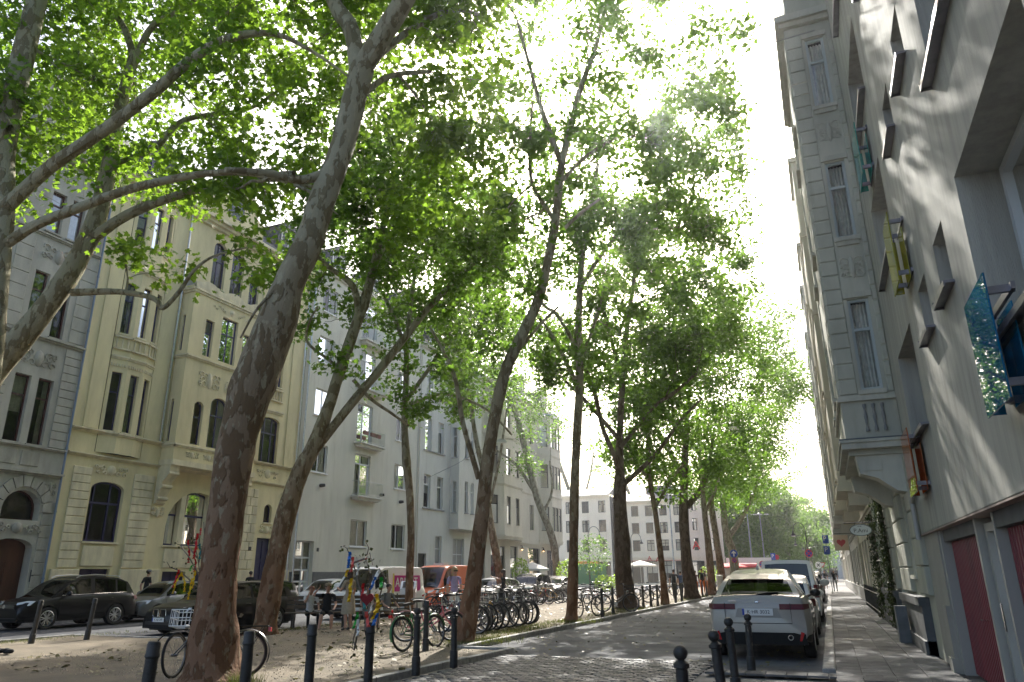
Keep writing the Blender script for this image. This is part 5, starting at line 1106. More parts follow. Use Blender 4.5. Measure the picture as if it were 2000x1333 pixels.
    for x in gs:
        zt = lerp_tab(deck, x); zr_ = max(lerp_tab(roof_, x), zt+.012); w_ = hw(x)*s.get('belt', .905); hh = zr_-zt; full = max(p[1] for p in roof_)-zt
        wtop = w_ - wt*hh/max(full,.1)*.9 - .0
        lv = [0, .09, .5, .86, .97, 1.0, 1.0]; wy = [0, .1, .52, .9, 1.0]
        sec = [(w_+(wtop-w_)*min(1, l*1.03), zt-.02+(hh+.02)*l) for l in lv[:5]] + [(wtop*.86, zr_+.005), (wtop*.45, zr_+.022), (0, zr_+.027)]
        Gv.append([(x, y, z) for y, z in sec])
    rf0, rf1 = s['roofx']                                     # where the roof panel starts (rear) and ends (front)
    pil = s['pillars']; sw0, sw1 = s['sidewin']
    def region(x, k):
        if k >= 5: return 'windscreen' if x > rf1 else ('rear_window' if x < rf0 and s.get('hatch', True) else 'roof')
        if k in (1, 2):
            if sw0 < x < sw1 and not any(a < x < b for a, b in pil): return 'side'
            if any(a < x < b for a, b in pil) and s.get('darkpil', True): return 'pillar'
        return 'roof'
    pan = MATS.get('panel') 
    link('roof', weld(loft(Gv, lambda x, k: region(x, k) == 'roof'), 'roof', s.get('roofm', paint)), root)
    link('pillar_trim', weld(loft(Gv, lambda x, k: region(x, k) == 'pillar'), 'pillar_trim', trim), root)
    link('windscreen', weld(loft(Gv, lambda x, k: region(x, k) == 'windscreen'), 'windscreen', CARGLASS), root)
    if s.get('hatch', True): link('rear_window', weld(loft(Gv, lambda x, k: region(x, k) == 'rear_window'), 'rear_window', s.get('rearm', CARGLASS)), root)
    cuts = [sw0] + [v for p in sorted(pil) for v in p] + [sw1]; ivs = [(cuts[i], cuts[i+1]) for i in range(0, len(cuts)-1, 2) if cuts[i+1] > cuts[i]]
    for a, b in ivs:
        for sg in (1, -1):
            mm = MB()
            for i in range(len(Gv)-1):
                xm = (Gv[i][0][0]+Gv[i+1][0][0])/2
                if a < xm < b:
                    for k in (1, 2): mm.add([(x, y*sg, z) for x, y, z in (Gv[i][k], Gv[i+1][k], Gv[i+1][k+1], Gv[i][k+1])], [(0,1,2,3)])
            if mm.v: link('side_window', weld(mm, 'side_window', CARGLASS), root)
    # cabin filling so that the glass does not look through to the far side only
    part('seats', mat('seat_cloth', (.03,.03,.032), .9), root, lambda m: [m.box(x-.12, x+.06, y-.24, y+.24, .55, lerp_tab(deck, x)+.34) for x in s.get('seats', (.0, -.95)) for y in (-.38, .38)] + [m.box(gx0+.15, gx1-.1, -W*.38, W*.38, zs+.1, lerp_tab(deck, 0)-.22)])
    # wheels
    rm = rimm or ALU; ty, ri, dk = wheel_mesh(r, s.get('tw', .215), s.get('spokes', 5), rm)
    for xw in (xf, xr):
        for sg in (1, -1):
            t = link('wheel', ty, root, (xw, sg*(W/2-.115), r), (0, 0, 0 if sg > 0 else math.pi)); link('rim', ri, t); link('brake_disc', dk, t)
    # door gaps, handles, mirrors
    def side_pt(x, zf, out=.004):
        zt = lerp_tab(deck, x); H = zt-zs; z = zs+H*zf; ws = [(0,.955),(.18,.985),(.42,1.0),(.64,.995),(.86,.965),(1.0,.90)]
        return hw(x)*lerp_tab(ws, zf)+out, z
    for x in s.get('doors', ()):
        for sg in (1, -1):
            m = MB(); pts = []
            for zf in np.linspace(.14, .97, 7): y, z = side_pt(x, zf, .001); pts.append((x, sg*y, z))
            m.tube(pts, .005, 4); m.build('door_gap', seam, root)
    for x in s.get('handles', ()):
        for sg in (1, -1):
            y, z = side_pt(x, .80, .012); m = MB(); m.tube([(x-.1, sg*(y-.012), z), (x-.07, sg*(y+.012), z+.004), (x+.07, sg*(y+.012), z+.004), (x+.1, sg*(y-.012), z)], .014, 6); m.build('door_handle', s.get('handlem', paint), root, True)
    mx = s.get('mirror', roof_[-1][0]-.42)
    for sg in (1, -1):
        zt = lerp_tab(deck, mx); y = hw(mx)*.92; k = s.get('mk', 1.0)
        mi = part('mirror', s.get('mirrorm', paint), root, lambda m: (m.ball((mx, sg*(y+.14*k), zt+.09*k), 1, 12, (.07*k, .115*k, .085*k)), m.tube([(mx+.02, sg*(y-.05), zt+.01), (mx, sg*(y+.06), zt+.05)], .025, 6)), True)
    root['_dummy'] = 1; del root['_dummy']
    return root, dict(h=h, hw=hw, deck=deck, zs=zs, trim=trim, side=side_pt, paint=paint)
def plate(root, x, z, txt, front=True, tilt=0.0, w_=.52, hh=.11, y=0.0):
    p = part('number_plate', mat('plate_white', (.75,.75,.73), .4), root, lambda m: m.box(-.006, .006, -w_/2, w_/2, -hh/2, hh/2), loc=(x, y, z), rot=(0, tilt, 0))
    sg = 1 if front else -1
    part('plate_band', mat('plate_blue', (.01,.05,.35), .4), p, lambda m: m.box(min(.006*sg,.008*sg), max(.006*sg,.008*sg), *( (sg*(-w_/2)+.001, sg*(-w_/2)+.042) if sg > 0 else (w_/2-.042, w_/2-.001) ), -hh/2+.004, hh/2-.004))
    text(p, txt, .092, BLACK, facing((.0075*sg, .018*sg, 0), (sg, 0, 0)), 'plate_text', .001)
    return p
def paintm(name, c, flake=0): return mat(name, c, .4, spec=.15, coat=.7 if sum(c) > .1 else .45, metal=flake)
P_BLK = paintm('paint_black', (.003,.0034,.0045)); P_WHT = paintm('paint_white', (.72,.72,.70)); P_GRY = paintm('paint_grey', (.16,.165,.17), .5); P_BGE = paintm('paint_pearl', (.40,.375,.33), .1); P_ORG = paintm('paint_orange', (.72,.16,.06)); P_SIL = paintm('paint_silver', (.45,.46,.47), .6); P_BRW = paintm('paint_dark_brown', (.008,.006,.0055))
LENS = mat('lamp_lens', (.55,.58,.6), .08, spec=.9, coat=1); DRED = mat('tail_lens', (.10,.004,.007), .3, spec=.3)
SUV = dict(L=4.43, W=1.81, r=.355, xf=1.32, xr=-1.28, sill=.30, deck=[(-2.21,.82),(-2.16,1.0),(-2.0,1.08),(-1.2,1.10),(.4,1.05),(.95,1.02),(1.5,.96),(1.95,.86),(2.13,.74),(2.215,.60)],
           roof=[(-2.08,1.06),(-1.75,1.50),(-1.35,1.63),(-.4,1.69),(.1,1.66),(.42,1.55),(1.22,1.0)], roofx=(-1.72,.30), sidewin=(-1.72,.86), pillars=[(-1.30,-1.22),(-.36,-.26)], doors=(.92,-.31,-1.15), handles=(-.1,-1.0), mirror=.72, clad=True, spokes=6, seats=(.05,-.9), mirrorm=P_BLK)
WAG = dict(L=4.58, W=1.81, r=.325, xf=1.42, xr=-1.36, sill=.20, deck=[(-2.29,.70),(-2.24,.90),(-2.05,.97),(-1.0,.97),(.5,.94),(1.0,.92),(1.6,.85),(2.05,.75),(2.22,.66),(2.29,.52)],
           roof=[(-2.14,.96),(-1.85,1.30),(-1.4,1.42),(-.4,1.46),(.05,1.44),(.4,1.34),(1.15,.91)], roofx=(-1.8,.28), sidewin=(-1.75,.82), pillars=[(-1.32,-1.25),(-.42,-.33)], doors=(.95,-.37,-1.2), handles=(-.15,-1.02), mirror=.70, seats=(.0,-.95))
HATCH = dict(L=4.0, W=1.72, r=.31, xf=1.22, xr=-1.2, sill=.21, deck=[(-2.0,.72),(-1.95,.92),(-1.8,.98),(-.9,.97),(.4,.94),(.9,.92),(1.4,.84),(1.8,.72),(1.95,.62),(2.0,.50)],
             roof=[(-1.9,.96),(-1.7,1.28),(-1.3,1.43),(-.4,1.48),(.05,1.46),(.4,1.36),(1.12,.90)], roofx=(-1.66,.28), sidewin=(-1.5,.82), pillars=[(-.62,-.52)], doors=(.9,-.57), handles=(-.3,), mirror=.66, seats=(.0,-.85))
VAN = dict(L=5.0, W=1.95, r=.335, xf=1.55, xr=-1.45, sill=.24, nose=.18, tail=.04, deck=[(-2.5,1.10),(-2.48,1.16),(-.6,1.16),(1.1,1.12),(1.75,1.06),(2.2,.96),(2.42,.78),(2.5,.58)], crown=.03,
           roof=[(-2.49,1.55),(-2.46,1.88),(-2.3,1.96),(-.5,1.98),(.75,1.95),(1.05,1.86),(1.95,1.06)], roofx=(-2.6,.98), hatch=False, sidewin=(.5,1.55), pillars=[], tumble=.12, doors=(.42,1.42,-.7), handles=(.6,), mirror=1.35, mk=1.5, seats=(.55,), spokes=8, darkpil=False)
PX = dict(L=4.40, W=1.90, r=.37, xf=1.36, xr=-1.32, sill=.32, tail=.10, deck=[(-2.2,.92),(-2.17,1.03),(-2.08,1.12),(-1.3,1.14),(.4,1.08),(.95,1.04),(1.5,.98),(1.95,.86),(2.13,.74),(2.2,.60)],
          roof=[(-2.06,1.12),(-1.58,1.44),(-1.36,1.53),(-.5,1.63),(.05,1.63),(.42,1.52),(1.2,1.04)], roofx=(-1.50,.30), sidewin=(-1.35,.85), pillars=[(-.40,-.30)], tumble=.33, belt=.875, doors=(.92,-.35,-1.1), handles=(-.1,-.95), mirror=.72, clad=True, mirrorm=BLACK, seats=(.05,-.85))
def front_kit(root, d, z_l, z_g, wl=.42, grille='wide', plate_txt=None, zp=.48, lens=LENS, kid=False):
    h, hw, deck = d['h'], d['hw'], d['deck']
    for sg in (1, -1):
        hl = MB(); yo = hw(h-.28)
        hl.add([(h-.10,sg*(yo-wl-.02),z_l-.05),(h-.24,sg*(yo+.008),z_l-.03),(h-.42,sg*(yo+.028),z_l+.10),(h-.30,sg*(yo-wl*.4),z_l+.115),(h-.14,sg*(yo-wl-.02),z_l+.06),
                (h-.30,sg*(yo-wl-.02),z_l-.05),(h-.40,sg*(yo-.06),z_l-.03),(h-.5,sg*(yo-.04),z_l+.10),(h-.45,sg*(yo-wl*.4),z_l+.11),(h-.30,sg*(yo-wl-.02),z_l+.06)], [(0,1,2,3,4),(0,5,6,1),(1,6,7,2),(2,7,8,3),(3,8,9,4),(4,9,5,0)])
        l = hl.build('headlight', lens, root)
        part('fog_lamp', LENS, root, lambda m: m.lathe([(0,.02),(.055,.015),(.06,-.03)], 12, (h-.10,sg*(hw(h)-.16),.38), 'x'))
    if grille == 'kidney':
        for sg in (1, -1):
            g = part('grille', CHROME, root, lambda m: [m.tube([(h+.012, sg*.03, z_g-.10),(h+.012, sg*.05, z_g+.10),(h+.002, sg*.27, z_g+.10),(h-.005, sg*.29, z_g-.06),(h+.012, sg*.22, z_g-.11),(h+.012, sg*.03, z_g-.10)], .008, 5)])
            part('grille_bars', BLACK, g, lambda m: [m.box(h-.03, h+.006, sg*.06-.008+sg*.03*i, sg*.06+.008+sg*.03*i, z_g-.09, z_g+.09) for i in range(7)])
    else:
        g = part('grille', BLACK, root, lambda m: m.box(h-.05, h+.008, -.5, .5, z_g-.07, z_g+.07)); part('grille_bar', CHROME, g, lambda m: (m.box(h, h+.02, -.48, .48, z_g+.02, z_g+.035), m.box(h, h+.02, -.48, .48, z_g-.035, z_g-.02)))
        part('badge', CHROME, g, lambda m: m.lathe([(.0,.03),(.06,.026),(.065,.0)], 16, (h,0,z_g), 'x'))
    part('air_intake', BLACK, root, lambda m: m.box(h-.04, h+.006, -.6, .6, .30, .40)); part('bumper_lip', d['trim'], root, lambda m: m.box(h-.1, h+.012, -hw(h)*.97, hw(h)*.97, d['zs']+.0, d['zs']+.07))
    if plate_txt: plate(root, h+.018, zp, plate_txt)
def rear_kit(root, d, z, w_=.3, hh=.14, mt=None):
    h, hw = d['h'], d['hw']
    for sg in (1, -1): part('tail_light', mt or DRED, root, lambda m: m.add([(-h-.012,sg*(hw(-h)-w_),z),(-h-.012,sg*(hw(-h)-.01),z),(-h+.2,sg*(hw(-h+.2)+.012),z+.02),(-h+.24,sg*(hw(-h+.24)+.004),z+hh),(-h+.02,sg*(hw(-h)-.03),z+hh),(-h+.0,sg*(hw(-h)-w_),z+hh)], [(0,1,4,5),(1,2,3,4)]))
    part('rear_bumper_trim', d['trim'], root, lambda m: m.box(-h-.012, -h+.08, -hw(-h)*.97, hw(-h)*.97, d['zs'], d['zs']+.16))
HN = rad(-90)                      # nose towards the camera (-Y)
xk = -15.55
# far kerb of the side street
r_, d_ = car('parked_suv', 'black parked SUV with silver roof rails at the far left kerb', (-25.0, at(178,-24.0)*1.0, 0), HN, SUV, P_BLK, 'cars parked along the side street', rimm=ALU); front_kit(r_, d_, .80, .74); rear_kit(r_, d_, .86)
for sg in (1,-1): part('roof_rail', ALU, r_, lambda m: m.tube([(-1.5,sg*.62,1.60),(-1.4,sg*.64,1.68),(-.4,sg*.66,1.735),(.15,sg*.645,1.70),(.3,sg*.63,1.63)], .018, 6))
for sg in (1,-1): part('window_chrome', CHROME, r_, lambda m: m.tube([(.88,sg*.845,1.055),(-.4,sg*.835,1.09),(-1.72,sg*.80,1.115)], .012, 5))
sy = r_.location.y
r_, d_ = car('parked_hatchback', 'grey parked hatchback between the black SUV and the maypole ribbons', (-25.1, sy+4.55, 0), HN, HATCH, P_GRY, 'cars parked along the side street'); front_kit(r_, d_, .68, .60, grille='wide')
r_, d_ = car('parked_small_car', 'small white parked car behind the bench sitters', (-25.1, sy+15.2, 0), HN, HATCH, P_WHT, 'cars parked along the side street'); front_kit(r_, d_, .68, .60)
r_, d_ = car('parked_brown_car', 'dark brown parked car behind the black estate', (-25.1, sy+9.9, 0), HN, HATCH, P_BRW, 'cars parked along the side street'); front_kit(r_, d_, .68, .60)
# bays on the near side
bx, by = -17.75, 18.9
r_, d_ = car('parked_estate_car', 'black estate car with kidney grille parked by the bench', (bx, by, 0), HN-rad(7), WAG, P_BLK, 'cars parked in the bays by the planted strip'); front_kit(r_, d_, .66, .62, grille='kidney', plate_txt='K AB 249', zp=.44); rear_kit(r_, d_, .78)
vx = -17.9
vy = at(833, vx+.97)
r_, d_ = car('white_panel_van', 'white panel van with pink lettered side panel', (vx, vy-2.5, 0), HN, VAN, P_WHT, 'cars parked in the bays by the planted strip', 'van', mat('grey_steel_wheel', (.25,.25,.26), .5, metal=.6)); front_kit(r_, d_, .86, .78, plate_txt='K LM 418', zp=.5)
PINK = mat('pink_panel', (.50,.012,.22), .4)
for sg in (1, -1):
    sp = part('sign_panel', PINK, r_, lambda m: m.prism([(.22,.98),(.30,1.62),(-1.85,1.62),(-1.95,1.08),(-1.85,.98)], sg*.975 if sg > 0 else -.988, sg*.988 if sg > 0 else -.975, 'y'))
    text(sp, 'ARNDT', .55, WHITE, facing((-.72, sg*.995, 1.32), (0, sg, 0)), 'lettering', .004); text(sp, 'SERVICE', .16, WHITE, facing((-.9, sg*.995, 1.06), (0, sg, 0)), 'lettering', .004)
    part('yellow_stripe', mat('stripe_yellow', (.65,.55,.05), .5), r_, lambda m: m.box(.30, .40, sg*.978 if sg > 0 else -.99, sg*.99 if sg > 0 else -.978, .45, 1.7))
oy = vy+3.3
VAN2 = dict(VAN); VAN2['roof'] = [(x, z+.12 if z > 1.3 else z) for x, z in VAN['roof']]
r_, d_ = car('orange_van', 'orange van parked behind the white one', (vx-.1, oy+.3, 0), HN, VAN2, P_ORG, 'cars parked in the bays by the planted strip', 'van'); front_kit(r_, d_, .86, .78); part('roof_vent', WHITE, r_, lambda m: m.box(.0,.5,-.3,.3,2.1,2.2))
text(r_, 'AD', .5, WHITE, facing((.4, 1.0, 1.0), (0, 1, 0)), 'lettering', .004)
r_, d_ = car('parked_saloon', 'silver estate car parked behind the woman in lilac', (vx+.2, oy+6.0, 0), HN, WAG, P_SIL, 'cars parked in the bays by the planted strip'); front_kit(r_, d_, .66, .62, grille='kidney', plate_txt='K EX 77', zp=.44)
r_, d_ = car('parked_black_car', 'black SUV parked behind the leaning trunk', (vx+.3, oy+11.3, 0), HN, SUV, P_BLK, 'cars parked in the bays by the planted strip'); front_kit(r_, d_, .80, .74)
r_, d_ = car('parked_dark_car', 'dark car with roof bars near the cafe', (vx+.2, oy+16.5, 0), HN, WAG, P_BLK, 'cars parked in the bays by the planted strip'); front_kit(r_, d_, .66, .6)
part('roof_rack', BLACK, r_, lambda m: [m.tube([(x,-.6,1.5),(x,.6,1.5)], .02, 5) for x in (.1,-.9)] + [m.tube([(.3,y,1.52),(-1.2,y,1.52)], .015, 5) for y in (-.4,0,.4)])
# right-hand kerb
HF = rad(90)
r_, d_ = car('pearl_suv', 'pearl white SUV seen from behind in front of the bollards', (-1.36, 15.35+2.2, 0), HF, PX, P_BGE, 'cars parked along the right-hand kerb'); rear_kit(r_, d_, .905, .44, .10)
h = 2.2
front_kit(r_, d_, .82, .74)
part('lower_bumper', d_['trim'], r_, lambda m: m.prism([(-.84,.30),(.84,.30),(.80,.46),(.62,.50),(-.62,.50),(-.80,.46)], -h-.03, -h+.1, 'x'))
part('plate_recess_shade', mat('pearl_shadow', (.34,.32,.285), .35, coat=.5), r_, lambda m: m.prism([(-.42,.76),(.42,.76),(.36,.93),(-.36,.93)], -h-.004, -h+.02, 'x'))  # flat panel in darker pearl, painting the shade of the plate recess
plate(r_, -h-.014, .86, 'K·HR 3032', front=False, w_=.56, hh=.125)
for sg in (1,-1):
    part('rear_reflector', RED, r_, lambda m: m.add([(-h-.035,sg*.70,.36),(-h-.035,sg*.74,.36),(-h-.035,sg*.80,.50),(-h-.035,sg*.74,.52),(-h,sg*.70,.36),(-h,sg*.74,.36),(-h,sg*.80,.5),(-h,sg*.74,.52)], [(0,1,2,3),(0,4,5,1),(1,5,6,2),(2,6,7,3),(3,7,4,0)]))
    part('exhaust', CHROME, r_, lambda m: m.lathe([(.035,-.02),(.05,-.02),(.052,.1)], 14, (-h-.03,sg*.55,.42), 'x'))
part('tailgate_gap', mat('panel_gap', (.01,.01,.01), .7), r_, lambda m: (m.tube([(-h-.005,.60,1.02),(-h-.006,.60,.66),(-h-.006,-.60,.66),(-h-.005,-.60,1.02)], .006, 4)))
part('rear_wiper', BLACK, r_, lambda m: (m.tube([(-2.02,.02,1.165),(-1.98,-.2,1.2),(-1.96,-.4,1.21)], .014, 5), m.ball((-2.04,.0,1.15), .035, 8)))
part('spoiler', P_BGE, r_, lambda m: m.prism([(-1.70,1.45),(-1.38,1.545),(-1.22,1.575),(-1.22,1.55)], -.50, .50, 'y')); part('brake_light', DRED, r_, lambda m: m.box(-1.705,-1.68,-.25,.25,1.44,1.456))
part('antenna_fin', P_BGE, r_, lambda m: m.prism([(-1.05,1.62),(-1.18,1.71),(-1.22,1.71),(-1.25,1.62)], -.02, .02, 'y'))
part('badge', CHROME, r_, lambda m: (m.box(-h-.012,-h+.01,.38,.52,1.05,1.062), m.ball((-h+.01,0,1.035), .03, 8, (.3,1.6,.5))))
SM = dict(HATCH); SM.update(L=3.55, xf=1.05, xr=-1.05, W=1.63); SM['deck'] = [(x*.89, z) for x, z in HATCH['deck']]; SM['roof'] = [(x*.89, z+.02) for x, z in HATCH['roof']]; SM['roofx'] = (-1.5,.25); SM['sidewin'] = (-1.35,.75)
r_, d_ = car('small_white_car', 'small white car ahead of the pearl SUV at the kerb', (-1.22, 23.2, 0), HF, SM, P_WHT, 'cars parked along the right-hand kerb'); rear_kit(r_, d_, .72, .18, .2); front_kit(r_, d_, .66, .58)
T5 = dict(VAN); T5['hatch'] = True; T5['roofx'] = (-2.44,.98); T5['sidewin'] = (-2.2,1.55); T5['pillars'] = [(-1.0,-.9),(.42,.5)]; T5['deck'] = [(-2.5,.98),(-2.48,1.12)]+VAN['deck'][2:]; T5['roof'] = [(-2.47,1.12),(-2.30,1.84)]+VAN['roof'][2:]; T5['roofx'] = (-2.31,.98)
r_, d_ = car('white_bus_van', 'white minibus parked ahead of the small white car', (-1.32, 29.2, 0), HF, T5, P_WHT, 'cars parked along the right-hand kerb', 'van'); rear_kit(r_, d_, .80, .14, .4); front_kit(r_, d_, .86, .78)
for i, (y, p, s, lb) in enumerate(((48.5, P_BLK, WAG, 'black estate car beyond the scooters'), (54.0, P_GRY, HATCH, 'grey hatchback far along the right kerb'), (59.5, P_BLK, SUV, 'dark SUV at the far end of the right kerb'))):
    r_, d_ = car('parked_far_car', lb, (-1.35, y, 0), HF, s, p, 'cars parked along the right-hand kerb'); rear_kit(r_, d_, .76, .25, .13)
# ================================================================== bicycles (x forward)
BW = {}
def bike_wheel(fat=.021, R=.335):
    k = (fat, R)
    if k not in BW:
        m = MB(); n, q = 30, 6; vs = []; fs = []
        for i in range(n):
            a = 2*math.pi*i/n
            for j in range(q):
                b = 2*math.pi*j/q; rr = R-fat+fat*math.cos(b); vs.append((rr*math.cos(a), fat*math.sin(b), rr*math.sin(a)))
        for i in range(n):
            for j in range(q): fs.append((i*q+j, ((i+1)%n)*q+j, ((i+1)%n)*q+(j+1)%q, i*q+(j+1)%q))
        m.add(vs, fs); ty = m.mesh('tyre', RUBBER, True)
        m = MB(); m.lathe([(R-fat*2+.004,-.012),(R-fat*2-.012,-.008),(R-fat*2-.012,.008),(R-fat*2+.004,.012)], 30, axis='y'); m.tube([(0,-.05,0),(0,.05,0)], .022, 8); rm = m.mesh('rim', mat('rim_grey', (.16,.16,.165), .4, metal=.9), True)
        m = MB()
        for i in range(18):
            a = 2*math.pi*i/18; s = .03 if i % 2 else -.03
            m.tube([(.02*math.cos(a+.6), s, .02*math.sin(a+.6)), ((R-fat*2)*math.cos(a), 0, (R-fat*2)*math.sin(a))], .0016, 3, False)
        sp = m.mesh('spokes', MATS['rim_grey']); BW[k] = (ty, rm, sp)
    return BW[k]
def bike(name, label, colr, kind='city', basket=None, fat=.021, group='bicycles parked on the planted strip', steer=0.0, rack=True, fend=None):
    root = empty(name, (0,0,0), 0, label, 'bicycle', group); R = .335; xr, xf = -.52, .56
    ty, rm, sp = bike_wheel(fat, R); P = mat('bike_'+'_'.join('%d' % int(c*100) for c in colr), colr, .3, coat=.8)
    for x, a in ((xr, 0), (xf, steer)):
        w_ = link('wheel', ty, root, (x,0,R), (0,0,a)); link('rim', rm, w_); link('spokes', sp, w_)
    bb = (-.06,0,.28); st = (-.20,0,.72); hd0, hd1 = (.36,0,.58), (.31,0,.80)
    def fr(m):
        if kind == 'city':
            m.tube([hd0, (.18,0,.42), (.02,0,.33), bb], .019, 8); m.tube([(.34,0,.66), (.15,0,.50), (-.02,0,.42), (-.11,0,.44)], .015, 8)
        else:
            m.tube([hd0, bb], .019, 8); m.tube([(.32,0,.76), (-.19,0,.74)], .017, 8)
        m.tube([bb, st], .017, 8); m.tube([hd0, hd1], .021, 8)
        for s in (-1, 1): m.tube([(bb[0],s*.03,bb[2]), (xr,s*.055,R)], .010, 6); m.tube([(st[0]+.01,s*.02,.70), (xr,s*.055,R)], .009, 6)
    part('frame', P, root, fr, True)
    part('fork', P, root, lambda m: [m.tube([(.35,s*.045,.60),(.42,s*.055,.5),(xf,s*.055,R)], .011, 6) for s in (-1,1)] + [m.tube([(.35,-.05,.60),(.35,.05,.60)], .016, 6)], True)
    if kind == 'city': hb = [(.16,-.28,1.02),(.24,-.27,1.04),(.31,-.12,1.03),(.30,0,.98),(.31,.12,1.03),(.24,.27,1.04),(.16,.28,1.02)]
    else: hb = [(.36,-.30,.96),(.37,-.1,.95),(.36,0,.94),(.37,.1,.95),(.36,.30,.96)]
    h_ = part('handlebar', ALU if sum(colr) > .3 else MATS['rim_grey'], root, lambda m: (m.tube(hb, .012, 6), m.tube([hd1,(.30,0,.98)], .013, 6)), True)
    for g_ in ((0,1),(-1,-2)): part('grip', RUBBER, h_, lambda m: m.tube([hb[g_[0]],hb[g_[1]]], .017, 6))
    s_ = part('saddle', mat('saddle_vinyl', (.015,.015,.015), .5), root, lambda m: m.add([(-.38,-.09,.93),(-.38,.09,.93),(-.26,-.07,.95),(-.26,.07,.95),(-.08,-.02,.93),(-.08,.02,.93),(-.36,-.06,.88),(-.36,.06,.88),(-.1,-.015,.90),(-.1,.015,.90)], [(0,2,3,1),(2,4,5,3),(0,1,7,6),(6,7,9,8),(4,8,9,5),(0,6,8,4,2),(1,3,5,9,7)]), True)
    part('seat_post', ALU, s_, lambda m: m.tube([st,(-.235,0,.90)], .013, 6))
    c_ = part('crank', ALU, root, lambda m: (m.lathe([(.03,-.05),(.095,-.048),(.095,-.044),(.03,-.042)], 18, bb, 'y'), m.tube([(bb[0],-.06,bb[2]),(bb[0]+.12,-.065,bb[2]-.11)], .01, 5), m.tube([(bb[0],.06,bb[2]),(bb[0]-.12,.065,bb[2]+.11)], .01, 5)))
    part('pedal', RUBBER, c_, lambda m: (m.box(bb[0]+.08,bb[0]+.16,-.16,-.07,bb[2]-.125,bb[2]-.10), m.box(bb[0]-.16,bb[0]-.08,.07,.16,bb[2]+.10,bb[2]+.125)))
    part('chain', BLACK, root, lambda m: (m.tube([(bb[0],-.045,bb[2]+.09),(xr,-.045,R+.04)], .006, 4), m.tube([(bb[0],-.045,bb[2]-.09),(xr,-.045,R-.04)], .006, 4)))
    if kind == 'city':
        fm = fend or BLACK
        for x, a0, a1 in ((xr,.0,3.5),(xf,.25,2.9)): part('mudguard', fm, root, lambda m: [m.lathe([(R+.022,-.028),(R+.034,0),(R+.022,.028)], 16, (x,0,R), 'y', a0, a1)], True)
        part('kickstand', STEEL, root, lambda m: m.tube([(-.15,.04,.26),(-.20,.17,.01)], .009, 5))
    if rack and kind == 'city':
        part('rack', BLACK, root, lambda m: [m.tube([(-.26,y,.74),(-.82,y,.74)], .006, 4) for y in (-.06,0,.06)] + [m.tube([(-.75,s*.06,.74),(xr,s*.06,R)], .006, 4) for s in (-1,1)] + [m.tube([(-.82,-.06,.74),(-.82,.06,.74)], .006, 4)])
        part('rear_light', RED, root, lambda m: m.box(-.87,-.83,-.04,.04,.66,.72))
    part('headlamp', CHROME, root, lambda m: m.lathe([(0,-.05),(.03,-.03),(.038,.02),(0,.03)], 10, (.44,0,.74), 'x'), True)
    if basket:
        def bk(m):
            x0, x1, y0, y1, z0, z1 = .36, .66, -.18, .18, .74, .98
            for z in (z0, (z0+z1)/2, z1): m.tube([(x0,y0,z),(x1,y0,z),(x1,y1,z),(x0,y1,z),(x0,y0,z)], .008, 4)
            for i in range(6):
                t = i/5; m.tube([(x0+(x1-x0)*t,y0,z0),(x0+(x1-x0)*t,y0,z1)], .005, 4); m.tube([(x0+(x1-x0)*t,y1,z0),(x0+(x1-x0)*t,y1,z1)], .005, 4); m.tube([(x1,y0+(y1-y0)*t,z0),(x1,y0+(y1-y0)*t,z1)], .005, 4); m.tube([(x0,y0+(y1-y0)*t,z0),(x1,y0+(y1-y0)*t,z0)], .005, 4)
        part('basket', basket, root, bk)
    return root
def put(o, x, y, rz, lean=0.0, z=MZ, label=None):
    o.location = (x, y, z+.0); o.rotation_euler = (lean, 0, rz)
    if label: o['label'] = label
    return o
BWHITE = mat('white_plastic', (.75,.75,.73), .4)
# bicycle behind the big trunk, leaning on it
bk = bike('bicycle', 'black bicycle with white front basket leaning behind the big trunk', (.012,.012,.014), 'city', BWHITE, steer=rad(78)); 
q = PD(407, 1315, D1+.62); put(bk, float(q[0]), float(q[1]), math.atan2(-RIGHT[1], -RIGHT[0]) + rad(4), rad(9))
gx, gy = G(823, 1271, MZ)
bk = bike('bicycle', 'green bicycle with green mudguards chained at the bollards', (.03,.16,.05), 'city', fend=mat('green_guard', (.03,.15,.05), .4)); put(bk, gx-.1, gy+.1, rad(80), rad(-7))
bk = bike('bicycle', 'pink bicycle standing behind the green one', (.55,.13,.16), 'city', fend=mat('pink_guard', (.5,.2,.2), .4)); put(bk, gx-.9, gy+1.9, rad(28), rad(5))
kinds = [((.013,.013,.014),'diamond',None,.021), ((.013,.013,.016),'city',None,.021), ((.22,.02,.03),'city',None,.021), ((.42,.42,.40),'diamond',None,.022), ((.02,.02,.02),'diamond',None,.027), ((.55,.30,.03),'diamond',None,.022), ((.02,.03,.08),'city',STEEL,.021), ((.04,.04,.045),'city',BLACK,.021)]
protos = [bike('bicycle', 'x', c, k, b, f) for c, k, b, f in kinds]
used = set()
def place(i, x, y, rz, label, lean=None):
    o = protos[i] if i not in used else copy_tree(protos[i]); used.add(i)
    return put(o, x, y, rz, lean if lean is not None else rad(random.uniform(-8,8)), MZ, label)
ords = ['first', 'second', 'third', 'fourth', 'fifth', 'sixth', 'seventh', 'eighth', 'ninth', 'tenth', 'eleventh', 'twelfth', 'thirteenth', 'fourteenth', 'fifteenth', 'sixteenth', 'seventeenth', 'eighteenth']
cn = ['black', 'black', 'red', 'silver', 'black fat-tyred', 'yellow', 'dark blue', 'grey']
seq = [2,6,3,0,4,5,1,0,7,4,3,0]
for j, i in enumerate(seq):
    place(i, -9.45+random.uniform(-.15,.15), 18.5+.45*j, rad(random.choice((0,0,0,180))+random.gauss(-12,9)), '%s bicycle, %s from the leaning trunk in the front stand row' % (cn[i], ords[j])).scale = (1.07,)*3
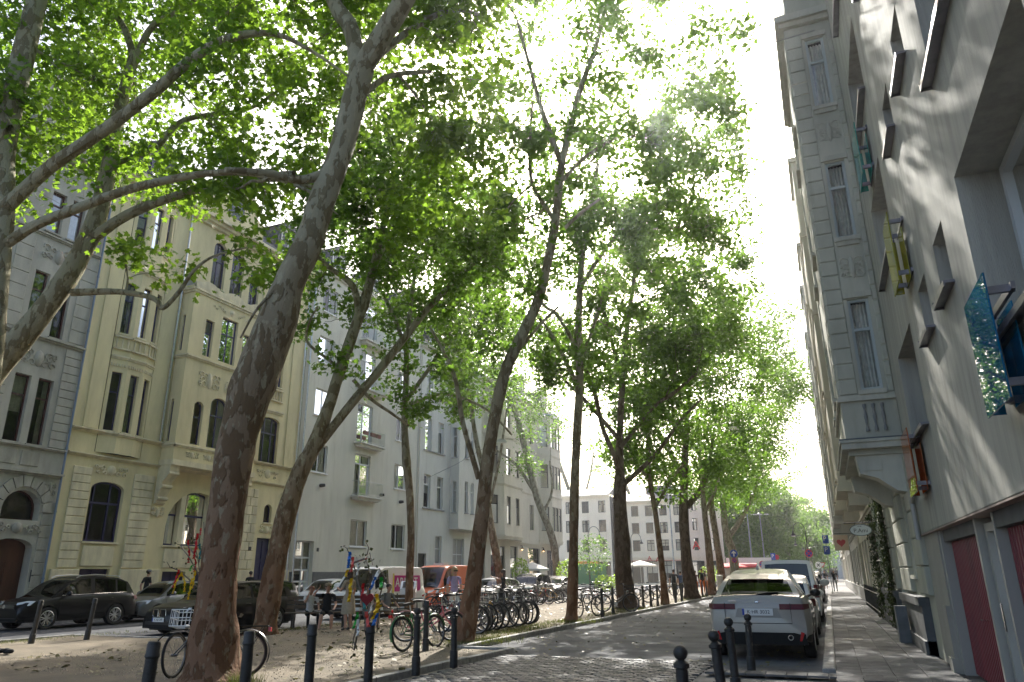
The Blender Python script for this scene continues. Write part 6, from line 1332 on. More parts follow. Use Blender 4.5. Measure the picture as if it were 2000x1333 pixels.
for j in range(16):
    i = (j*3+1) % 8
    place(i, -14.6+random.uniform(-.25,.25), 27.5+1.0*j, rad(random.choice((0,180))+random.gauss(0,12)), '%s bicycle, %s in the long rear stand row' % (cn[i], ords[j]))
for j, (px, py, a) in enumerate(((1148,1206,70),(1205,1196,20),(1010,1192,10),(1245,1178,0),(1260,1172,15),(1275,1170,-10),(1185,1183,5),(1165,1180,-8),(1150,1178,12),(1225,1175,3),(1300,1164,8),(1310,1163,-6))):
    x, y = G(px, py, MZ); i = (0,7,1,4,3,0,6,2,1,0,5,3)[j]
    lb = ['black bicycle standing alone right of the slender trunk', 'grey bicycle propped by the thick dark trunk', 'black bicycle behind the front stand row', 'fat-tyred bicycle just behind the thick dark trunk', 'silver bicycle in the sunlit cluster behind the thick trunk', 'black bicycle in the sunlit cluster behind the thick trunk', 'dark blue bicycle left of the thick dark trunk', 'red bicycle left of the thick dark trunk', 'black bicycle far left of the thick dark trunk', 'black bicycle behind the swollen tree base', 'yellow bicycle behind the thin upright tree', 'silver bicycle behind the thin upright tree'][j]
    place(i, x, y, rad(a), lb)
# ================================================================== people
SKIN = mat('skin', (.46,.26,.18), .55); HAIRD = mat('dark_hair', (.03,.018,.012), .6); HAIRB = mat('blond_hair', (.36,.24,.11), .6); HAIRG = mat('grey_hair', (.4,.39,.37), .6); SHOE = mat('shoe', (.06,.055,.05), .6); SHOEL = mat('light_shoe', (.45,.42,.38), .6)
def cloth(n, c): return mat('cloth_'+n, c, .9, var=.15, vscale=20)
def person(label, loc, rz, J, top, bottom, H=1.75, hair=HAIRD, cap=None, short_sleeve=True, shorts=False, shoe=SHOE, long_hair=False, skirt=None, hands=True, glasses=False):
    """J: joints in metres for a 1.75 m adult, x forward, y left; the body is one skinned surface"""
    root = empty('person', loc, rz, label, 'person'); k = H/1.75
    pel = Vector(J['pelvis']); chest = Vector(J['chest']); neck = Vector(J['neck']); head = Vector(J['head'])
    V = []; E = []; Rr = []
    def v(p, r): V.append(Vector(p)); Rr.append(r if hasattr(r, '__len__') else (r, r)); return len(V)-1
    seg = []                                                     # (a, b, tag) for the clothing
    def edge(a, b, tg): E.append((a, b)); seg.append((a, b, tg))
    iP = v(pel, (.155,.115)); iW = v(pel.lerp(chest,.45), (.135,.105)); iC = v(chest, (.165,.115)); iU = v(chest.lerp(neck,.62), (.12,.085)); iN = v(neck, .052); 
    iH0 = v(head+Vector((.0,0,-.075)), (.062,.062)); iH1 = v(head+Vector((-.004,0,.0)), (.078,.092)); iH2 = v(head+Vector((-.008,0,.075)), (.072,.086)); iH3 = v(head+Vector((-.008,0,.115)), (.045,.05))
    edge(iP,iW,'top'); edge(iW,iC,'top'); edge(iC,iU,'top'); edge(iU,iN,'skin'); edge(iN,iH0,'skin'); edge(iH0,iH1,'skin'); edge(iH1,iH2,'hair'); edge(iH2,iH3,'hair')
    for s, sd_ in ((1,'L'),(-1,'R')):
        sh, el, wr = Vector(J['sh'+sd_]), Vector(J['el'+sd_]), Vector(J['wr'+sd_]); hip, kn, an = Vector(J['hip'+sd_]), Vector(J['kn'+sd_]), Vector(J['an'+sd_])
        a = v(sh, .062); b = v(sh.lerp(el,.55), .049); c = v(el, .040); d = v(el.lerp(wr,.4), .039); e = v(wr, .026)
        edge(iU,a,'top'); edge(a,b,'top'); edge(b,c,'skin' if short_sleeve else 'top'); edge(c,d,'skin' if short_sleeve else 'top'); edge(d,e,'skin' if short_sleeve else 'top')
        dr = (wr-el).normalized(); pm = v(wr+dr*.065, (.036,.018)); edge(e, pm, 'skin')
        if hands:
            sidev = dr.cross(Vector((0,0,1)) if abs(dr.z) < .9 else Vector((1,0,0))).normalized(); curl = sidev.cross(dr)
            for f in range(4):
                o = (f-1.5)*.019; L = (.068,.08,.075,.058)[f]; p0 = v(wr+dr*.085+sidev*o, .0095); p1 = v(wr+dr*(.085+L*.6)+sidev*o+curl*.012, .0085); p2 = v(wr+dr*(.085+L*.9)+sidev*o+curl*.035, .0075)
                edge(pm,p0,'skin'); edge(p0,p1,'skin'); edge(p1,p2,'skin')
            t0 = v(wr+dr*.03+sidev*-.03, .011); t1 = v(wr+dr*.065+sidev*-.052+curl*.01, .009); edge(e,t0,'skin'); edge(t0,t1,'skin')
        g = v(hip, (.098,.098)); h2 = v(hip.lerp(kn,.5), .079); i2 = v(kn, .056); j2 = v(kn.lerp(an,.35), .056); k2 = v(an, .036)
        lo = 'skin' if shorts else 'bottom'
        edge(iP,g,'bottom'); edge(g,h2,'bottom'); edge(h2,i2,'bottom'); edge(i2,j2,lo); edge(j2,k2,lo)
        ft = Vector(J.get('ft'+sd_, (an.x+.17, an.y, max(an.z-.06, .035)))); l2 = v(an+Vector((-.03,0,-.045)), .038); m2 = v(an.lerp(ft,.6)+Vector((0,0,-.02)), (.042,.033)); n2 = v(ft, (.036,.026))
        edge(k2,l2,'shoe'); edge(k2,m2,'shoe'); edge(m2,n2,'shoe')
    me = bpy.data.meshes.new('body'); me.from_pydata([tuple(p*k) for p in V], E, [])
    o = bpy.data.objects.new('tmp_body', me); COL.objects.link(o)
    md = o.modifiers.new('s', 'SKIN'); md.use_smooth_shade = True; md.branch_smoothing = .6
    for i, sv in enumerate(me.skin_vertices[0].data): sv.radius = (Rr[i][0]*k, Rr[i][1]*k); sv.use_root = (i == 0)
    o.modifiers.new('d', 'SUBSURF').levels = 2
    dg = bpy.context.evaluated_depsgraph_get(); bmesh_ = bpy.data.meshes.new_from_object(o.evaluated_get(dg)); bpy.data.objects.remove(o)
    tags = ['skin','top','bottom','shoe','hair']; bmesh_.materials.clear()
    for t in (SKIN, top, bottom, shoe, hair): bmesh_.materials.append(t)
    A = np.array([V[a]*k for a,b,t in seg]); B = np.array([V[b]*k for a,b,t in seg]); TT = np.array([tags.index(t) for a,b,t in seg]); rs = np.array([(max(Rr[a])+max(Rr[b]))/2*k for a,b,t in seg])
    N = len(bmesh_.polygons); cen = np.zeros(N*3); bmesh_.polygons.foreach_get('center', cen); cen = cen.reshape(-1,3)
    AB = B-A; t = ((cen[:,None,:]-A[None])*AB[None]).sum(2)/((AB**2).sum(1)[None]+1e-9); t = np.clip(t,0,1)
    D = np.linalg.norm(cen[:,None,:]-(A[None]+AB[None]*t[:,:,None]), axis=2)-rs[None]*.8; mi = TT[D.argmin(1)]
    hd = head*k; rel_ = cen-np.array(hd); face = (np.abs(rel_) < .16*k).all(1); mi = np.where(face, np.where((rel_[:,0] > .02*k) & (rel_[:,2] < .075*k), 0, np.where(rel_[:,2] > -.045*k, 4, 0)), mi)
    bmesh_.polygons.foreach_set('material_index', mi.astype(np.int32)); bmesh_.polygons.foreach_set('use_smooth', [True]*N); bmesh_.name = 'body'; body = link('body', bmesh_, root)
    def f_(m):
        h0 = head*k; m.ball((h0.x+.088*k,h0.y,h0.z-.015*k), .018*k, 8, (1.1,.7,1.2))
    part('nose', SKIN, root, f_, True)
    for s in (1,-1): part('ear', SKIN, root, lambda m: m.ball((head.x*k-.005,head.y*k+s*.084*k,head.z*k-.005), .026*k, 8, (.8,.4,1.2)), True); part('eye', BLACK, root, lambda m: m.ball((head.x*k+.078*k,head.y*k+s*.032*k,head.z*k+.012*k), .010*k, 6))
    part('mouth', mat('lips', (.35,.12,.10), .5), root, lambda m: m.ball((head.x*k+.078*k,head.y*k,head.z*k-.055*k), .022*k, 8, (.4,1,.35)))
    if long_hair: part('hair', hair, root, lambda m: (m.ball((head.x*k-.03*k,head.y*k,head.z*k+.03*k), .112*k, 12, (.95,.98,1)), m.ball((head.x*k-.06*k,head.y*k,head.z*k-.09*k), .10*k, 12, (.7,1.0,1.5))), True)
    else: part('hair', hair, root, lambda m: m.ball((head.x*k-.022*k,head.y*k,head.z*k+.045*k), .098*k, 12, (1,.95,.85)), True)
    if cap: part('cap', cap, root, lambda m: (m.lathe([(.105*k,.05*k),(.103*k,.09*k),(.08*k,.128*k),(0,.145*k)], 14, tuple(head*k)), m.prism([(head.x*k+.06*k,head.y*k-.085*k),(head.x*k+.19*k,head.y*k-.05*k),(head.x*k+.19*k,head.y*k+.05*k),(head.x*k+.06*k,head.y*k+.085*k)], head.z*k+.048*k, head.z*k+.058*k)), True)
    if glasses: part('sunglasses', BLACK, root, lambda m: m.box(head.x*k+.075*k, head.x*k+.10*k, head.y*k-.07*k, head.y*k+.07*k, head.z*k-.012*k, head.z*k+.028*k))
    if skirt: part('skirt', skirt, root, lambda m: m.lathe([(.15*k,0),(.19*k,-.18*k),(.21*k,-.40*k),(.22*k,-.55*k)], 16, (pel.x*k,pel.y*k,pel.z*k+.06)), True)
    return root
def stand(step=0.0, arm=0.0, bend=0.0, **o):
    s = step; J = dict(pelvis=(0,0,.95), chest=(.01+bend*.3,0,1.27), neck=(.01+bend*.5,0,1.49), head=(.04+bend*.6,0,1.62),
        shL=(bend*.45,.19,1.40), elL=(-.02-arm*.15+bend*.4,.25,1.12), wrL=(.05-arm*.2+bend*.4,.25,.88), shR=(bend*.45,-.19,1.40), elR=(-.02+arm*.15+bend*.4,-.25,1.12), wrR=(.05+arm*.3+bend*.4,-.25,.88),
        hipL=(0,.095,.90), knL=(.02+s*.5,.10,.50), anL=(-.02+s*.9,.10,.09), hipR=(0,-.095,.90), knR=(.02-s*.25,-.10,.50), anR=(-.03-s*.9,-.10,.09+abs(s)*.12)); J.update(o); return J
def sit(**o):
    J = dict(pelvis=(0,0,.56), chest=(-.02,0,.88), neck=(.02,0,1.09), head=(.06,0,1.23), shL=(0,.19,1.01), elL=(.08,.25,.75), wrL=(.32,.20,.66), shR=(0,-.19,1.01), elR=(.08,-.25,.75), wrR=(.32,-.20,.66),
             hipL=(.02,.10,.52), knL=(.43,.14,.52), anL=(.42,.14,.09), hipR=(.02,-.10,.52), knR=(.43,-.14,.52), anR=(.42,-.14,.09)); J.update(o); return J
TBLK = cloth('black', (.012,.012,.013)); TWHT = cloth('white', (.6,.6,.58)); TGRY = cloth('grey', (.22,.22,.21)); TLIL = cloth('lilac', (.36,.31,.50)); TSND = cloth('sand', (.36,.30,.22)); TBLU = cloth('blue', (.05,.08,.16)); TORG = cloth('orange', (.6,.16,.03)); TTEA = cloth('teal', (.04,.16,.17)); TWN = cloth('wine', (.12,.03,.04))
def onray(px, X): return X, at(px, X)
x, y = onray(287, -27.7); person('man in black T-shirt and dark cap walking behind the SUV', (x,y,.11), rad(78), stand(.12,.5), TBLK, TBLK, 1.86, cap=TGRY)
x, y = onray(488, -28.0); person('man in black walking past the blue house door', (x,y,.11), rad(90), stand(.1,.3), TBLK, TBLK, 1.82)
# bench group: the bench runs along the strip, sitters face the road
bnx, bny = G(628, 1236, MZ)
BR = math.atan2(RIGHT[1], RIGHT[0])          # along the picture
face_cam = math.atan2(-FWD[1], -FWD[0])
def bp(px, py): return (*G(px, py, MZ), MZ)
p = bp(603, 1226); person('seated woman in black and white on the left of the bench, hand at her face', (p[0],p[1],MZ-.10), face_cam+rad(28), sit(elR=(.22,-.22,.86), wrR=(.16,-.10,1.12), anL=(.62,.14,.09), knL=(.5,.14,.5)), TWHT, TBLK, 1.70, hair=mat('auburn_hair', (.16,.05,.02), .6), shoe=SHOEL)
p = bp(636, 1228); person('seated man in black T-shirt, cap and shorts on the bench', (p[0],p[1],MZ-.10), face_cam+rad(14), sit(elR=(-.10,-.42,1.02), wrR=(-.12,-.30,1.17), anR=(.55,-.2,.09)), TBLK, TBLK, 1.80, cap=mat('tan_cap', (.25,.19,.12), .9), shorts=True, shoe=SHOEL)
p = bp(678, 1232); person('person in sand-coloured dress standing beside the bench', (p[0],p[1],MZ), face_cam-rad(120), stand(.0,.2,elL=(.12,.24,1.14),wrL=(.30,.14,1.18)), TSND, TSND, 1.68, shorts=True, skirt=TSND, long_hair=True)
p = bp(715, 1226); person('seated man in pale T-shirt and teal shorts behind the ribbon branches', (p[0],p[1],MZ-.10), face_cam+rad(40), sit(), TGRY, TTEA, 1.78, shorts=True, hair=HAIRD, shoe=SHOEL)
p = bp(752, 1222); person('seated person in sand shorts with legs stretched beside the bin', (p[0],p[1]+.1,MZ-.10), face_cam+rad(40), sit(anL=(.62,.14,.09),anR=(.66,-.12,.09)), TGRY, TSND, 1.76, shorts=True, shoe=SHOEL)
p = bp(886, 1218); person('blonde woman in lilac top and sunglasses beside the leaning trunk', (p[0],p[1],MZ), face_cam+rad(25), stand(.08,.3), TLIL, TWHT, 1.76, hair=HAIRB, long_hair=True, glasses=True)
p = bp(984, 1200); person('woman in black dress behind the bicycles, arm raised', (p[0],p[1],MZ), face_cam-rad(80), stand(0,0,elL=(.25,.22,1.36),wrL=(.45,.12,1.44)), TBLK, TBLK, 1.72, hair=HAIRD, long_hair=True, skirt=TBLK)
for px, py, a, tp, bt, hh, lb, sx in ((1319,1170,90,TBLK,TBLK,1.8,'person in black walking behind the thin upright tree',0), (1332,1168,80,TBLU,TBLK,1.7,'person in dark blue walking left of the second dark trunk',0), (1361,1164,-90,TWN,TORG,1.72,'person in wine red between the dark trunk and slim trunk',0), (1374,1163,-70,TBLK,TORG,1.88,'tall person in black top and orange trousers near the kerb',0), (1380,1162,100,TGRY,TORG,1.75,'person in grey beside the slim trunk',0)):
    p = bp(px, py); person(lb, p, rad(a), stand(.1,.3), tp, bt, hh, hands=False)
x, y = G(1633, 1156, PZ); person('grey-haired man in black T-shirt walking away on the sunny pavement', (x,y,PZ), rad(92), stand(.14,.4), TBLK, TGRY, 1.82, hair=HAIRG)
x, y = G(1614, 1151, PZ); person('person in dark top and pink shorts further along the pavement', (x,y,PZ), rad(-88), stand(.1,.3), TBLK, cloth('pink', (.5,.3,.28)), 1.75, shorts=True)
# ================================================================== street furniture
def bollard(label, x, y, z, h=1.0, ball=False, lean=0.0, rz=0.0, r=.055, group='bollards along the road'):
    o = empty('bollard', (x,y,z), rz, label, 'bollard', group); o.rotation_euler = (0, lean, rz)
    top = h-(.12 if ball else .0)
    part('shaft', IRON, o, lambda m: m.lathe([(r*1.0,.22),(r*.94,top-.06),(r*.94,top-.05)] if ball else [(r*1.0,.22),(r*.94,top-.12)], 16), True)
    part('base_sleeve', IRON, o, lambda m: m.lathe([(r*1.28,-.06),(r*1.28,.20),(r*1.2,.225),(r*.9,.23)], 16), True)
    if ball: part('ball_head', IRON, o, lambda m: (m.lathe([(r*.94,top-.06),(r*1.25,top-.05),(r*1.25,top-.02),(r*.8,top),(r*.5,top+.012)], 16), m.ball((0,0,h-.055), .062, 14)), True)
    else: part('cap', IRON, o, lambda m: m.lathe([(r*.93,top-.13),(r*1.10,top-.12),(r*1.10,top-.10),(r*1.0,top-.09),(r*1.0,top-.02),(r*.85,top),(0,top+.004)], 16), True)
    return o
def B(px, py, h, z, label, **k):
    x, y = G(px, py, z); return bollard(label, x, y, z, h, **k)
B(262, 1500, .95, MZ, 'iron bollard with flat cap left of the big trunk', rz=rad(10), lean=rad(2)); B(468, 1440, .95, MZ, 'iron bollard hiding the right foot of the big trunk')
B(598, 1400, .95, MZ, 'plain iron bollard between the big trunk and the ribbon branches'); B(716, 1385, .94, MZ, 'iron bollard with the ribbon branches tied to it')
B(812, 1312, .97, MZ, 'iron bollard in front of the green bicycle wheel', ball=True); B(886, 1297, .93, MZ, 'ball-headed bollard just left of the leaning trunk', ball=True); B(831, 1270, .97, MZ, 'flat-capped bollard between the green bicycle wheels')
B(60, 1258, 1.0, MZ, 'tilted bollard by the SUV front wheel', lean=rad(6), group='bollards along the side street'); B(169, 1249, 1.0, MZ, 'bollard in front of the SUV door', lean=rad(5), group='bollards along the side street')
BLB = ['first short bollard right of the slender trunk', 'second short bollard right of the slender trunk', 'bollard right behind the thick dark trunk', 'second bollard behind the thick dark trunk', 'third bollard behind the thick dark trunk', 'bollard left of the second dark trunk', 'bollard touching the second dark trunk on its left', 'bollard right of the second dark trunk', 'last bollard of the row at the slim trunks']
for i, (px, py) in enumerate(((1177,1205),(1198,1199),(1257,1187),(1272,1185),(1285,1184),(1320,1177),(1332,1175),(1373,1167),(1381,1166))): B(px, py, 1.0, MZ, BLB[i])
for i, (px, py, h, le) in enumerate(((1346,1505,.94,0),(1422,1425,.95,-4),(1440,1360,.96,-1.5),(1468,1311,.88,1.5))):
    B(px, py, h, .03, ['lowest ball-headed bollard in the crossing', 'ball-headed bollard left in front of the pearl SUV', 'tall tilted ball-headed bollard in front of the pearl SUV', 'slim ball-headed bollard close to the SUV bumper'][i], ball=True, lean=rad(le), group='bollards in front of the pearl SUV')
# bench
WOODB = mat('bench_wood', (.10,.075,.05), .8, var=.4, vscale=6, stretch=(1,1,1)); 
bc = G(619, 1227, MZ)
be = empty('park_bench', (bc[0]-.02, bc[1]+.06, MZ), face_cam-rad(90)+rad(8), 'slatted wooden bench with people sitting under the trees', 'bench')
for i in range(4): part('seat_slat', WOODB, be, lambda m: m.bev(-1.0,1.0,-.22+.115*i,-.12+.115*i,.42,.455,.008))
for i in range(3): part('back_slat', WOODB, be, lambda m: m.box(-1.0,1.0,-.27-.03*i,-.24-.03*i,.55+.13*i,.65+.13*i))
for x in (-.75,.75):
    for y in (-.2,.2): part('leg', IRON, be, lambda m: m.box(x-.03,x+.03,y-.03,y+.03,-.02,.42))
    part('back_bracket', IRON, be, lambda m: m.tube([(x,-.2,.40),(x,-.26,.6),(x,-.33,.95)], .02, 6))
b2_ = copy_tree(be); c2 = G(733, 1224, MZ); b2_.location = (c2[0]-.1, c2[1]+.1, MZ); b2_.rotation_euler.z = face_cam+rad(20)-rad(90); b2_['label'] = 'second wooden bench behind the ribbon branches'
# bin
x, y = G(796, 1204, MZ); bi = empty('litter_bin', (x,y,MZ), face_cam, 'tall metal litter bin in front of the white van', 'bin')
part('body', STEEL, bi, lambda m: m.prism([(-.28,-.3),(.28,-.3),(.28,.3),(-.28,.3)], .06, 1.02)); part('hood', STEEL, bi, lambda m: m.prism([(-.28,1.02),(.22,1.02),(-.12,1.30),(-.28,1.30)], -.3, .3, 'y')); part('opening', BLACK, bi, lambda m: m.quad((.20,-.22,1.06),(.20,.22,1.06),(-.06,.22,1.275),(-.06,-.22,1.275))); part('base', IRON, bi, lambda m: m.box(-.2,.2,-.2,.2,-.02,.06))
# ---- maypole branches with crepe ribbons
RC = {n: mat('ribbon_'+n, c, .85) for n, c in dict(red=(.52,.015,.02), yellow=(.72,.48,.01), blue=(.02,.17,.55), green=(.03,.38,.05), white=(.75,.75,.72), coral=(.70,.12,.10), teal=(.02,.2,.2), darkred=(.2,.012,.015)).items()}
TWIG = mat('birch_twig', (.16,.13,.10), .9); BLEAF = leaf_mat('withered_leaf', (.025,.03,.012), (.07,.07,.03), (.08,.09,.02), .35)
def ribbon(parent, pts, w_, mt):
    m = MB(); pts = [Vector(p) for p in pts]; s = Vector(RIGHT); w_ *= .62
    for i in range(len(pts)-1):
        a = s*(w_/2); tw = Vector(FWD)*.03*math.sin(i*1.7); m.quad(pts[i]-a-tw, pts[i]+a+tw, pts[i+1]+a-tw, pts[i+1]-a+tw)
    return m.build('ribbon', mt, parent)
def maypole(label, D, twigs, ribs, heart=None, seed=0, base=None):
    R = random.Random(seed); c = base; root = empty('ribbon_branch', c, 0, label, 'maypole')
    inv = Matrix.Translation(c).inverted(); tw = MB(); lv = []
    for line in twigs:
        P = [PD(x, y, D+R.uniform(-.25,.25)) for x, y in line]; tw.tube([tuple(p) for p in P], [.014*(1-.8*i/len(P)) for i in range(len(P))], 5)
        for i in range(len(P)-1):
            for k in range(4): 
                t = R.random(); q = P[i]*(1-t)+P[i+1]*t; lv.append(q+np.array([R.gauss(0,.05) for _ in range(3)])-np.array([0,0,.03]))
    ks = [tw.build('twigs', TWIG, root)]
    lv = np.array(lv); r = np.random.default_rng(seed); ks.append(link('leaves', leaf_mesh('leaves', lv, r.uniform(.035,.06,len(lv)), T4, BLEAF, r, .0), root))
    for col, w_, line in ribs:
        d = D+R.uniform(-.3,.1); P = []
        for i in range(len(line)-1):
            for k in range(4): t = k/4; P.append((line[i][0]*(1-t)+line[i+1][0]*t+R.uniform(-1.2,1.2), line[i][1]*(1-t)+line[i+1][1]*t))
        P.append(line[-1]); ks.append(ribbon(root, [PD(x,y,d+.04*math.sin(i)) for i,(x,y) in enumerate(P)], w_, RC[col]))
    if heart:
        hx, hy, sz = heart; q = PD(hx, hy, D-.3); pts = []
        for i in range(28):
            t = 2*math.pi*i/28; pts.append((16*math.sin(t)**3*sz/16, (13*math.cos(t)-5*math.cos(2*t)-2*math.cos(3*t)-math.cos(4*t))*sz/16))
        m = MB(); m.T = lambda p: tuple(q + RIGHT*p[0] + UP*p[1] + FWD*p[2]); m.prism(pts, -.02, .02); m.T = None; ks.append(m.build('heart', RC['darkred'], root))
    for o in ks: o.matrix_parent_inverse = inv
    return root
xb, yb_ = G(716, 1385, MZ); Db = dist(xb, yb_)+.12
maypole('ribbon-hung birch branches with a dark red heart tied to a bollard', Db,
        [[(722,1310),(716,1230),(705,1160),(690,1100),(678,1072),(670,1066)], [(716,1240),(722,1160),(724,1120),(715,1095),(720,1070),(715,1060)], [(716,1220),(740,1170),(752,1130),(740,1110)], [(690,1100),(712,1092),(722,1080),(728,1103)], [(700,1230),(692,1270),(684,1262)], [(705,1200),(690,1250),(694,1265)], [(722,1180),(712,1230),(716,1248)], [(740,1170),(738,1220),(736,1235)]],
        [('blue',.06,[(684,1078),(682,1095),(680,1110)]), ('coral',.05,[(689,1088),(688,1105),(685,1118)]), ('yellow',.05,[(680,1113),(675,1127)]), ('yellow',.06,[(686,1130),(684,1150),(681,1176)]), ('white',.04,[(697,1088),(700,1110),(698,1124)]), ('coral',.05,[(703,1097),(717,1091)]), ('red',.05,[(709,1140),(707,1165)]), ('blue',.05,[(733,1127),(727,1145),(723,1152)]), ('green',.06,[(746,1128),(745,1148)]), ('white',.035,[(742,1112),(735,1132)]),
         ('yellow',.07,[(736,1160),(738,1178),(734,1198)]), ('yellow',.06,[(744,1182),(732,1196),(728,1210)]), ('white',.045,[(728,1172),(722,1198)]), ('coral',.06,[(716,1195),(720,1225)]), ('blue',.07,[(737,1198),(730,1222)]), ('green',.05,[(699,1200),(690,1228)]), ('white',.05,[(700,1210),(698,1243)]), ('teal',.06,[(712,1165),(712,1190)]), ('green',.04,[(698,1196),(699,1206)])], (717, 1170, .08), 5, (xb, yb_, MZ))
xs_, ys_ = G(335, 1250, MZ); Dm = D1+2.2; q = PD(372, 1290, Dm)
maypole('red and yellow ribbon branches half hidden behind the big trunk', Dm,
        [[(400,1290),(396,1180),(388,1100),(378,1050),(368,1025)], [(392,1130),(370,1090),(352,1065),(342,1062)], [(390,1150),(350,1115),(332,1108),(326,1098)], [(388,1100),(400,1050),(398,1020)], [(385,1090),(362,1060),(372,1030)]],
        [('red',.06,[(368,1055),(370,1078),(368,1100)]), ('red',.07,[(386,1042),(382,1072),(378,1092)]), ('red',.06,[(350,1113),(343,1135),(337,1148)]), ('yellow',.05,[(355,1118),(342,1142),(337,1160)]), ('yellow',.05,[(355,1120),(360,1138),(360,1156)]), ('green',.05,[(376,1104),(371,1116)]), ('red',.05,[(382,1092),(380,1118)]), ('yellow',.06,[(383,1115),(378,1140),(374,1150)]), ('yellow',.05,[(376,1130),(369,1160),(367,1172)]), ('teal',.05,[(391,1062),(390,1092)]), ('coral',.05,[(392,1032),(390,1046)])], None, 6, (float(q[0]), float(q[1]), MZ))
# ---- lamps
def bell_lamp(label, px, D, z_top, side, h_extra=0):
    p = PD(px, 1125, D); x, y = float(p[0]), float(p[1]); s = Vector(RIGHT)*side
    o = empty('street_lamp', (x,y,0), 0, label, 'street lamp', 'arched bell lamps'); H = z_top
    arc_ = [(0,0,H-.9)] + [(s.x*.55*(1-math.cos(t)), s.y*.55*(1-math.cos(t)), H-.9+.75*math.sin(t)) for t in np.linspace(0, math.pi*.97, 12)]
    part('pole', IRON, o, lambda m: (m.lathe([(.12,-.05),(.12,.5),(.07,.6),(.05,2.5),(.04,H-.9)], 10), m.tube(arc_[1:], .03, 6)), True)
    c = arc_[-1]; part('bell', IRON, o, lambda m: m.lathe([(.03,.0),(.06,-.04),(.07,-.2),(.13,-.28),(.22,-.42),(.23,-.46)], 14, c), True)
    part('diffuser', mat('lamp_glass', (.75,.74,.7), .2), o, lambda m: m.lathe([(.2,-.45),(.14,-.5),(0,-.52)], 12, c))
bell_lamp('arched bell lamp nearest on the right pavement side', 1584, 66, 6.0, -1); bell_lamp('second arched bell lamp behind the nearest one', 1580, 88, 6.0, -1); bell_lamp('third arched bell lamp, smallest on the right', 1590, 112, 6.2, -1)
bell_lamp('arched bell lamp in front of the cream end house', 1152, 72, 6.2, 1); bell_lamp('arched bell lamp seen between the dark trunks', 1236, 80, 6.0, 1)
def mast(label, px, D, H, arms):
    p = PD(px, 1125, D); o = empty('light_mast', (float(p[0]),float(p[1]),0), 0, label, 'light mast'); s = Vector(RIGHT)
    part('pole', ZINC, o, lambda m: m.tube([(0,0,-.05),(0,0,H)], [.13,.07], 8)); 
    for a in arms: part('lantern', WHITE, o, lambda m: m.box(min(0,a*s.x*1.4), max(0.1,a*s.x*1.4), min(0,a*s.y*1.4), max(.1,a*s.y*1.4), H-.02, H+.12))
mast('tall grey mast with two flat lanterns before the far trees', 1497, 118, 10.5, (-1,1)); mast('tall grey mast left of the twin-lantern mast', 1472, 112, 11.5, (1,))
mast('tall pale mast in front of the pharmacy house', 1318, 100, 14, ())
# ---- wire lamps over the side street and road
def wire_lamp(label, px, py, D, w0, w1):
    p = PD(px, py, D); o = empty('hanging_lamp', tuple(map(float, p)), 0, label, 'hanging lamp'); R_ = Vector(RIGHT)
    part('lantern', ALU, o, lambda m: m.prism([(-.42,0),(.42,0),(.36,.10),(.0,.16),(-.36,.10)], -.14, .14, 'y'), rot=(0,0,math.atan2(R_.y,R_.x))); part('diffuser', mat('lamp_glass', (.75,.74,.7), .2), o, lambda m: m.prism([(-.38,-.05),(.38,-.05),(.41,0),(-.41,0)], -.12, .12, 'y'), rot=(0,0,math.atan2(R_.y,R_.x)))
    a = Vector(w0)-Vector(tuple(map(float,p))); b = Vector(w1)-Vector(tuple(map(float,p)))
    part('wire', IRON, o, lambda m: (m.tube([tuple(a), tuple(a*.5+Vector((0,0,-.05))), (0,0,.18)], .012, 4), m.tube([(0,0,.18), tuple(b*.5+Vector((0,0,-.05))), tuple(b)], .012, 4), m.tube([(0,0,.14),(0,0,.2)], .02, 4)))
wire_lamp('flat lantern hung on wires in front of the white oriel house', 976, 864, 42, (-29,51,8.9), (-8.9,44,9.8)); wire_lamp('flat lantern hung on wires over the road among the leaves', 1432, 838, 50, (-9,52,9.6), (1.6,56,10.2))
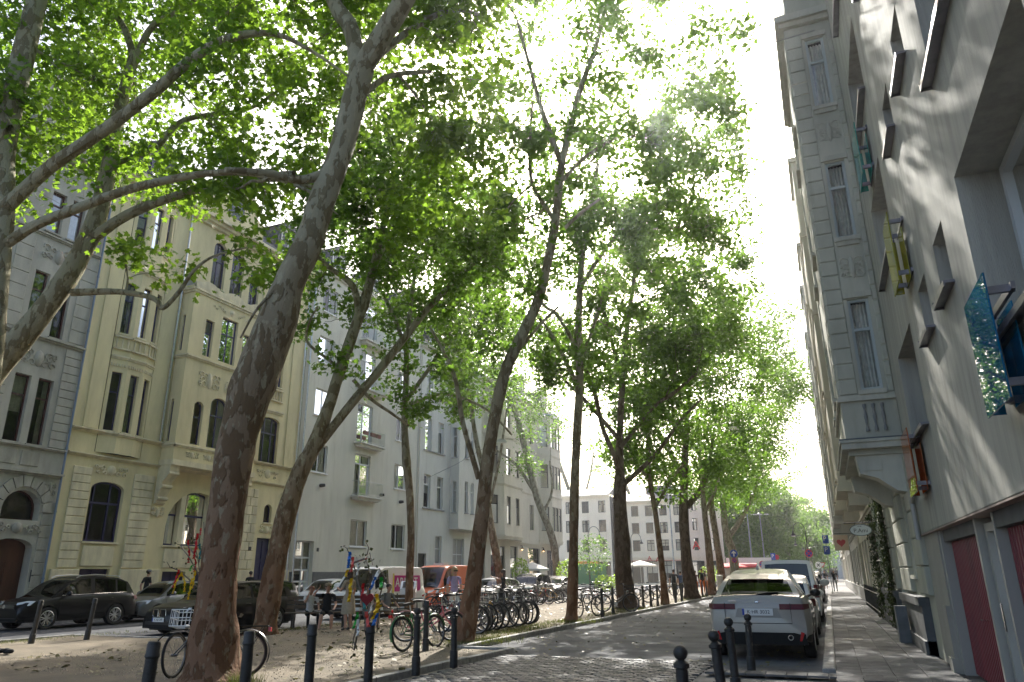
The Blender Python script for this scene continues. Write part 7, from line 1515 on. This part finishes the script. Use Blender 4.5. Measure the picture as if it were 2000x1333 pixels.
# ---- signs
SBLU = mat('sign_blue', (.01,.06,.36), .4); SBACK = mat('sign_back', (.35,.36,.37), .5, metal=.5); SRED = mat('sign_red_ring', (.55,.02,.04), .4)
def sign(label, x, y, z0, H, items, name='traffic_sign', nrm=None, r=.03):
    n = Vector(nrm or (-FWD[0], -FWD[1], 0)).normalized(); u = Vector((0,0,1)).cross(n); o = empty(name, (x,y,z0), 0, label, 'sign')
    part('post', SBACK, o, lambda m: m.tube([(0,0,-.05),(0,0,H)], r, 8))
    T = lambda p: (u.x*p[0]+n.x*p[1], u.y*p[0]+n.y*p[1], p[2])
    for kind, z, s in items:
        if kind in ('arrow','nostop','back','cancel','disc'):
            m = MB(); m.T = T; cir = [(s*math.cos(i*math.pi/12), z+s*math.sin(i*math.pi/12)) for i in range(24)]; m.prism(cir, .035, .05, 'y'); m.T = None
            pl = m.build('sign_plate', {'arrow':SBLU,'nostop':SRED,'back':SBACK,'cancel':WHITE,'disc':SRED}[kind], o)
            if kind == 'arrow': part('arrow', WHITE, pl, lambda m: (setattr(m,'T',T), m.prism([(-.05*s/.3,z-s*.7),(.05*s/.3,z-s*.7),(.05*s/.3,z+s*.1),(.17*s/.3,z+s*.0),(.17*s/.3,z+s*.22),(0,z+s*.72),(-.17*s/.3,z+s*.22),(-.17*s/.3,z+s*.0),(-.05*s/.3,z+s*.1)], .051, .056, 'y')))
            if kind == 'nostop':
                part('blue_face', SBLU, pl, lambda m: (setattr(m,'T',T), m.prism([(a*.78,z+(b-z)*.78) for a,b in cir], .051, .055, 'y'))); part('cross', SRED, pl, lambda m: (setattr(m,'T',T), m.prism([(-.6*s,z-.45*s),(-.45*s,z-.6*s),(.6*s,z+.45*s),(.45*s,z+.6*s)], .056, .06, 'y'), m.prism([(.6*s,z-.45*s),(.45*s,z-.6*s),(-.6*s,z+.45*s),(-.45*s,z+.6*s)], .061, .064, 'y')))
            if kind == 'cancel': part('stroke', BLACK, pl, lambda m: (setattr(m,'T',T), m.prism([(-.5*s,z-.35*s),(-.35*s,z-.5*s),(.5*s,z+.35*s),(.35*s,z+.5*s)], .051, .056, 'y'), m.prism([(.5*s,z-.35*s),(.35*s,z-.5*s),(-.5*s,z+.35*s),(-.35*s,z+.5*s)], .057, .06, 'y')))
        elif kind in ('P','board','white'):
            w_ = s*(.72 if kind == 'P' else 1.3); m = MB(); m.T = T; m.box(-w_, w_, .035, .05, z-s, z+s); m.T = None; pl = m.build('sign_plate', SBLU if kind == 'P' else WHITE, o)
            if kind == 'P': text(pl, 'P', s*1.5, WHITE, facing((n.x*.054+u.x*-.05, n.y*.054+u.y*-.05, z+.04), n), 'lettering', .003)
        elif kind == 'tri':
            m = MB(); m.T = T; m.prism([(-s,z+s*.6),(s,z+s*.6),(0,z-s)], .035, .05, 'y'); m.T = None; pl = m.build('sign_plate', SRED, o); part('white_face', WHITE, pl, lambda m: (setattr(m,'T',T), m.prism([(-s*.62,z+s*.4),(s*.62,z+s*.4),(0,z-s*.6)], .051, .055, 'y')))
    return o
def SP(px, D): p = PD(px, 1125, D); return float(p[0]), float(p[1])
sign('blue straight-ahead arrow sign with small no-stopping disc', *SP(1437,62), 0, 3.45, [('arrow',3.15,.32),('nostop',2.62,.2)])
x, y = G(1627, 1160, PZ); sign('two blue parking signs on a pole at the pavement edge', x, y, PZ, 4.2, [('P',3.9,.30),('P',3.1,.30)], nrm=(-.1,-1,0))
sign('red no-stopping disc on the bell lamp side', *SP(1585,65.5), 0, 3.6, [('nostop',3.2,.34)]); sign('round white end-of-limit sign far on the right', *SP(1601,92), 0, 2.9, [('cancel',2.5,.4)]); sign('red triangle sign beside the white round sign', *SP(1609,96), 0, 3.0, [('tri',2.6,.42)])
sign('blue pedestrian sign with white triangle on the square', *SP(1514,104), 0, 4.3, [('P',3.8,.45),('tri',2.7,.55)]); sign('pink round sign before the kiosk', *SP(1491,90), 0, 3.1, [('nostop',2.6,.42),('white',2.6,.5)]); sign('red disc sign at the hedge', *SP(1521,108), 0, 4.2, [('disc',3.8,.35)])
# oval shop sign and heart flag
ov = empty('oval_shop_sign', (1.05, 25.2, 3.0), 0, 'oval pale shop sign on an iron bracket over the pavement', 'sign')
part('plate', mat('oval_plate', (.52,.56,.55), .5), ov, lambda m: m.prism([(.30*math.cos(i*math.pi/16), -.2+.165*math.sin(i*math.pi/16)) for i in range(32)], -.02, .02, 'y')); part('rim', mat('oval_rim', (.12,.15,.16), .5), ov, lambda m: m.tube([(.30*math.cos(i*math.pi/16), -.021, -.2+.165*math.sin(i*math.pi/16)) for i in range(33)], .012, 5))
part('bracket', IRON, ov, lambda m: (m.tube([(-.45,0,.02),(.6,0,.02)], .018, 6), m.tube([(-.15,0,.02),(-.15,0,-.06)], .01, 4), m.tube([(.15,0,.02),(.15,0,-.06)], .01, 4)))
text(ov, 'P.Ami', .17, DKF, facing((0,-.024,-.22),(0,-1,0)), 'lettering', .003)
part('flourish', DKF, ov, lambda m: (m.ball((.02,-.024,-.09), .016, 6), m.tube([(-.08,-.024,-.1),(-.03,-.024,-.085),(.02,-.024,-.09)], .006, 4)))
hf = empty('heart_sign', (.8, 44.5, 2.6), 0, 'cream flag sign with a red heart hanging over the pavement', 'sign'); part('board', mat('cream_board', (.68,.52,.38), .6), hf, lambda m: m.box(-.36,.36,-.02,.02,.12,.92))
hp = [(16*math.sin(t)**3*.014, .52+(13*math.cos(t)-5*math.cos(2*t)-2*math.cos(3*t)-math.cos(4*t))*.014) for t in np.linspace(0, 2*math.pi, 25)[:-1]]
part('heart', mat('faded_red', (.55,.08,.09), .6), hf, lambda m: m.prism(hp, -.03, -.02, 'y')); part('bracket', IRON, hf, lambda m: m.tube([(-.3,0,1.0),(.9,0,1.0)], .02, 5))
# iron railings along the right wall
rl = empty('wall_railing', (1.45, 28, PZ), 0, 'low black iron railing with spikes along the right wall', 'railing')
for i in range(26): part('spike', IRON, rl, lambda m: (m.tube([(0,0,0),(0,0,.85)], .012, 5), m.lathe([(.012,.85),(.025,.88),(0,.96)], 6)), loc=(0, i*.5, 0))
part('rail', IRON, rl, lambda m: (m.tube([(0,0,.75),(0,12.6,.75)], .014, 5))); part('rail', IRON, rl, lambda m: (m.tube([(0,0,.15),(0,12.6,.15)], .014, 5)))
# ---- scooters by the right kerb
def scooter(label, x, y, rz, col):
    o = empty('motor_scooter', (x,y,0), rz, label, 'motor scooter', 'scooters at the right kerb'); P = paintm('scoot_%d' % int(col[0]*1000), col); ty, rm, sp = bike_wheel(.055, .25)
    for a in (-.62,.62): w_ = link('wheel', ty, o, (a,0,.25)); link('rim', rm, w_)
    part('body', P, o, lambda m: (m.ball((-.45,0,.58), 1, 14, (.46,.17,.2)), m.prism([(.2,.26),(.36,.28),(.48,.85),(.40,.88)], -.2, .2, 'y'), m.box(-.2,.3,-.15,.15,.24,.32)), True); part('seat', mat('saddle_vinyl', (.015,.015,.015), .5), o, lambda m: m.ball((-.42,0,.78), 1, 12, (.42,.15,.09)), True)
    part('fork', STEEL, o, lambda m: m.tube([(.42,0,.85),(.62,0,.25)], .03, 6)); part('handlebar', BLACK, o, lambda m: m.tube([(.28,-.34,1.02),(.4,-.1,.98),(.4,.1,.98),(.28,.34,1.02)], .018, 6))
    part('headlamp', CHROME, o, lambda m: m.lathe([(0,.05),(.07,.02),(.07,-.05)], 10, (.46,0,.88), 'x')); part('mirror', BLACK, o, lambda m: [m.ball((.33,s*.3,1.2), .06, 8, (.3,1,.8)) for s in (-1,)]); part('top_box', BLACK, o, lambda m: m.bev(-1.02,-.7,-.2,.2,.78,1.08,.03)); part('tail_light', RED, o, lambda m: m.box(-.95,-.9,-.08,.08,.6,.66))
for i, (y, c, lb) in enumerate(((33.6,(.012,.012,.013),'black scooter first past the white minibus'),(35.4,(.05,.05,.055),'dark grey scooter second past the minibus'),(37.2,(.012,.01,.01),'black scooter third past the minibus'),(39.2,(.10,.02,.02),'dark red scooter fourth past the minibus'),(41.4,(.02,.02,.03),'dark scooter last before the black estate'))): scooter(lb, -.85, y, rad(70+random.uniform(-12,12)), c)
# ---- kiosk, stall awning, parasols, hedge on the square
def SQ(px, D): return SP(px, D)
x, y = SQ(1465, 100); kk = empty('market_kiosk', (x,y,0), math.atan2(RIGHT[1],RIGHT[0]), 'pale market kiosk with red trim beyond the parked cars', 'kiosk')
part('wall', mat('kiosk_wall', (.62,.55,.42), .7, var=.15), kk, lambda m: m.box(-3.2,3.2,-.1,2.4,0,2.5)); part('awning', mat('awning_red', (.55,.03,.03), .7), kk, lambda m: m.prism([(-1.2,2.5),(.1,2.9),(.1,2.6),(-1.2,2.35)], -3.4, 3.4, 'x')); part('sign_board', WHITE, kk, lambda m: m.box(-3.0,3.0,-.15,-.1,2.9,3.6)); part('counter_window', DARK, kk, lambda m: [m.box(a,a+1.0,-.14,-.1,1.0,2.0) for a in (-2.6,-1.0,.7)])
part('red_panel', SRED, kk, lambda m: m.box(1.9,2.9,-.16,-.1,1.2,2.3))
def parasol(label, px, D, r, h, c, n):
    x, y = SQ(px, D); o = empty('parasol', (x,y,0), 0, label, 'parasol'); part('pole', ALU, o, lambda m: m.tube([(0,0,0),(0,0,h)], .03, 6)); part('canopy', mat('parasol_'+n, c, .8), o, lambda m: m.lathe([(0,h+.05),(r,h-.55),(r*.99,h-.72)], 8))
parasol('cream parasol behind the thick dark trunk', 1252, 92, 2.0, 3.2, (.68,.64,.55), 'cream'); parasol('red parasol far left of the wide-forked tree', 1432, 96, 1.8, 3.0, (.55,.06,.05), 'red'); parasol('pale parasol in front of the cafe window', 1040, 68, 1.6, 2.7, (.62,.60,.55), 'pale')
HEDGE = leaf_mat('hedge_leaf', (.03,.07,.015), (.06,.13,.02), (.15,.3,.03), .4)
def bush(name, label, cx, cy, cz, rx, ry, rz_, n, ls, lf, cat='shrub', seed=0, box=False):
    r = np.random.default_rng(seed); o = empty(name, (cx,cy,0), 0, label, cat)
    if box: X = r.uniform(-1,1,(n,3))*np.array([rx,ry,rz_]); 
    else: v = r.normal(size=(n,3)); v /= np.linalg.norm(v,axis=1)[:,None]; X = v*(r.uniform(.3,1,n)**(1/2))[:,None]*np.array([rx,ry,rz_])
    X += np.array([0,0,cz]); link('foliage', leaf_mesh('foliage', X, ls*r.uniform(.6,1.3,n), T4, lf, r), o)
    part('stem', TWIG, o, lambda m: [m.tube([(a,b,0),(a*1.5,b*1.5,cz*.9)], .02, 5) for a,b in ((.0,.0),(rx*.2,.05),(-rx*.2,-.05))]); return o
x, y = SQ(1510, 98); bush('clipped_hedge', 'clipped green hedge right of the kiosk', x, y, .9, 3.0, .6, .85, 4000, .22, HEDGE, 'hedge', 1, True)
LIME = leaf_mat('lime_leaf', (.09,.17,.02), (.16,.26,.03), (.4,.6,.06), .5)
for i, (px, D, z, rr, lb) in enumerate(((1106,62,1.9,.9,'lime-green leafy shrub left of the slender trunk'),(1180,66,.9,1.0,'lime-green shrub in front of the green shop front'),(1212,70,1.0,1.1,'low lime-green shrub beside the thick dark trunk'),(1160,68,3.4,1.7,'feathery young tree in front of the cream end house'),(1016,64,2.0,.8,'leafy pot plant beside the cafe window'),(1386,80,1.4,1.2,'bright shrub between the slim trunks'))):
    x, y = SQ(px, D); bush('leafy_shrub', lb, x, y, z, rr, rr, z*.55 if z > 1.5 else z*.8, 500 if i != 3 else 800, .17, LIME if i != 3 else LEAF2, 'shrub', 20+i)
# concrete posts near the kerb end
for i, px in enumerate((1405, 1425)):
    x, y = SQ(px, 60+i*3); o = empty('concrete_post', (x,y,0), 0, ['thick white post left of the arrow sign', 'low white planter post behind the arrow sign'][i], 'post'); part('shaft', mat('pale_concrete', (.5,.49,.46), .8, var=.2), o, lambda m: m.lathe([(.24,-.05),(.24,1.35-.4*i),(.27,1.36-.4*i),(.27,1.46-.4*i),(0,1.5-.4*i)], 12), True)
# ---- litter of leaves, grass tufts (uncountable)
r = np.random.default_rng(11)
n = 900; X = np.column_stack([r.uniform(-15.2,-6.6,n), r.uniform(9,60,n)**1.0, np.full(n, MZ+.025)]); X[:,1] = 9+(X[:,1]-9)*r.uniform(.05,1,n); k = (X[:,1] > 15.4) | (X[:,0] > -19); X = X[k]; X = X[(X[:,0] < KX-.1) | (X[:,1] < 15.1)]
lm = leaf_mesh('fallen_leaves', X, r.uniform(.05,.13,len(X)), T7, leaf_mat('fallen_leaf', (.14,.12,.045), (.26,.23,.10), (.1,.1,.02), .2), r, 2.6); tag(link('fallen_leaves', lm), 'fallen leaves scattered over the sandy strip', 'leaves', kind='stuff')
n = 700; X = np.column_stack([r.uniform(-7.6,-.5,n), 13+47*r.uniform(0,1,n)**1.6, np.full(n,.012)]); lm = leaf_mesh('road_leaves', X, r.uniform(.04,.10,n), T7, MATS['fallen_leaf'], r, 3.0); tag(link('road_leaves', lm), 'small leaves and bud scales lying on the road', 'leaves', kind='stuff')
GR = leaf_mat('grass_blade', (.06,.075,.02), (.13,.14,.045), (.17,.2,.04), .35)
def grass(cx, cy, sx, sy, n, h):
    X = np.column_stack([r.normal(cx,sx,n), r.normal(cy,sy,n)]); a = r.uniform(0,6.28,n); V = []; F = []
    for i in range(n):
        hh = h*r.uniform(.4,1.2); dx, dy = math.cos(a[i])*.008, math.sin(a[i])*.008; lx, ly = r.normal(0,hh*.4,2); x, y = X[i]; V += [(x-dx,y-dy,MZ-.01),(x+dx,y+dy,MZ-.01),(x+lx,y+ly,MZ+hh)]; F.append((3*i,3*i+1,3*i+2))
    return V, F
V = []; F = []
for cx, cy, sx, sy, n, h in ((b1[0]+.62,b1[1]-.1,.14,.12,320,.20), (b3[0]+.3,b3[1]+.2,.5,.5,900,.07), (-8.4,20.5,.35,2.2,2600,.06), (b4[0]+.2,b4[1]-.2,.4,.4,800,.09), (b5[0],b5[1]-.5,.7,.5,700,.08), (-8.3,30,.3,4,1500,.07), (-8.2,16.5,.3,.8,700,.05), (-15.0,20,.3,3,1200,.07), (-8.1,50,.2,6,900,.12), (-18.9,13.5,.3,2,800,.05)):
    v, f = grass(cx, cy, sx, sy, n, h); o = len(V); V += v; F += [tuple(i+o for i in t) for t in f]
me = bpy.data.meshes.new('grass_tufts'); me.from_pydata(V, [], F); me.materials.append(GR); tag(link('grass_tufts', me), 'thin grass growing round the trunks and kerb', 'grass', kind='stuff')
n = 5200; rr_ = np.column_stack([r.uniform(-15.2,-6.8,n), 9+14*r.uniform(0,1,n)**1.2, np.full(n, MZ+.016)]); rr_ = rr_[(rr_[:,0] < KX-.1) | (rr_[:,1] < 15.1)]
m = MB()
for p in rr_[:3200]:
    s = random.uniform(.007,.02); m.add([(p[0]-s,p[1]-s*.7,p[2]-.01),(p[0]+s,p[1]-s,p[2]-.01),(p[0]+s*.4,p[1]+s,p[2]-.01),(p[0],p[1],p[2]+s*.6)], [(0,1,3),(1,2,3),(2,0,3)])
tag(m.build('gravel', mat('gravel_grain', (.33,.28,.21), .9, var=.4, vscale=30, coord='World')), 'loose gravel grains on the sandy strip', 'gravel', kind='stuff')
# dark bundle on the ground at the left edge
x, y = G(8, 1277, MZ); bd = empty('dark_bundle', (x,y,MZ), .3, 'small dark bundle lying on the earth at the left edge', 'bundle')
def bun(m):
    for i in range(7): m.ball((random.uniform(-.18,.18), random.uniform(-.1,.1), random.uniform(.03,.07)), random.uniform(.05,.09), 8, (1.4,1,.7))
part('cloth', TBLK, bd, bun, True)
# ================================================================== air
hz = MB(); hz.box(-135, 110, -9.5, 262, -1.0, 34); ho = hz.build('haze', None) if False else None
me = bpy.data.meshes.new('haze'); me.from_pydata(hz.v, [], hz.f)
hm = bpy.data.materials.new('haze_air'); hm.use_nodes = True; n_ = hm.node_tree.nodes; n_.remove(n_['Principled BSDF'])
pv = n_.new('ShaderNodeVolumePrincipled'); pv.inputs['Color'].default_value = (.92,.95,1,1); pv.inputs['Density'].default_value = .00058; pv.inputs['Anisotropy'].default_value = .85  # thin air, its forward scatter raised to stand in for lens glare round the sun
hm.node_tree.links.new(pv.outputs[0], n_['Material Output'].inputs['Volume']); me.materials.append(hm)
tag(link('haze', me), 'thin summer haze filling the street, also standing in for sun glare', 'haze', kind='stuff')
